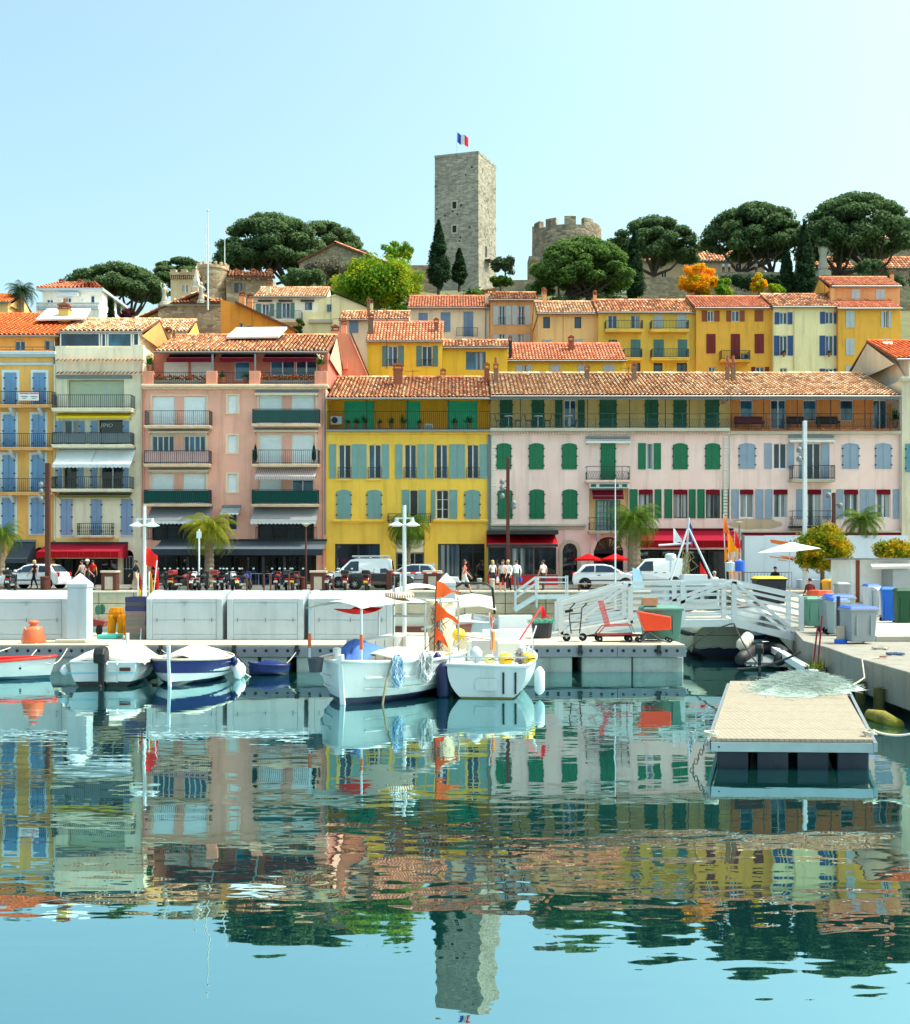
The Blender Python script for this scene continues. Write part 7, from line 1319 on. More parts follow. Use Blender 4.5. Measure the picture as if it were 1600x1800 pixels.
sg = thing('small_gangway', 'small sloping metal gangway from the promenade to the lower ledge', 'gangway', (PX(940, 57), 57, .42)); Ys = 57.4
for dy in (0, 1.0):
    o = Vector((0, dy, 0))
    for (n_, a, b_, w_) in (('side_beam', (905, 1073), (942, 1050), .2), ('side_beam', (942, 1050), (1000, 1049), .2), ('hand_rail', (906, 1042), (943, 1015), .06), ('hand_rail', (943, 1015), (998, 1015), .06), ('mid_rail', (906, 1052), (943, 1026), .05), ('mid_rail', (943, 1024), (998, 1024), .05), ('post', (907, 1073), (907, 1041), .07), ('post', (944, 1068), (944, 1014), .07), ('post', (998, 1050), (998, 1012), .09)): MB().beam(P(*a, Ys)+o, P(*b_, Ys)+o, .06, w_).build(n_, GW, sg)
a, b_, c = P(905, 1072, Ys), P(942, 1049, Ys), P(1000, 1048, Ys); MB().add([a, b_, b_+Vector((0, 1, 0)), a+Vector((0, 1, 0)), c, c+Vector((0, 1, 0))], [(0, 1, 2, 3), (1, 4, 5, 2)]).build('walkway', STEEL, sg, solid=.04)
# ------------------------------------------------------------------ trolleys and bin on the pier
def wheelset(t, pts, r, w_=.05, mat=RUBBER):
    for p in pts:
        o = MB().lathe(p, [(r*.3, -w_/2), (r*.9, -w_/2), (r, -w_*.3), (r, w_*.3), (r*.9, w_/2), (r*.3, w_/2)], 16, ax='y').build('wheel', mat, t); MB().lathe(p, [(r*.28, -w_*.6), (r*.28, w_*.6)], 8, ax='y').build('hub', STEEL, o)
p = G(1012, 1127, ZD); p.y = 36.5; p.x = PX(1012, 36.5); t = thing('hand_truck', 'black two-wheeled hand truck with curved handles on the pier', 'hand truck', p); mb = MB()
for s in (-.2, .18): mb.tube([p+Vector((s*.7, 0, .25)), p+Vector((s, 0, .75)), p+Vector((s+.02, 0, 1.05)), p+Vector((s+.18, -.05, 1.22))], .02, 6)
for z in (.35, .6, .88): mb.tube([p+Vector((-.17, 0, z)), p+Vector((.17, 0, z+.02))], .016, 6)
mb.build('frame', BLACK, t); MB().beam(p+Vector((-.35, -.1, .95)), p+Vector((-.1, -.1, 1.0)), .06, .08).build('grip', RUBBER, t); wheelset(t, [p+Vector((-.3, -.1, .13)), p+Vector((.22, -.1, .14))], .13); MB().box(p.x-.5, p.x+.2, p.y-.2, p.y+.2, ZD+.16, ZD+.19).build('toe_plate', STEEL, t)
p = Vector((PX(1080, 36.4), 36.4, ZD)); t = thing('platform_trolley', 'low red platform trolley with tall red wire handle on the pier', 'trolley', p); RDM = paint(176, 40, 44, .5); MB().box(p.x-.55, p.x+.6, p.y-.3, p.y+.3, ZD+.2, ZD+.25).build('platform', paint(30, 30, 40, .7), t); mb = MB()
for yy in (-.32, .32): mb.tube([p+Vector((-.58, yy, .22)), p+Vector((-.35, yy, .5)), p+Vector((.5, yy, .55)), p+Vector((.62, yy, .25)), p+Vector((-.58, yy, .22))], .02, 6)
mb.build('side_frame', RDM, t); mb = MB()
for k in range(5): mb.tube([p+Vector((-.32+.05*k, -.3+.1*k, .5)), p+Vector((-.55+.05*k, -.3+.1*k, 1.3))], .013, 5)
for z in (.6, .75, .9, 1.05, 1.2, 1.3): mb.tube([p+Vector((-.33-.28*(z-.5), -.3, z)), p+Vector((-.13-.28*(z-.5), .1, z))], .012, 5)
mb.build('handle', RDM, t); wheelset(t, [p+Vector((-.5, -.28, .1)), p+Vector((.45, -.28, .1)), p+Vector((-.5, .28, .1)), p+Vector((.45, .28, .1))], .1)
def wbin(name, lbl, p, w_, d_, h, body, lid, rz=0, grp='wheeled bins', wheels=True, lidh=.1, lugs=True, cat='bin', taper=.86, open_=0):
    t = thing(name, lbl, cat, p, grp, rz if rz else 1e-6); a, b_ = w_/2, d_/2; k = taper; mb = MB(); z0 = .06
    mb.add([(-a*k, -b_*k, z0), (a*k, -b_*k, z0), (a*k, b_*k, z0), (-a*k, b_*k, z0), (-a, -b_, h), (a, -b_, h), (a, b_, h), (-a, b_, h)], [(0,1,5,4), (1,2,6,5), (2,3,7,6), (3,0,4,7), (3,2,1,0), (4, 5, 6, 7)]); mb.build('body', body, t, bevel=.03); mb = MB(); mb.box(-a-.03, a+.03, -b_-.03, b_+.03, h-.07, h-.005); mb.build('rim', body, t, bevel=.012)
    mb = MB(); e = .035; mb.add([(-a-e, -b_-e, h), (a+e, -b_-e, h), (a+e, b_+e, h), (-a-e, b_+e, h), (-a*.85, -b_*.8, h+lidh*.7), (a*.85, -b_*.8, h+lidh*.7), (a*.85, b_*.9, h+lidh), (-a*.85, b_*.9, h+lidh)], [(0,1,5,4), (1,2,6,5), (2,3,7,6), (3,0,4,7), (4,5,6,7), (3,2,1,0)]); mb.build('lid', lid, t, bevel=.02); MB().tube([(-a*.7, b_+.09, h+.02), (a*.7, b_+.09, h+.02)], .02, 6).build('handle', body, t)
    if wheels: wheelset(t, [(-a*.8, b_*k+.02, .1), (a*.8, b_*k+.02, .1)], .1)
    for s in (-.33, .33): MB().box(a*s*1.6-.03, a*s*1.6+.03, -b_*1.0-.018, -b_*.93, .25*h, .8*h).build('rib', body, t)
    return t
TGRN = paint(84, 134, 120, .6); GBIN = paint(150, 158, 164, .6); BLID = paint(52, 94, 206, .5)
wbin('wheeled_bin', 'sea-green wheeled bin on the pier with a cardboard box on its lid', Vector((PX(1162, 36.8), 36.8, ZD)), 1.25, .8, 1.05, TGRN, TGRN, R(2)); p = P(1142, 1064, 36.6); t = thing('cardboard_box', 'battered cardboard box on the sea-green bin', 'box', p); CB = pmat('cardboard', srgb(176, 144, 108), .9, .15, 4, dirt=.3); MB().box(p.x-.24, p.x+.24, p.y-.18, p.y+.18, p.z+.005, p.z+.25).build('carton', CB, t, bevel=.008); MB().box(p.x-.24, p.x+.24, p.y-.03, p.y+.03, p.z+.2505, p.z+.256).build('tape', paint(196, 170, 120), t)
p = Vector((PX(1148, 36.0), 36.0, ZD)); t = thing('shopping_basket_cart', 'bright orange basket on a black wheeled frame before the sea-green bin', 'cart', p); q = lambda px, py: (PX(px, 36.0), PZ(py, 36.0))
MB().prism([q(1120, 1074), q(1178, 1084), q(1178, 1106), q(1133, 1109), q(1128, 1096)], 'xz', 35.8, 36.3).build('basket', paint(246, 72, 34, .35), t, bevel=.03); mb = MB()
for yy in (35.82, 36.28): mb.tube([Vector((*q(1135, 1112),)).to_3d() if False else (q(1124, 1127)[0], yy, q(1124, 1127)[1]), (q(1140, 1111)[0], yy, q(1140, 1111)[1]), (q(1160, 1125)[0], yy, q(1160, 1125)[1]), (q(1176, 1128)[0], yy, q(1176, 1128)[1])], .03, 6)
mb.build('frame', paint(74, 82, 92), t); wheelset(t, [(q(1123, 0)[0], 35.82, ZD+.08), (q(1176, 0)[0], 35.82, ZD+.08), (q(1123, 0)[0], 36.28, ZD+.08), (q(1176, 0)[0], 36.28, ZD+.08)], .08)
p = G(962, 1115, ZD); p = Vector((PX(953, 38), 38, ZD)); t = thing('net_tub', 'dark tub of green netting at the foot of the gangway', 'tub', p); MB().lathe(p, [(.3, 0), (.36, .5), (.38, .5), (.34, .48)], 14).build('tub', paint(38, 40, 52), t); mb = MB(); q_ = random.Random(5)
for k in range(160): a = q_.uniform(0, 6.28); r_ = .36*q_.random()**.5; c = p+Vector((math.cos(a)*r_, math.sin(a)*r_, .5+.14*q_.random())); mb.tube([c, c+Vector((q_.gauss(0, .08), q_.gauss(0, .08), .03)), c+Vector((q_.gauss(0, .12), q_.gauss(0, .12), -.06))], .008, 4)
mb.build('netting', pmat('green_net', srgb(96, 168, 146), .9, .2, 9), t, kind='stuff')
# ------------------------------------------------------------------ right-hand quay
ZR = 1.05; CONCQ = pmat('quay_concrete', srgb(146, 142, 133), .9, .14, .9, .5, 14, streak=.6, dirt=.75, dirtcol=(.17, .15, .125), spec=.2)
def Q(px, py, z=ZR): v = G(px, py, z); return (v.x, v.y)
edge = [(9.3, -60), (9.3, 18), Q(1600, 1182), Q(1500, 1154), Q(1455, 1138), Q(1412, 1126), Q(1396, 1108)]; edge += [(edge[-1][0]+2.2, 49), (edge[-1][0]+2.4, 57.4)]
MB().prism(edge+[(60, 57.4), (60, edge[0][1])], 'xy', .22, ZR).build('right_quay', CONCQ, kind='structure', bevel=.03)
MB().prism([(x+.9, y+.3) for x, y in edge]+[(60, 57.3), (60, edge[0][1])], 'xy', -3, .218).build('quay_base', pmat('void_shade_base', srgb(62, 58, 48), .9, .3, 2, .8, 6, dirt=.5, dirtcol=(.05, .06, .02)), kind='structure')  # base coloured dark to stand for the shaded void under the slab
MB().tube([P(1528, 1256, 24.6), P(1550, 1262, 24.2), P(1580, 1276, 23.5)], [.12, .17, .13], 10).build('weedy_log', pmat('weed_log', srgb(150, 142, 52), .95, .35, 5, 1, 12, dirt=.7, dirtcol=(.05, .045, .02)), smooth=True, label='weed-covered yellow-green log floating at the foot of the right quay', cat='log')
MB().add([(edge[-2][0], 50, ZR+.006), (60, 50, ZR+.006), (60, 58.95, ZP-.02), (edge[-2][0], 58.95, ZP-.02)], [(0, 1, 2, 3)]).build('quay_ramp', PAVE, kind='structure', solid=.02)
a = Q(1540, 1128); MB().prism([a, (a[0]+.15, a[1]+.35), (a[0]+20, a[1]+.35), (a[0]+20, a[1]-.1)], 'xy', ZR+.002, ZR+.16).build('kerb', CONC, kind='structure', bevel=.02); MB().prism([(a[0]+.16, a[1]+.36), (a[0]+.9, a[1]+9), (50, a[1]+9), (50, a[1]+.36)], 'xy', ZR+.002, ZR+.14).build('quay_pavement', pmat('pavement2', srgb(182, 176, 166), .9, .1, .8, .3, 14, dirt=.3), kind='structure')
for k in range(6):                                          # pile fenders and weed under the quay edge
    u = .06+k*.17; A = Vector((*edge[2], 0)).lerp(Vector((*edge[3], 0)), u); d_ = (Vector((*edge[3], 0))-Vector((*edge[2], 0))).normalized(); nrm = Vector((-d_.y, d_.x, 0))
    if k in (2, 4): MB().tube([A+nrm*.14+Vector((0, 0, -.6)), A+nrm*.14+Vector((0, 0, .55))], .12, 10).build('fender_pile', pmat('weedy_pile', srgb(104, 96, 50), .9, .3, 3, .8, 10, dirt=.8, dirtcol=(.03, .03, .02)), label='%s weedy round fender pile at the foot of the right quay' % ('nearest', '', 'middle', '', 'farthest')[k], cat='pile', group='weedy piles')
c0 = Vector((*Q(1432, 1185, .42), .42)); c1 = Vector((*Q(1345, 1132, .42), .42)); MB().beam(c0, c1, .22, .2).build('floating_boom', WHITE, label='white floating boom leading from the raft to the gangway', cat='boom'); rope('black hose looping from the pier corner under the gangway', P(1208, 1142, 36), P(1288, 1096, 36.2), -.12, .025, ROPED); rope('black hose hanging from the gangway to the water', P(1290, 1096, 36.2), P(1330, 1165, 34), .1, .025, ROPED); rope('black hose from the water to the right quay edge', P(1296, 1176, 32), P(1408, 1146, 31.5), .12, .035, ROPED)
for (px, n_) in ((1432, 'left'), (1440, 'right')):
    b0 = Vector((*Q(px-2, 1168, .55), .55)); MB().tube([b0, b0+Vector((.12, 0, 1.35 if n_ == 'right' else 1.05))], .025, 6).build('marker_rod', paint(140, 34, 40), label='%s dark red rod standing in weeds by the right quay' % n_, cat='rod')
mb = MB(); q_ = random.Random(6); b0 = Vector((*Q(1432, 1170, .6), .5))
for k in range(90): a = q_.uniform(0, 6.28); e = q_.uniform(.5, 1.4); c = b0+Vector((q_.gauss(0, .14), q_.gauss(0, .14), 0)); d = Vector((math.cos(a)*math.cos(e), math.sin(a)*math.cos(e), math.sin(e)))*q_.uniform(.15, .45); s_ = Vector((-d.y, d.x, 0)).normalized()*.02; mb.add([c-s_, c+s_, c+d], [(0, 1, 2)], c=(q_.random(),)*3)
mb.build('weed_tuft', leafm('weed', (.06, .09, .01), (.22, .26, .03)), label='tuft of green weeds around the dark red rods', cat='plant', fix=False)
MB().prism([Q(1398, 1132, .45), Q(1440, 1178, .45), Q(1452, 1176, .45), Q(1470, 1150, .45), Q(1420, 1125, .45)], 'xy', -.8, .5).build('stone_ledge', CONCL, label='low pale stone ledge at the foot of the right quay', cat='ledge')
A_, B_ = Vector((*Q(1553, 1158), ZR)), Vector((*Q(1500, 1206, .6), .62)); t = thing('mooring_line', 'pale line from the iron ring on the right quay to the raft', 'rope', A_); MB().tube([A_+Vector((-.1, 0, .03)), A_+Vector((-.55, -.1, -.02)), (A_+B_)/2+Vector((-.1, 0, -.15)), B_], .018, 6).build('line', ROPE, t); MB().tube([A_+Vector((.08*math.cos(a), .08*math.sin(a), .05)) for a in [z*.785 for z in range(9)]], .018, 6).build('ring', pmat('rust', srgb(150, 96, 62), .9, .2, 8), t); rope('pale line from the raft corner to the foot of the right quay', P(1534, 1284, 18.9), P(1602, 1290, 18.6), .05, .02)
# raft
na, nb_, fb_, fa = [Vector((*Q(*q, .5), .5)) for q in ((1250, 1298), (1534, 1300), (1484, 1200), (1284, 1197))]
t = thing('work_raft', 'long floating work raft with cream gridded deck and black floats', 'raft', ((na+nb_)/2).to_tuple()[:2]+(-.1,)); ex = (nb_-na).normalized(); ey = (fa-na).normalized(); L = (fa-na).length
def raftm():
    m, t_, b_ = nodes('raft_deck'); g = nn(t_, 'ShaderNodeNewGeometry'); br = nn(t_, 'ShaderNodeTexBrick'); br.offset = 0; br.inputs['Scale'].default_value = 7; br.inputs['Mortar Size'].default_value = .03; br.inputs['Color1'].default_value = (.29, .25, .19, 1); br.inputs['Color2'].default_value = (.34, .295, .23, 1); br.inputs['Mortar'].default_value = (.13, .10, .07, 1); br.inputs['Brick Width'].default_value = .6; br.inputs['Row Height'].default_value = .6
    mp = nn(t_, 'ShaderNodeMapping'); mp.inputs['Rotation'].default_value = (0, 0, math.atan2(ex.y, ex.x)*-1); t_.links.new(g.outputs['Position'], mp.inputs['Vector']); t_.links.new(mp.outputs[0], br.inputs['Vector']); c = mixc(t_, ramp(t_, noise(t_, 1.1, 7, .7).outputs[0], .58, .7, (0,)*3, (.75,)*3), br.outputs['Color'], (.20, .13, .07)); t_.links.new(c, b_.inputs['Base Color']); b_.inputs['Roughness'].default_value = .9; bumpto(t_, b_, br.outputs['Fac'], .4, -.02); return m
RD = raftm(); n_ = 8
for k in range(n_):                                         # deck panels
    a, b_ = na+ey*(L*k/n_+.006), na+ey*(L*(k+1)/n_-.006); wd = (nb_-na).length; mb = MB(); z = Vector((0, 0, .05)); c_, d_ = a+ex*wd, b_+ex*wd
    mb.add([a, c_, d_, b_, a-z, c_-z, d_-z, b_-z], [(0,1,2,3), (7,6,5,4), (0,4,5,1), (1,5,6,2), (2,6,7,3), (3,7,4,0)]); mb.build('deck_panel', RD, t)
dz = Vector((0, 0, -.13))
for (a, b_) in ((na-ey*.04, nb_-ey*.04), (na-ex*.05, fa-ex*.05), (nb_+ex*.05, fb_+ex*.05)): MB().beam(a+dz, b_+dz, .06, .15).build('edge_beam', STEEL, t)
mb = MB()
for px in (1264, 1272, 1288, 1296, 1484, 1492): c = P(px, 1300, na.y-.075); c.z = .37; mb.lathe(c, [(.018, 0), (.018, .004)], 8, ax='y')
mb.build('bolt_hole', BLACK, t, kind='stuff')
FLT = pmat('black_float', srgb(30, 34, 52), .5, .1, 2, dirt=.3, dirtcol=(.12, .12, .11)); wd = (nb_-na).length
for i in range(4):
    for j in range(6):
        o = na+ex*(wd*(i+.02)/4+.08)+ey*(L*j/6+.12); a = o; b_ = o+ex*(wd/4-.14); c_ = b_+ey*(L/6-.2); d_ = a+ey*(L/6-.2); z0, z1 = -.35, .28; mb = MB(); mb.add([Vector((v.x, v.y, z0)) for v in (a, b_, c_, d_)]+[Vector((v.x, v.y, z1)) for v in (a, b_, c_, d_)], [(3,2,1,0), (4,5,6,7), (0,1,5,4), (1,2,6,5), (2,3,7,6), (3,0,4,7)]); mb.build('float', FLT, t, bevel=.03)
ch = thing('mooring_chain', 'rusty grey chain hanging from the left corner of the raft', 'chain', (na.x-.12, na.y-.1, -.3)); mb = MB(); q_ = Vector((na.x-.07, na.y-.08, .48)); k = 0
CHM = pmat('chain', srgb(118, 108, 100), .7, .25, 9, metal=.5)
while q_.z > -.35:
    d = Vector((-.045 if q_.z > .1 else -.012, -.01, -.075)); a = Vector((0, 1, 0)) if k % 2 else Vector((1, 0, 0)); m_ = q_+d/2
    MB().tube([m_+a*.028*math.cos(z*.785)+Vector((0, 0, 1))*.052*math.sin(z*.785) for z in range(9)], .010, 5).build('link', CHM, ch); q_ = q_+d; k += 1
for (c, lb, tw) in ((na+ex*.0+ey*.1, 'left', 0), (nb_-ex*.02+ey*.35, 'right', 1)):
    tt = thing('rope_lashing', 'knotted pale rope lashing at the %s near corner of the raft' % lb, 'rope', c+Vector((0, 0, .001))); mb = MB(); q_ = random.Random(tw)
    for k in range(9): mb.tube([c+Vector((.11*math.cos(a*.8+k)*q_.uniform(.6, 1.1), .09*math.sin(a*.8+k), .03+.06*q_.random()+.02*math.sin(a))) for a in range(9)], .014, 5)
    mb.build('knot', ROPE, tt, kind='stuff')
nc = na.lerp(fb_, .5)+ey*(L*.30)+ex*.35; t = thing('fishing_net', 'heap of pale sea-green fishing net on the far end of the raft', 'net', (nc.x, nc.y, .5)); q_ = np.random.default_rng(5); V = []; F = []; K = []
for k in range(9000):
    u, v = q_.normal(0, .27), q_.normal(0, .19); hh = .38*math.exp(-(u*u+v*v)*2.2)+.015; c = ex*(u*1.5)+ey*(v*3.2); c = np.array([c.x, c.y, hh*q_.random()**.5+.01]); p0 = c; dv = q_.normal(size=3)*np.array([.12, .16, .022]); p1 = c+dv; p1[2] = max(.008, p1[2]); s_ = np.array([.003, .003, .004]); b_ = len(V); V += [p0-s_, p0+s_, p1+s_, p1-s_]; F.append((b_, b_+1, b_+2, b_+3)); K.append((q_.random(),)*3)
npmesh('mesh', V, F, leafm('net_strands', (.20, .27, .25), (.52, .60, .56), .3), t, 'stuff', col=K); mb = MB()
def heap(u, v):
    th = 2*math.pi*u; R_ = 1.05+.16*math.sin(3*th+1)+.10*math.sin(7*th)+.06*math.sin(13*th+2); h = .33*max(0, 1-v)**.8*(1+.25*math.sin(5*th)*v)+.05*math.sin(v*19+th*4)*math.sin(th*9)*(1-v)
    return ex*(1.12*R_*v*math.cos(th))+ey*(1.25*R_*v*math.sin(th))+Vector((0, 0, max(.006, h)))
mb.grid(heap, 60, 16); o = mb.build('folded_net', pmat('net_heap', srgb(176, 200, 190), .95, .25, 5, 1.0, 40, dirt=.45, dirtcol=(.22, .25, .22)), None, smooth=True); o.parent = t
# bins and clutter on the right quay
def QP(px, py): v = G(px, py, ZR); return Vector((v.x, v.y, ZR+.003))
wbin('wheeled_bin', 'large light grey bin with bright blue lid nearest the quay edge', QP(1509, 1131), .82, .72, 1.02, GBIN, BLID, R(8), lidh=.08); wbin('wheeled_bin', 'grey bin with blue lid and tall sides behind the nearest grey bin', QP(1503, 1119)+Vector((0, 1.5, 0)), .8, .7, 1.2, GBIN, BLID, R(8)); wbin('wheeled_bin', 'narrow grey-green bin left of the dark post', QP(1472, 1117), .5, .6, 1.12, paint(170, 184, 184, .6), BLID, R(6)); wbin('wheeled_bin', 'teal-grey bin with pale lid left of the narrow grey-green bin', QP(1456, 1112), .42, .6, 1.1, paint(124, 146, 148, .6), paint(200, 206, 208), R(6)); wbin('wheeled_bin', 'sea-green bin at the right end of the gangway', QP(1428, 1103), .62, .6, 1.02, TGRN, TGRN, R(5))
wbin('wheeled_bin', 'vivid blue wheeled bin beside the dark green bin', QP(1563, 1094), .58, .62, 1.28, paint(34, 110, 214, .45), paint(40, 110, 214, .45), R(-14)); wbin('wheeled_bin', 'dark green wheeled bin at the right edge', QP(1590, 1101), .66, .75, 1.3, paint(14, 78, 48, .5), paint(14, 70, 44, .5), R(-10)); wbin('wheeled_bin', 'tall white-grey bin behind the grey bins with blue lids', QP(1532, 1083), .55, .6, 1.3, paint(206, 214, 222, .6), BLID, R(4)); wbin('wheeled_bin', 'white-grey ribbed bin beside the vivid blue bin', QP(1546, 1084), .4, .5, 1.15, paint(196, 202, 208, .6), paint(190, 196, 204), R(4)); wbin('wheeled_bin', 'grey bin right of the yellow container', QP(1506, 1078)+Vector((0, 2, 0)), .55, .6, 1.3, paint(150, 154, 160, .6), paint(160, 164, 170), R(0))
wbin('yellow_container', 'big orange-yellow plastic container behind the grey bins', QP(1473, 1068), 1.35, 1.0, 1.35, paint(246, 168, 16, .45), paint(248, 176, 24, .45), R(2), lidh=.12); wbin('dark_container', 'black plastic container with bright yellow lid behind the gangway', QP(1352, 1074), 1.45, .9, 1.55, paint(28, 32, 44, .5), paint(240, 206, 30, .45), R(2), lidh=.12)
p = QP(1478, 1131); t = thing('concrete_post', 'small wooden board standing on a bright blue base on the quay', 'stand', p); MB().lathe(p, [(.17, 0), (.18, .02), (.18, .1), (.16, .12)], 16).build('base', paint(38, 106, 226, .4), t); MB().box(p.x-.10, p.x+.10, p.y-.04, p.y+.04, p.z+.121, p.z+.5).build('board', pmat('board', srgb(196, 180, 160), .9, .1, 4), t)
p = QP(1480, 1124); MB().tube([p+Vector((0, .3, 0)), p+Vector((0, .3, 1.3))], .06, 8).build('dark_post', paint(58, 58, 68), label='dark post between the grey bins', cat='post')
t = thing('upturned_tub', 'flat orange-red tub upside down behind the sea-green bin', 'tub', QP(1442, 1088)+Vector((0, 0, .95))); c = t.location.copy(); MB().lathe(c, [(.62, 0), (.48, .22), (.44, .24)], 10, sy=.6).build('shell', paint(206, 78, 34), t); MB().box(c.x-.6, c.x+.6, c.y-.4, c.y+.4, c.z-.95, c.z-.01).build('crate_base', TGRN, t)
# parasol, hut and hoarding on the right
p = G(1388, 1042, 1.6); p = Vector((PX(1388, 57.5), 57.5, 1.7)); t = thing('parasol', 'large pale blue parasol in front of the white hoarding', 'parasol', p); MB().tube([p, P(1388, 952, 57.5)], .03, 8).build('pole', WHITE2, t); top = P(1390, 953, 57.5); cr = [P(1332, 972, 56.6), P(1395, 969, 55.6), P(1443, 964, 57.6), P(1430, 962, 59), P(1360, 965, 59.2)]
mb = MB(); mb.add([top]+cr, [(0, 1, 2), (0, 2, 3), (0, 3, 4), (0, 4, 5), (0, 5, 1)]); mb.build('canopy', fabric(206, 232, 240), t, solid=.01); MB().lathe(p, [(.3, 0), (.3, .08), (.06, .1)], 10).build('base', CONC, t); MB().ell(top+Vector((0, 0, .04)), .06, .06, .08, 8).build('finial', paint(40, 120, 160), t)
HOAR = pmat('hoarding', srgb(216, 226, 236), .6, .04, 1, streak=.15); t = thing('hoarding', 'long white hoarding wall with orange printed streaks before the pink house', 'hoarding', (PX(1450, 69.8), 69.8, ZP))
for k in range(8):
    a = PX(1308+k*36, 69.8); MB().box(a+.004, PX(1344+k*36, 69.8)-.004, 69.8, 69.88, ZP, PZ(941 if k else 942, 69.8)).build('panel', HOAR, t)
for (pts, c) in ((((1354, 948), (1388, 953), (1392, 957), (1384, 959), (1356, 954)), (236, 110, 30)), (((1352, 977), (1392, 982), (1396, 985), (1354, 979)), (226, 140, 90)), (((1368, 983), (1398, 988), (1368, 985)), (206, 140, 110)), (((1336, 965), (1360, 969), (1336, 966)), (190, 196, 204)), (((1368, 976), (1396, 979), (1398, 986), (1380, 981)), (240, 120, 50))): MB().add([P(x_, y_, 69.79) for x_, y_ in pts], [tuple(range(len(pts)))]).build('printed_streak', paint(*c), t, fix=False)
MB().box(PX(1305, 69.7), PX(1309, 69.7), 69.68, 69.9, ZP, PZ(940, 69.7)).build('edge_post', ZINC, t)
t = thing('white_shed', 'low white shed with flat grey roof and brown door post at the right edge', 'shed', (PX(1560, 56), 56, 1.6)); Xa, Xb = PX(1497, 55), PX(1700, 55); zt = PZ(984, 55); MB().box(Xa, Xb, 55, 58, 1.2, zt).build('wall', paint(240, 243, 245), t); MB().box(Xa-.3, Xb, 54.6, 58.3, zt+.002, zt+.08).build('roof', ZINC, t); MB().box(PX(1505, 54.97), PX(1511, 54.97), 54.93, 54.998, 1.2, zt-.02).build('door_post', paint(140, 62, 40), t); mb = MB(); a, b_ = P(1533, 996, 53.4), P(1600, 995, 53.4); mb.add([a, b_, P(1605, 990, 54.9), P(1530, 990, 54.9), a-Vector((0, 0, .12)), b_-Vector((0, 0, .12))], [(0, 1, 2, 3), (0, 1, 5, 4)]); mb.build('awning', CANV, t, solid=.01); MB().box(PX(1570, 53.5), PX(1620, 53.5), 53.5, 54.9, 1.3, PZ(1000, 53.5)).build('counter', GBIN, t, bevel=.02)
t = thing('stall_lid', 'open white freezer box with raised lid behind the yellow container', 'freezer', QP(1466, 1060)+Vector((0, 3, .25))); c = t.location; MB().box(c.x-1.0, c.x+1.4, c.y, c.y+.9, c.z-.2, c.z+1.05).build('box', WHITE2, t, bevel=.03); mb = MB(); mb.beam(P(1452, 986, c.y), P(1492, 1006, c.y), .9, .12); mb.build('lid', WHITE2, t, bevel=.02)
t = thing('metal_fence', 'low grey railing in front of the white hoarding', 'fence', (PX(1340, 68), 68, ZP)); x0, x1 = PX(1308, 68), PX(1392, 68); MB().beam((x0, 68, ZP+.98), (x1, 68, ZP+.98), .05, .05).build('top_rail', ZINC, t); MB().beam((x0, 68, ZP+.12), (x1, 68, ZP+.12), .04, .04).build('bottom_rail', ZINC, t)
for k in range(15): xx = x0+(x1-x0)*k/14; MB().beam((xx, 68, ZP+.1), (xx, 68, ZP+.98), .022, .022).build('bar', ZINC, t)
# loose gear on the right quay
for i, (px, py, c, s_) in enumerate(((1548, 1142, (176, 172, 160), 'pale'), (1574, 1152, (70, 96, 130), 'blue'))):
    p = QP(px, py); t = thing('rope_heap', 'small heap of %s rope lying on the right quay' % s_, 'rope', p); q_ = random.Random(i+20); mb = MB()
    for k in range(14): mb.tube([p+Vector((.2*math.cos(a*.6+k)*q_.uniform(.5, 1.2), .16*math.sin(a*.6+k), .02+.04*q_.random())) for a in range(11)], .014, 5)
    mb.build('coil', pmat('heap_rope', srgb(*c), .9, .2, 9), t, kind='stuff')
for i, (px, py, c, s_) in enumerate(((1530, 1064, (70, 110, 180), 'blue lattice fish box on the counter before the white shed'), (1558, 1072, (196, 200, 204), 'pale fish box beside the tall white-grey bin'), (1515, 1092, (110, 116, 124), 'grey fish box between the bins with blue lids'))):
    p = QP(px, py)+Vector((0, 0, 1.25 if i == 0 else 0)); t = thing('fish_box', s_, 'crate', p); mm = paint(*c, .7); MB().box(p.x-.35, p.x+.35, p.y-.22, p.y+.22, p.z, p.z+.03).build('bottom', mm, t)
    for (a, b_, c_, d) in ((-.35, .35, -.22, -.195), (-.35, .35, .195, .22), (-.35, -.325, -.194, .194), (.325, .35, -.194, .194)): MB().box(p.x+a, p.x+b_, p.y+c_, p.y+d, p.z+.031, p.z+.28).build('side', mm, t)
    if i == 0: MB().box(p.x-.5, p.x+.5, p.y-.3, p.y+.3, p.z-1.25, p.z-.002).build('stand', ZINC, t)
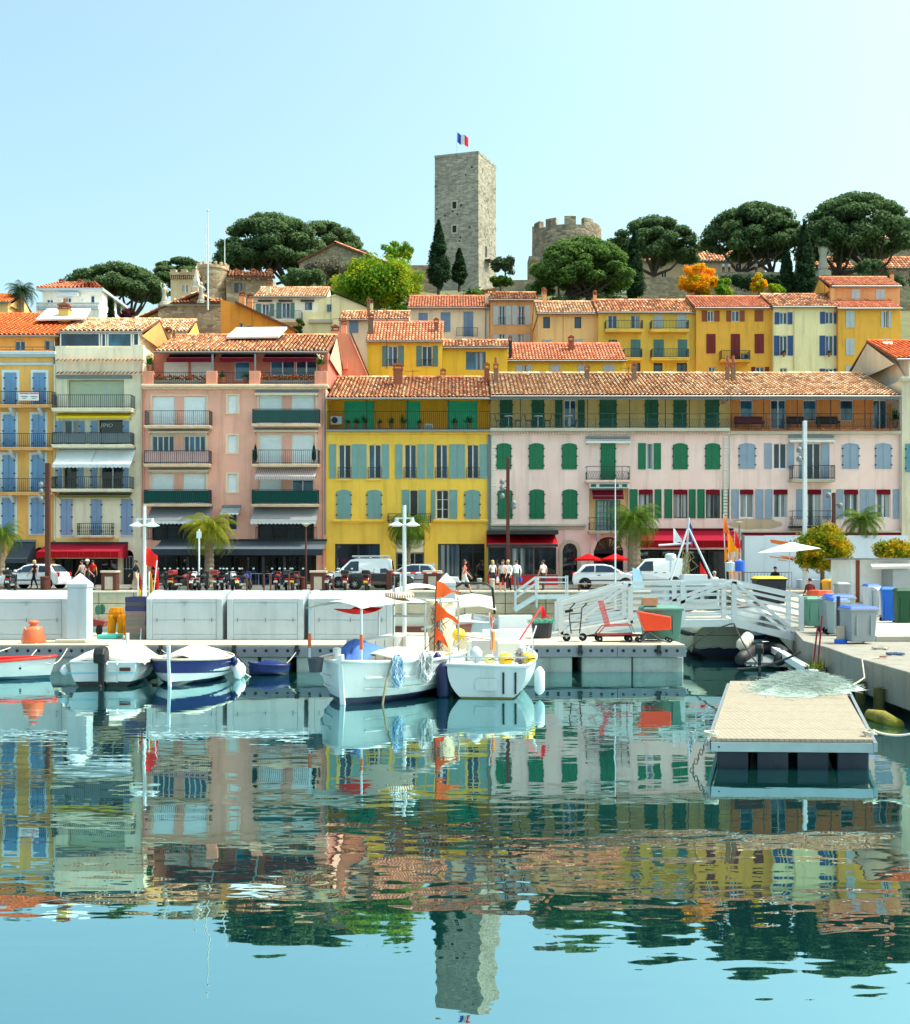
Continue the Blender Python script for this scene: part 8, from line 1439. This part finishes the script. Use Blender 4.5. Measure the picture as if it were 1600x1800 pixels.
# ------------------------------------------------------------------ vehicles
def vehicle(name, lbl, cat, p, rz, prof, L, W, belt, roof, paintm, sidew, wx, wr, screen, rear=None, head=None, tail=None, hand=(), lower=None):
    t = thing(name, lbl, cat, p, None, rz if rz else 1e-6)
    def hw(z): return W/2*(1-.20*max(0, (z-belt)/(roof-belt)))-(.05 if z < .35 else 0)
    n = len(prof); mb = MB(); ys = (-1, 1)
    mb.add([(x, s*hw(z), z) for s in ys for x, z in prof], [tuple(range(n)), tuple(range(2*n-1, n-1, -1))]+[(i, i+n, (i+1) % n+n, (i+1) % n) for i in range(n)]); mb.build('body', paintm, t, bevel=.05, smooth=False)
    for s in ys:
        for poly in sidew: MB().add([(x, s*(hw(z)+.008), z) for x, z in poly], [tuple(range(len(poly)))]).build('side_window', GL1, t, fix=False)
        for x in wx:
            MB().lathe((x, s*(W/2-.012), wr+.02), [(wr+.07, -.02), (wr+.07, .018)], 20, ax='y').build('wheel_arch', BLACK, t)
            w_ = MB().lathe((x, s*(W/2-.05), wr), [(wr*.62, -.1), (wr*.93, -.1), (wr, -.07), (wr, .07), (wr*.93, .1), (wr*.62, .1)], 22, ax='y').build('wheel', RUBBER, t)
            rb = MB().lathe((x, s*(W/2+.0), wr), [(wr*.64, -.03), (wr*.64, .03), (wr*.5, .045)], 18, ax='y')
            for k in range(7): a = k*.8976; rb.beam((x, s*(W/2+.05), wr), (x+wr*.55*math.cos(a), s*(W/2+.05), wr+wr*.55*math.sin(a)), .05, .03)
            rb.build('rim', STEEL, w_)
        for (x, z) in hand: MB().box(x-.09, x+.09, s*(hw(z)+.005)-.012, s*(hw(z)+.005)+.012, z-.02, z+.02).build('door_handle', DKMET, t)
        xm = max(q[0] for q in sidew[-1]); zm = min(q[1] for q in sidew[-1]); MB().box(xm-.16, xm-.02, s*(hw(zm)+.1)-.09, s*(hw(zm)+.1)+.09, zm+.0, zm+.14).build('mirror', paintm, t, bevel=.03)
        if head: MB().box(head[0]-.12, head[0]+.02, s*W*.36-.16, s*W*.36+.16, head[1]-.08, head[1]+.08).build('headlight', paint(226, 232, 236, .1), t, bevel=.03)
        if tail: MB().box(tail[0]-.02, tail[0]+.16, s*(W*.44)-.07, s*(W*.44)+.085, tail[1]-.13, tail[1]+.13).build('tail_light', paint(190, 24, 26, .2), t, bevel=.03)
    for (q, nme) in ((screen, 'windscreen'), (rear, 'rear_window')):
        if q:
            (x0, z0), (x1, z1) = q; d = Vector((z1-z0, 0, x0-x1)).normalized()*.012; d = d if (d.x > 0) == (nme == 'windscreen') else -d
            MB().add([(x0+d.x, -hw(z0)*.9, z0+d.z), (x0+d.x, hw(z0)*.9, z0+d.z), (x1+d.x, hw(z1)*.9, z1+d.z), (x1+d.x, -hw(z1)*.9, z1+d.z)], [(0, 1, 2, 3)]).build(nme, GL1, t, fix=False)
    MB().box(-L/2-.015, -L/2+.06, -.26, .26, .42, .53).build('number_plate', WHITE, t); MB().box(L/2-.05, L/2+.015, -.26, .26, .36, .47).build('number_plate', WHITE, t)
    if lower: MB().box(-L*.28, L*.28, -W/2-.012, W/2+.012, lower-.03, lower+.03).build('side_moulding', DKMET, t)
    return t
CARW = pmat('car_white', srgb(236, 240, 244), .2, .02, 2, coat=.6); CARD = pmat('car_dark', srgb(28, 32, 44), .2, .05, 2, coat=.6); CARS = pmat('car_silver', srgb(190, 194, 198), .25, .05, 2, coat=.6, metal=.4)
HATCH = [(-1.85, .30), (-1.90, .55), (-1.86, .92), (-1.62, 1.02), (-1.30, 1.40), (-.9, 1.47), (-.1, 1.47), (.35, 1.38), (1.02, .98), (1.65, .84), (1.85, .66), (1.88, .36), (1.8, .25), (-1.78, .25)]
def hatch(lbl, p, rz, m): return vehicle('parked_car', lbl, 'car', p, rz, HATCH, 3.76, 1.66, .92, 1.47, m, [[(-1.42, 1.0), (-.62, 1.0), (-.62, 1.38), (-1.1, 1.34)], [(-.54, .99), (.86, .99), (.30, 1.32), (-.1, 1.39), (-.54, 1.39)]], (-1.15, 1.18), .3, ((1.0, 1.0), (.36, 1.38)), ((-1.66, 1.03), (-1.33, 1.38)), (1.86, .68), (-1.9, .86), ((-.35, .82),), .52)
zr = ZP+.014
hatch('white hatchback parked before the arched café door', Vector((PX(1064, 67), 67, zr)), R(-8), CARW); hatch('white hatchback half hidden by a walking woman at the left', Vector((PX(62, 68.2), 68.2, zr)), R(172), CARW)
VANP = [(-1.95, .3), (-2.0, .6), (-1.98, 1.1), (-1.92, 1.74), (-1.7, 1.80), (.2, 1.80), (.55, 1.72), (1.22, 1.08), (1.78, .92), (1.98, .7), (2.0, .34), (1.9, .25), (-1.88, .25)]
def van(lbl, p, rz): return vehicle('parked_van', lbl, 'van', p, rz, VANP, 4.0, 1.75, 1.0, 1.8, CARW, [[(.05, 1.05), (1.08, 1.05), (.52, 1.62), (.05, 1.64)]], (-1.2, 1.25), .32, ((1.2, 1.1), (.58, 1.70)), ((-1.985, 1.15), (-1.93, 1.68)), (1.95, .74), (-2.0, .95), ((-.1, .95), (-.6, .95)), .5)
van('small white delivery van behind the white hatchback', Vector((PX(1146, 69.2), 69.2, zr)), R(180)); v = van('white delivery van with roof rack before the yellow house', Vector((PX(634, 69.3), 69.3, zr)), R(180)); rk = MB()
for x in (-1.5, -.6, .1): rk.beam((x, -.75, 1.86), (x, .75, 1.86), .05, .05)
for y in (-.7, -.3, .3, .7): rk.tube([(-1.8, y, 1.93), (.45, y, 1.93)], .05, 8)
rk.build('roof_rack', STEEL, v)
CABR = [(-2.0, .32), (-2.05, .6), (-2.0, .86), (-1.4, .95), (-.6, .95), (.3, .94), (1.1, .90), (1.85, .78), (2.05, .62), (2.08, .36), (2.0, .25), (-1.95, .25)]
vehicle('parked_car', 'dark low convertible car between the van and the barrier', 'car', Vector((PX(664, 66), 66, zr)), R(3), CABR, 4.1, 1.72, .86, 1.3, CARD, [[(.15, .96), (.85, .96), (.45, 1.22), (.15, 1.2)]], (-1.3, 1.3), .32, ((.95, .95), (.45, 1.28)), None, (2.05, .64), (-2.05, .7), ((-.3, .8),), None); hatch('silver-grey car seen behind the lamp post before the yellow door', Vector((PX(722, 69.6), 69.6, zr)), R(180), CARS)
# ------------------------------------------------------------------ motorbikes
def motorbike(lbl, px, Y, rz, col, scooter=False, box=None):
    p = Vector((PX(px, Y), Y, ZP+.012)); t = thing('scooter' if scooter else 'motorbike', lbl, 'scooter' if scooter else 'motorbike', p, 'motorbikes parked on the promenade', R(rz)+1e-6); m = pmat('bike_paint', srgb(*col), .25, .05, 4, coat=.5); wr = .23 if scooter else .30; wb = .62 if scooter else .68
    for x in (-wb, wb):
        o = MB().lathe((x, 0, wr), [(wr*.68, -.05), (wr*.92, -.055), (wr, -.02), (wr, .02), (wr*.92, .055), (wr*.68, .05)], 20, ax='y').build('wheel', RUBBER, t); rb = MB().lathe((x, 0, wr), [(wr*.7, -.03), (wr*.7, .03)], 16, ax='y'); rb.build('rim', STEEL if x < 0 else ZINC, o)
    MB().tube([(wb, -.09, wr), (wb-.22, -.08, .85)], .025, 6).build('fork', STEEL, t); MB().tube([(wb, .09, wr), (wb-.22, .08, .85)], .025, 6).build('fork', STEEL, t)
    if scooter:
        MB().prism([(-.75, .42), (-.2, .36), (.15, .28), (.38, .3), (.46, .85), (.40, .92), (.30, .45), (.02, .42), (-.05, .68), (-.72, .72), (-.85, .6)], 'xz', -.17, .17).build('fairing', m, t, bevel=.04)
    else:
        MB().prism([(-.35, .25), (.3, .25), (.36, .5), (.15, .62), (-.35, .58)], 'xz', -.13, .13).build('engine', DKMET, t, bevel=.03); MB().prism([(-.1, .62), (.38, .66), (.42, .84), (.2, .92), (-.05, .80)], 'xz', -.14, .14).build('tank', m, t, bevel=.06); MB().prism([(.45, .6), (.62, .62), (.66, .85), (.52, 1.08), (.44, .98)], 'xz', -.15, .15).build('fairing', m, t, bevel=.05)
    MB().prism([(-.82, .72), (-.1, .70), (-.1, .78), (-.4, .82), (-.8, .86)], 'xz', -.14, .14).build('seat', BLACK, t, bevel=.03); MB().tube([(.34, -.36, .98), (.44, -.2, 1.02), (.44, .2, 1.02), (.34, .36, .98)], .02, 6).build('handlebar', BLACK, t)
    for s in (-1, 1): o = MB().tube([(.4, s*.28, 1.0), (.42, s*.34, 1.18)], .01, 5).build('mirror', BLACK, t); MB().ell((.41, s*.36, 1.21), .02, .07, .05, 8).build('mirror_glass', paint(190, 210, 214, .05), o)
    MB().ell((wb-.06 if not scooter else .48, 0, .86), .07, .11, .09, 10).build('headlight', paint(230, 234, 236, .1), t, smooth=True); MB().prism([(-.95, .45), (-.7, .6), (-.55, .6), (-.6, .52), (-.92, .4)], 'xz', -.08, .08).build('rear_mudguard', m, t); MB().box(-.93, -.91, -.1, .1, .42, .56).build('number_plate', paint(230, 196, 60) if rng.random() < .3 else WHITE2, t); MB().box(-.9, -.84, -.08, .08, .62, .69).build('tail_light', paint(200, 26, 30, .3), t); MB().lathe((-.85, -.19, .34), [(.05, 0), (.06, .1), (.055, .5), (.02, .6)], 8, ax='x').build('exhaust', STEEL, t)
    if box: MB().box(-1.02, -.62, -.22, .22, .87, 1.15).build('top_box', pmat('bike_paint', srgb(*box), .25, .05, 4, coat=.5), t, bevel=.07)
    MB().tube([(-.05, .1, .28), (-.05, .3, .0)], .015, 5).build('side_stand', DKMET, t)
MBK = [(21, 63.5, 95, (20, 20, 24), 1, (30, 30, 34), 'black scooter with top box at the far left'), (283, 65, 80, (24, 24, 28), 0, (120, 30, 36), 'dark motorbike with maroon top box behind the red pennants'), (300, 64.5, 100, (26, 26, 30), 1, None, 'black scooter third from the left lamp post'), (322, 64.2, 60, (110, 30, 34), 0, (140, 36, 40), 'maroon motorbike with maroon top box left of the pale palm'), (340, 64, 95, (226, 228, 230), 0, None, 'white motorbike left of the yellow-green palm'), (357, 64.6, 84, (40, 42, 46), 0, None, 'grey-black motorbike in front of the yellow-green palm'), (380, 64.3, 96, (24, 26, 30), 0, (126, 40, 44), 'black motorbike with red-brown box right of the yellow-green palm'), (395, 64.8, 88, (34, 36, 60), 1, None, 'navy scooter right of the yellow-green palm'), (412, 64, 110, (196, 200, 204), 0, None, 'silver touring motorbike with high screen'), (430, 64.5, 75, (40, 60, 120), 0, None, 'blue motorbike at the right end of the palm group'), (488, 64.2, 92, (120, 26, 34), 0, None, 'dark red motorbike left of the brown lamp post'), (503, 64.6, 100, (30, 30, 34), 1, (34, 34, 38), 'black scooter with round green screen by the brown lamp post'), (519, 64.3, 86, (90, 26, 32), 0, None, 'dark maroon motorbike right of the brown lamp post'), (580, 64.6, 84, (190, 192, 196), 0, None, 'grey motorbike right of the brown kiosk pillar'), (607, 63.6, 94, (120, 34, 40), 1, (24, 24, 26), 'maroon scooter with black box before the white van'), (646, 63.4, 88, (110, 30, 36), 1, (22, 22, 24), 'maroon scooter with black box before the dark convertible'), (806, 69.8, 20, (220, 222, 226), 1, None, 'white scooter near the door of the yellow house')]
for (px, Y, rz, c, sc, bx_, lb) in MBK: motorbike(lb, px, Y, rz, c, bool(sc), bx_)
# ------------------------------------------------------------------ people
def person(lbl, px, py, face, shirt, legs, hair, stride=.0, zg=None, bare=.0, sleeve='short', hat=None, bag=None, hgt=1.7, sit=False, longhair=False, Yfix=None):
    z = ZP if zg is None else zg; Y = Yfix or (CH-z)*FX/(py-HY); p = Vector((PX(px, Y), Y, z)); t = thing('person', lbl, 'person', p, None, R(face)+1e-6); s = hgt/1.7
    J = {'pel': (0, 0, .93), 'spi': (0, .01, 1.12), 'che': (0, .0, 1.32), 'nec': (0, .0, 1.46), 'hb': (0, .015, 1.53), 'hd': (0, .02, 1.61), 'ht': (0, .01, 1.685)}
    for k, sd in (('l', -1), ('r', 1)):
        st = stride*sd
        J.update({'hip'+k: (sd*.09, 0, .88), 'kne'+k: (sd*.10, st*.55+.03, .49), 'ank'+k: (sd*.10, st-.02, .085+.05*max(0, -st)), 'toe'+k: (sd*.115, st+.15, .035), 'sho'+k: (sd*.175, 0, 1.40), 'elb'+k: (sd*.235, -st*.35-.02, 1.13), 'wri'+k: (sd*.24, -st*.8+.08, .90), 'han'+k: (sd*.24, -st*.9+.11, .83)})
        if sit: J.update({'kne'+k: (sd*.12, .42, .90), 'ank'+k: (sd*.12, .45, .48), 'toe'+k: (sd*.12, .6, .44), 'wri'+k: (sd*.17, .28, 1.02), 'han'+k: (sd*.14, .34, 1.02)})
    E = [('pel', 'spi'), ('spi', 'che'), ('che', 'nec'), ('nec', 'hb'), ('hb', 'hd'), ('hd', 'ht')]+[e for k in 'lr' for e in (('pel', 'hip'+k), ('hip'+k, 'kne'+k), ('kne'+k, 'ank'+k), ('ank'+k, 'toe'+k), ('che', 'sho'+k), ('sho'+k, 'elb'+k), ('elb'+k, 'wri'+k), ('wri'+k, 'han'+k))]
    RD_ = {'pel': (.15, .11), 'spi': (.135, .10), 'che': (.155, .11), 'nec': (.06, .06), 'hb': (.06, .065), 'hd': (.080, .098), 'ht': (.05, .06), 'hip': (.085, .09), 'kne': (.058, .06), 'ank': (.04, .042), 'toe': (.035, .03), 'sho': (.062, .062), 'elb': (.043, .043), 'wri': (.030, .030), 'han': (.035, .022)}
    ks = list(J); me = bpy.data.meshes.new('sk'); me.from_pydata([Vector(J[k])*s for k in ks], [(ks.index(a), ks.index(b_)) for a, b_ in E], []); ob = bpy.data.objects.new('sk', me); COL.objects.link(ob); sm = ob.modifiers.new('s', 'SKIN'); sm.branch_smoothing = .5
    for i, k in enumerate(ks):
        r = RD_[k] if k in RD_ else RD_[k[:3]]; me.skin_vertices[0].data[i].radius = (r[0]*s, r[1]*s); me.skin_vertices[0].data[i].use_root = (k == 'pel')
    ss = ob.modifiers.new('d', 'SUBSURF'); ss.levels = 1; ss.render_levels = 1; dg = bpy.context.evaluated_depsgraph_get(); dg.update(); m2 = bpy.data.meshes.new_from_object(ob.evaluated_get(dg)); bpy.data.objects.remove(ob)
    mb = MB(); vs = [v.co.copy() for v in m2.vertices]; mb.v = [tuple(v) for v in vs]; segs = [(Vector(J[a])*s, Vector(J[b_])*s, a, b_) for a, b_ in E]
    for f in m2.polygons:
        c = Vector((0, 0, 0))
        for i in f.vertices: c += vs[i]
        c /= len(f.vertices); best = None; bd = 9
        for a, b_, na_, nb2 in segs:
            d = b_-a; tt = max(0, min(1, (c-a).dot(d)/d.length_squared)); q = (a+d*tt-c).length
            if q < bd: bd = q; best = (na_[:3], nb2[:3], tt)
        a, b_, tt = best
        if a in ('hb', 'hd') or b_ in ('hb',): m_ = 0
        elif (a, b_) == ('ank', 'toe') or (a == 'kne' and tt > .9): m_ = 3
        elif a in ('hip', 'kne') or (a == 'pel' and b_ == 'hip') or (a == 'pel' and tt < .35):
            h = (0 if a in ('pel',) else (tt*.5 if a == 'hip' else .5+tt*.5)); m_ = 0 if h > 1-bare else 2
        elif a in ('elb', 'wri'): m_ = 1 if sleeve == 'long' and a == 'elb' and tt < .9 else 0
        elif (a, b_) == ('sho', 'elb'): m_ = 0 if (sleeve == 'none' or (sleeve == 'short' and tt > .6)) else 1
        else: m_ = 1
        mb.f.append(tuple(f.vertices)); mb.m.append(m_)
    for k, sd in (('l', -1), ('r', 1)):                      # five fingers on each hand
        h = Vector(J['han'+k])*s
        for i in range(4): o = h+Vector((0, (.024-.016*i), -.01))*s; mb.tube([o, o+Vector((-sd*.006, .006, -.04-.006*(i in (1, 2))))*s, o+Vector((-sd*.02, .014, -.068-.01*(i in (1, 2))))*s], [.009*s, .0085*s, .006*s], 5)
        o = h+Vector((-sd*.012, .026, .02))*s; mb.tube([o, o+Vector((-sd*.02, .03, -.022))*s, o+Vector((-sd*.025, .038, -.045))*s], [.011*s, .009*s, .007*s], 5)
    mb.tube([Vector((0, .105, 1.625))*s, Vector((0, .128, 1.60))*s], [.01*s, .016*s], 5)
    for sd in (-1, 1): mb.ell(Vector((sd*.082, .01, 1.615))*s, .012*s, .022*s, .032*s, 6)
    mb.build('body', [SKIN, fabric(*shirt), fabric(*legs), paint(50, 44, 42, .6)], t, smooth=True); hm = HAIRB if hair == 'blond' else (pmat('hair_grey', srgb(170, 166, 160), .6, .1, 20) if hair == 'grey' else HAIRD); hb_ = MB(); hb_.ell(Vector((0, -.008, 1.645))*s, .090*s, .105*s, .085*s, 12)
    if longhair: hb_.ell(Vector((0, -.06, 1.54))*s, .085*s, .06*s, .15*s, 10)
    hb_.build('hair', hm, t, smooth=True); eb = MB()
    for sd in (-1, 1): eb.ell(Vector((sd*.03, .107, 1.628))*s, .011*s, .006*s, .007*s, 6)
    eb.build('eyes', BLACK, t); MB().ell(Vector((0, .108, 1.568))*s, .022*s, .007*s, .006*s, 6).build('mouth', paint(160, 84, 76), t)
    if hat: o = MB().lathe((0, .01*s, 1.655*s), [(.15*s, 0), (.15*s, .012), (.105*s, .02), (.1*s, .09*s), (.04*s, .12*s)], 12).build('hat', fabric(*hat), t)
    if bag: MB().lathe(Vector((.24, .1, .52))*s, [(.02, .34), (.1, .28), (.17, .12), (.15, 0), (.04, -.02)], 10, sx=.6).build('handbag', fabric(*bag), t)
    return t
person('blond woman in black walking left of the brown lamp post', 60, 1036, 95, (22, 22, 26), (26, 26, 34), 'blond', .22, longhair=True); person('person in grey tank top walking beside the red scooter rider', 144, 1036, 70, (140, 142, 150), (60, 60, 70), 'dark', .2, sleeve='none', bare=.4); person('person with white hat and navy top walking past the red shop', 153, 1038, -70, (28, 34, 62), (40, 44, 62), 'dark', .3, bare=.5, hat=(236, 232, 222)); person('person in a red shirt standing in front of the red shop', 163, 1033, 0, (206, 36, 34), (40, 40, 50), 'dark', .05); person('bald person with raised chin near the brown kiosk at left', 199, 1031, 20, (30, 32, 36), (60, 58, 60), 'grey', .05); person('person in dark jacket and pale trousers walking at the arched door', 239, 1037, 95, (34, 38, 50), (206, 176, 142), 'dark', .26, sleeve='long')
person('woman in coral top and white shorts striding right', 817, 1044, -80, (238, 116, 104), (232, 226, 216), 'dark', .32, bare=.62, longhair=True); person('woman in white top with blue bag by the stone bollards', 866, 1036, 30, (226, 226, 230), (70, 60, 66), 'blond', .1, bag=(36, 56, 150), longhair=True); person('woman in pink and white top carrying a cream handbag', 884, 1042, 160, (240, 206, 200), (36, 34, 40), 'dark', .12, bare=.6, bag=(226, 212, 188)); person('woman in white blouse beside the woman with cream handbag', 893, 1041, 150, (236, 232, 228), (30, 30, 36), 'blond', .14, sleeve='long'); person('woman in white blouse and patterned trousers with blue bag', 908, 1040, 10, (238, 238, 240), (92, 110, 116), 'dark', .1, sleeve='long', bag=(40, 90, 190)); person('person in pale top half hidden by the small gangway rail', 955, 1038, 40, (236, 222, 216), (60, 60, 70), 'dark', .08)
person('dark-haired person sitting at the pale blue parasol', 1363, 1050, 180, (40, 40, 46), (50, 50, 58), 'dark', zg=1.45, sit=True, Yfix=58.2); person('person in maroon shirt sitting with back turned near the yellow container', 1424, 1060, 10, (106, 44, 46), (50, 40, 44), 'dark', zg=.95, sit=True, sleeve='long', Yfix=52); person('person in white shirt sitting on the mast boat deck', 1256, 1040, 200, (232, 234, 238), (60, 60, 70), 'grey', zg=1.25, sit=True, Yfix=54)
for i, (px, c) in enumerate(((1282, (230, 230, 236)), (1272, (220, 224, 230)), (1296, (60, 60, 70)), (1330, (226, 226, 222)), (1312, (90, 80, 80)))): person('tiny visitor in %s at the hilltop terrace wall, %s from the left' % ('white' if i in (0, 1, 3) else 'dark clothes', ('second', 'first', 'third', 'fifth', 'fourth')[i]), px, 0, 180-20*i, c, (60, 60, 70), 'dark', .05, zg=PZ(482, 160), Yfix=160)
# ------------------------------------------------------------------ promenade furniture
def kiosk(lbl, px, py, w_=.85, h=1.12):
    Y = (CH-ZP)*FX/(py-HY); p = Vector((PX(px, Y), Y, ZP+.1 if Y < 59.4 else ZP)); t = thing('service_pillar', lbl, 'service pillar', p, 'brown service pillars on the quay'); MB().box(p.x-w_/2, p.x+w_/2, Y-.3, Y+.3, p.z, p.z+h-.12).build('cabinet', BROWN, t, bevel=.02); MB().box(p.x-w_/2-.05, p.x+w_/2+.05, Y-.35, Y+.35, p.z+h-.119, p.z+h).build('cap', CONCL, t, bevel=.03); MB().box(p.x-.22, p.x+.22, Y-.32, Y-.301, p.z+.06, p.z+.78).build('panel', pmat('stone_panel', srgb(176, 170, 160), .8, .2, 8), t)
kiosk('brown service pillar beside the arched door of the cream house', 194, 1038); kiosk('brown service pillar right of the maroon motorbike', 560, 1038); kiosk('brown service pillar behind the white pillar with orange flags', 760, 1037, 1.0)
def bollard(lbl, px, py, w_=.3, h=.62, mat=None):
    Y = (CH-ZP)*FX/(py-HY); MB().lathe((PX(px, Y), Y, ZP+.002), [(w_/2, 0), (w_/2, h*.86), (w_*.56, h*.88), (w_*.56, h), (w_*.4, h+.03)], 14).build('bollard', mat or CONCL, label=lbl, cat='bollard', group='bollards along the promenade')
for (px, py, lb) in ((39, 1033, 'pale stone bollard in front of the white car at left'), (114, 1034, 'pale stone bollard just left of the white pillar'), (129, 1032, 'pale stone bollard hidden behind the white pillar'), (843, 1036, 'pale stone bollard right of the coral-top woman'), (865, 1037, 'pale stone bollard beside the woman with blue bag'), (943, 1036, 'pale stone bollard behind the small gangway'), (375, 1034, 'pale stone block bollard among the motorbikes')): bollard(lb, px, py)
bollard('brown square-headed bollard before the dark convertible', 683, 1036, .42, .85, BROWN); bollard('brown bollard left of the middle service pillar', 531, 1037, .36, .72, BROWN); bollard('brown bollard at the foot of the tall left post', 79, 1037, .5, .75, BROWN)
for i, px in enumerate((330, 434, 464, 476, 508, 586)): Y = 62.2; MB().lathe((PX(px, Y), Y, ZP+.002), [(.045, 0), (.045, .8), (.05, .82), (.05, .9), (.02, .93)], 8).build('thin_bollard', BROWN, label='thin brown post number %s from the left along the motorbikes' % ('one', 'two', 'three', 'four', 'five', 'six')[i], cat='bollard', group='thin brown posts')
def floodpost(lbl, px, yt, yb, Y, lights, mat=BROWN, r=.13):
    a, b_ = P(px, yb, Y), P(px, yt, Y); t = thing('floodlight_post', lbl, 'lamp post', a); MB().box(a.x-r, a.x+r, Y-r, Y+r, a.z, b_.z).build('post', mat, t, bevel=.02)
    for (yy, s) in lights:
        z = PZ(yy, Y); o = MB().lathe((a.x+s*.34, Y-.1, z), [(.03, -.2), (.13, -.16), (.16, .0), (.1, .1), (.04, .14)], 12).build('floodlight', ZINC, t, smooth=True); MB().tube([(a.x+s*r, Y, z), (a.x+s*.34, Y-.05, z+.05)], .03, 6).build('bracket', DKMET, o)
floodpost('tall brown post with floodlights at the left corner of the cream house', 84, 814, 1034, 66, ((851, -1), (863, -1), (876, -1))); floodpost('tall brown post with floodlights before the green-shuttered house', 893, 804, 1034, 67, ((846, -1), (857, -1), (871, -1), (884, 1), (889, 1)), r=.10); floodpost('tall white mast before the grey-blue shuttered house', 1415, 740, 1036, 62, ((790, -1), (806, -1)), WHITE, .1); floodpost('short dark post with white cameras above the round tree', 1466, 866, 1036, 66, ((870, -1), (888, 1)), BROWN, .09)
def slimlamp(lbl, px, yt, Y, mat): a, b_ = Vector((PX(px, Y), Y, ZP)), P(px, yt, Y); t = thing('promenade_lamp', lbl, 'street lamp', a, 'slim promenade lamps'); MB().lathe(a, [(.08, 0), (.06, .3), (.05, b_.z-a.z-.15)], 8).build('post', mat, t); MB().lathe(b_, [(.05, -.16), (.12, -.1), (.24, -.02), (.25, 0), (.1, .03)], 14).build('lamp_head', CONCL, t)
slimlamp('slim brown lamp in front of the pink apartment house', 538, 921, 66, BROWN); slimlamp('slim grey lamp at the left end of the white hoarding', 1300, 918, 67, ZINC); a = Vector((PX(350, 65), 65, ZP)); t = thing('white_pole', 'thin white pole left of the yellow-green palm trunk', 'pole', a); MB().tube([a, P(350, 930, 65)], .05, 8).build('shaft', WHITE, t); MB().box(a.x-.14, a.x+.14, 64.96, 64.98, PZ(946, 65), PZ(934, 65)).build('plate', WHITE, t)
def cafe_parasol(lbl, px, Y, yt, ye, hwpx, col): p = Vector((PX(px, Y), Y, ZP+.14)); top = P(px, yt, Y); ze = PZ(ye, Y); r = hwpx*Y/FX; t = thing('cafe_parasol', lbl, 'parasol', p, 'red café parasols'); MB().tube([p, top], .028, 8).build('pole', WHITE2, t); mb = MB(); mb.add([top]+[(top.x+r*math.cos(a*math.pi/4+.39)*1.08, top.y+r*math.sin(a*math.pi/4+.39)*1.08, ze) for a in range(8)]+[(top.x+r*math.cos(a*math.pi/4+.39)*1.08, top.y+r*math.sin(a*math.pi/4+.39)*1.08, ze-.1) for a in range(8)], [(0, 1+k, 1+(k+1) % 8) for k in range(8)]+[(1+k, 9+k, 9+(k+1) % 8, 1+(k+1) % 8) for k in range(8)]); mb.build('canopy', fabric(*col), t, solid=.008); MB().lathe(p, [(.25, 0), (.25, .06), (.05, .08)], 10).build('base', CONC, t)
cafe_parasol('left red café parasol before the arched café door', 1034, 71.9, 973, 983, 22.5, (206, 20, 26)); cafe_parasol('right red café parasol before the arched café door', 1082, 72.1, 972.5, 983, 23, (206, 20, 26))
for i, px in enumerate((455, 474, 440)): Y = 70.9; cafe_set('under the dark awning of the pink house, %s' % ('middle one', 'right one', 'left one')[i], px, HY+(CH-ZP-.145)*FX/72.4, 72.4, 'tables under the dark awning', paint(46, 84, 170), WHITE2)
p = Vector((PX(1038, 60.5), 60.5, ZP)); t = thing('bench', 'long low wooden bench at the quay edge below the white hatchback', 'bench', p); WOOD = pmat('bench_wood', srgb(176, 150, 120), .8, .15, 4, .3, 20)
for k in range(3): MB().box(p.x-.75, p.x+.95, 60.3+.14*k, 60.42+.14*k, ZP+.42, ZP+.46).build('seat_slat', WOOD, t)
for dx in (-.6, .8):
    for dy in (-.15, .15): MB().beam((p.x+dx, 60.5+dy, ZP), (p.x+dx, 60.5+dy, ZP+.42), .07, .07).build('leg', BROWN, t)
a, b_ = Vector((PX(684, 65), 65, ZP+.95)), Vector((PX(778, 65), 65, ZP+1.0)); t = thing('barrier', 'red and white striped barrier boom behind the lamp post', 'barrier', Vector((a.x, 65, ZP))); n_ = 10
for k in range(n_): MB().tube([a.lerp(b_, k/n_), a.lerp(b_, (k+1)/n_)], .05, 8).build('boom_segment', WHITE if k % 2 else paint(206, 50, 44), t)
MB().box(a.x-.15, a.x+.15, 64.85, 65.15, ZP, ZP+1.1).build('barrier_post', BROWN, t, bevel=.02)
p = Vector((PX(1122, 60.5), 60.5, ZP)); t = thing('folding_sign', 'leaning pale blue folding board at the quay edge behind the gangway', 'sign board', p); MB().add([(p.x-.32, 60.2, ZP+.02), (p.x+.35, 60.2, ZP+.02), (p.x+.1, 60.5, ZP+1.15), (p.x-.3, 60.5, ZP+1.3)], [(0, 1, 2, 3)]).build('board', paint(146, 190, 222), t, solid=.04); MB().add([(p.x-.3, 60.9, ZP+.02), (p.x+.42, 60.9, ZP+.02), (p.x+.14, 60.56, ZP+1.15), (p.x-.27, 60.56, ZP+1.28)], [(0, 1, 2, 3)]).build('back_board', BROWN, t, solid=.04)
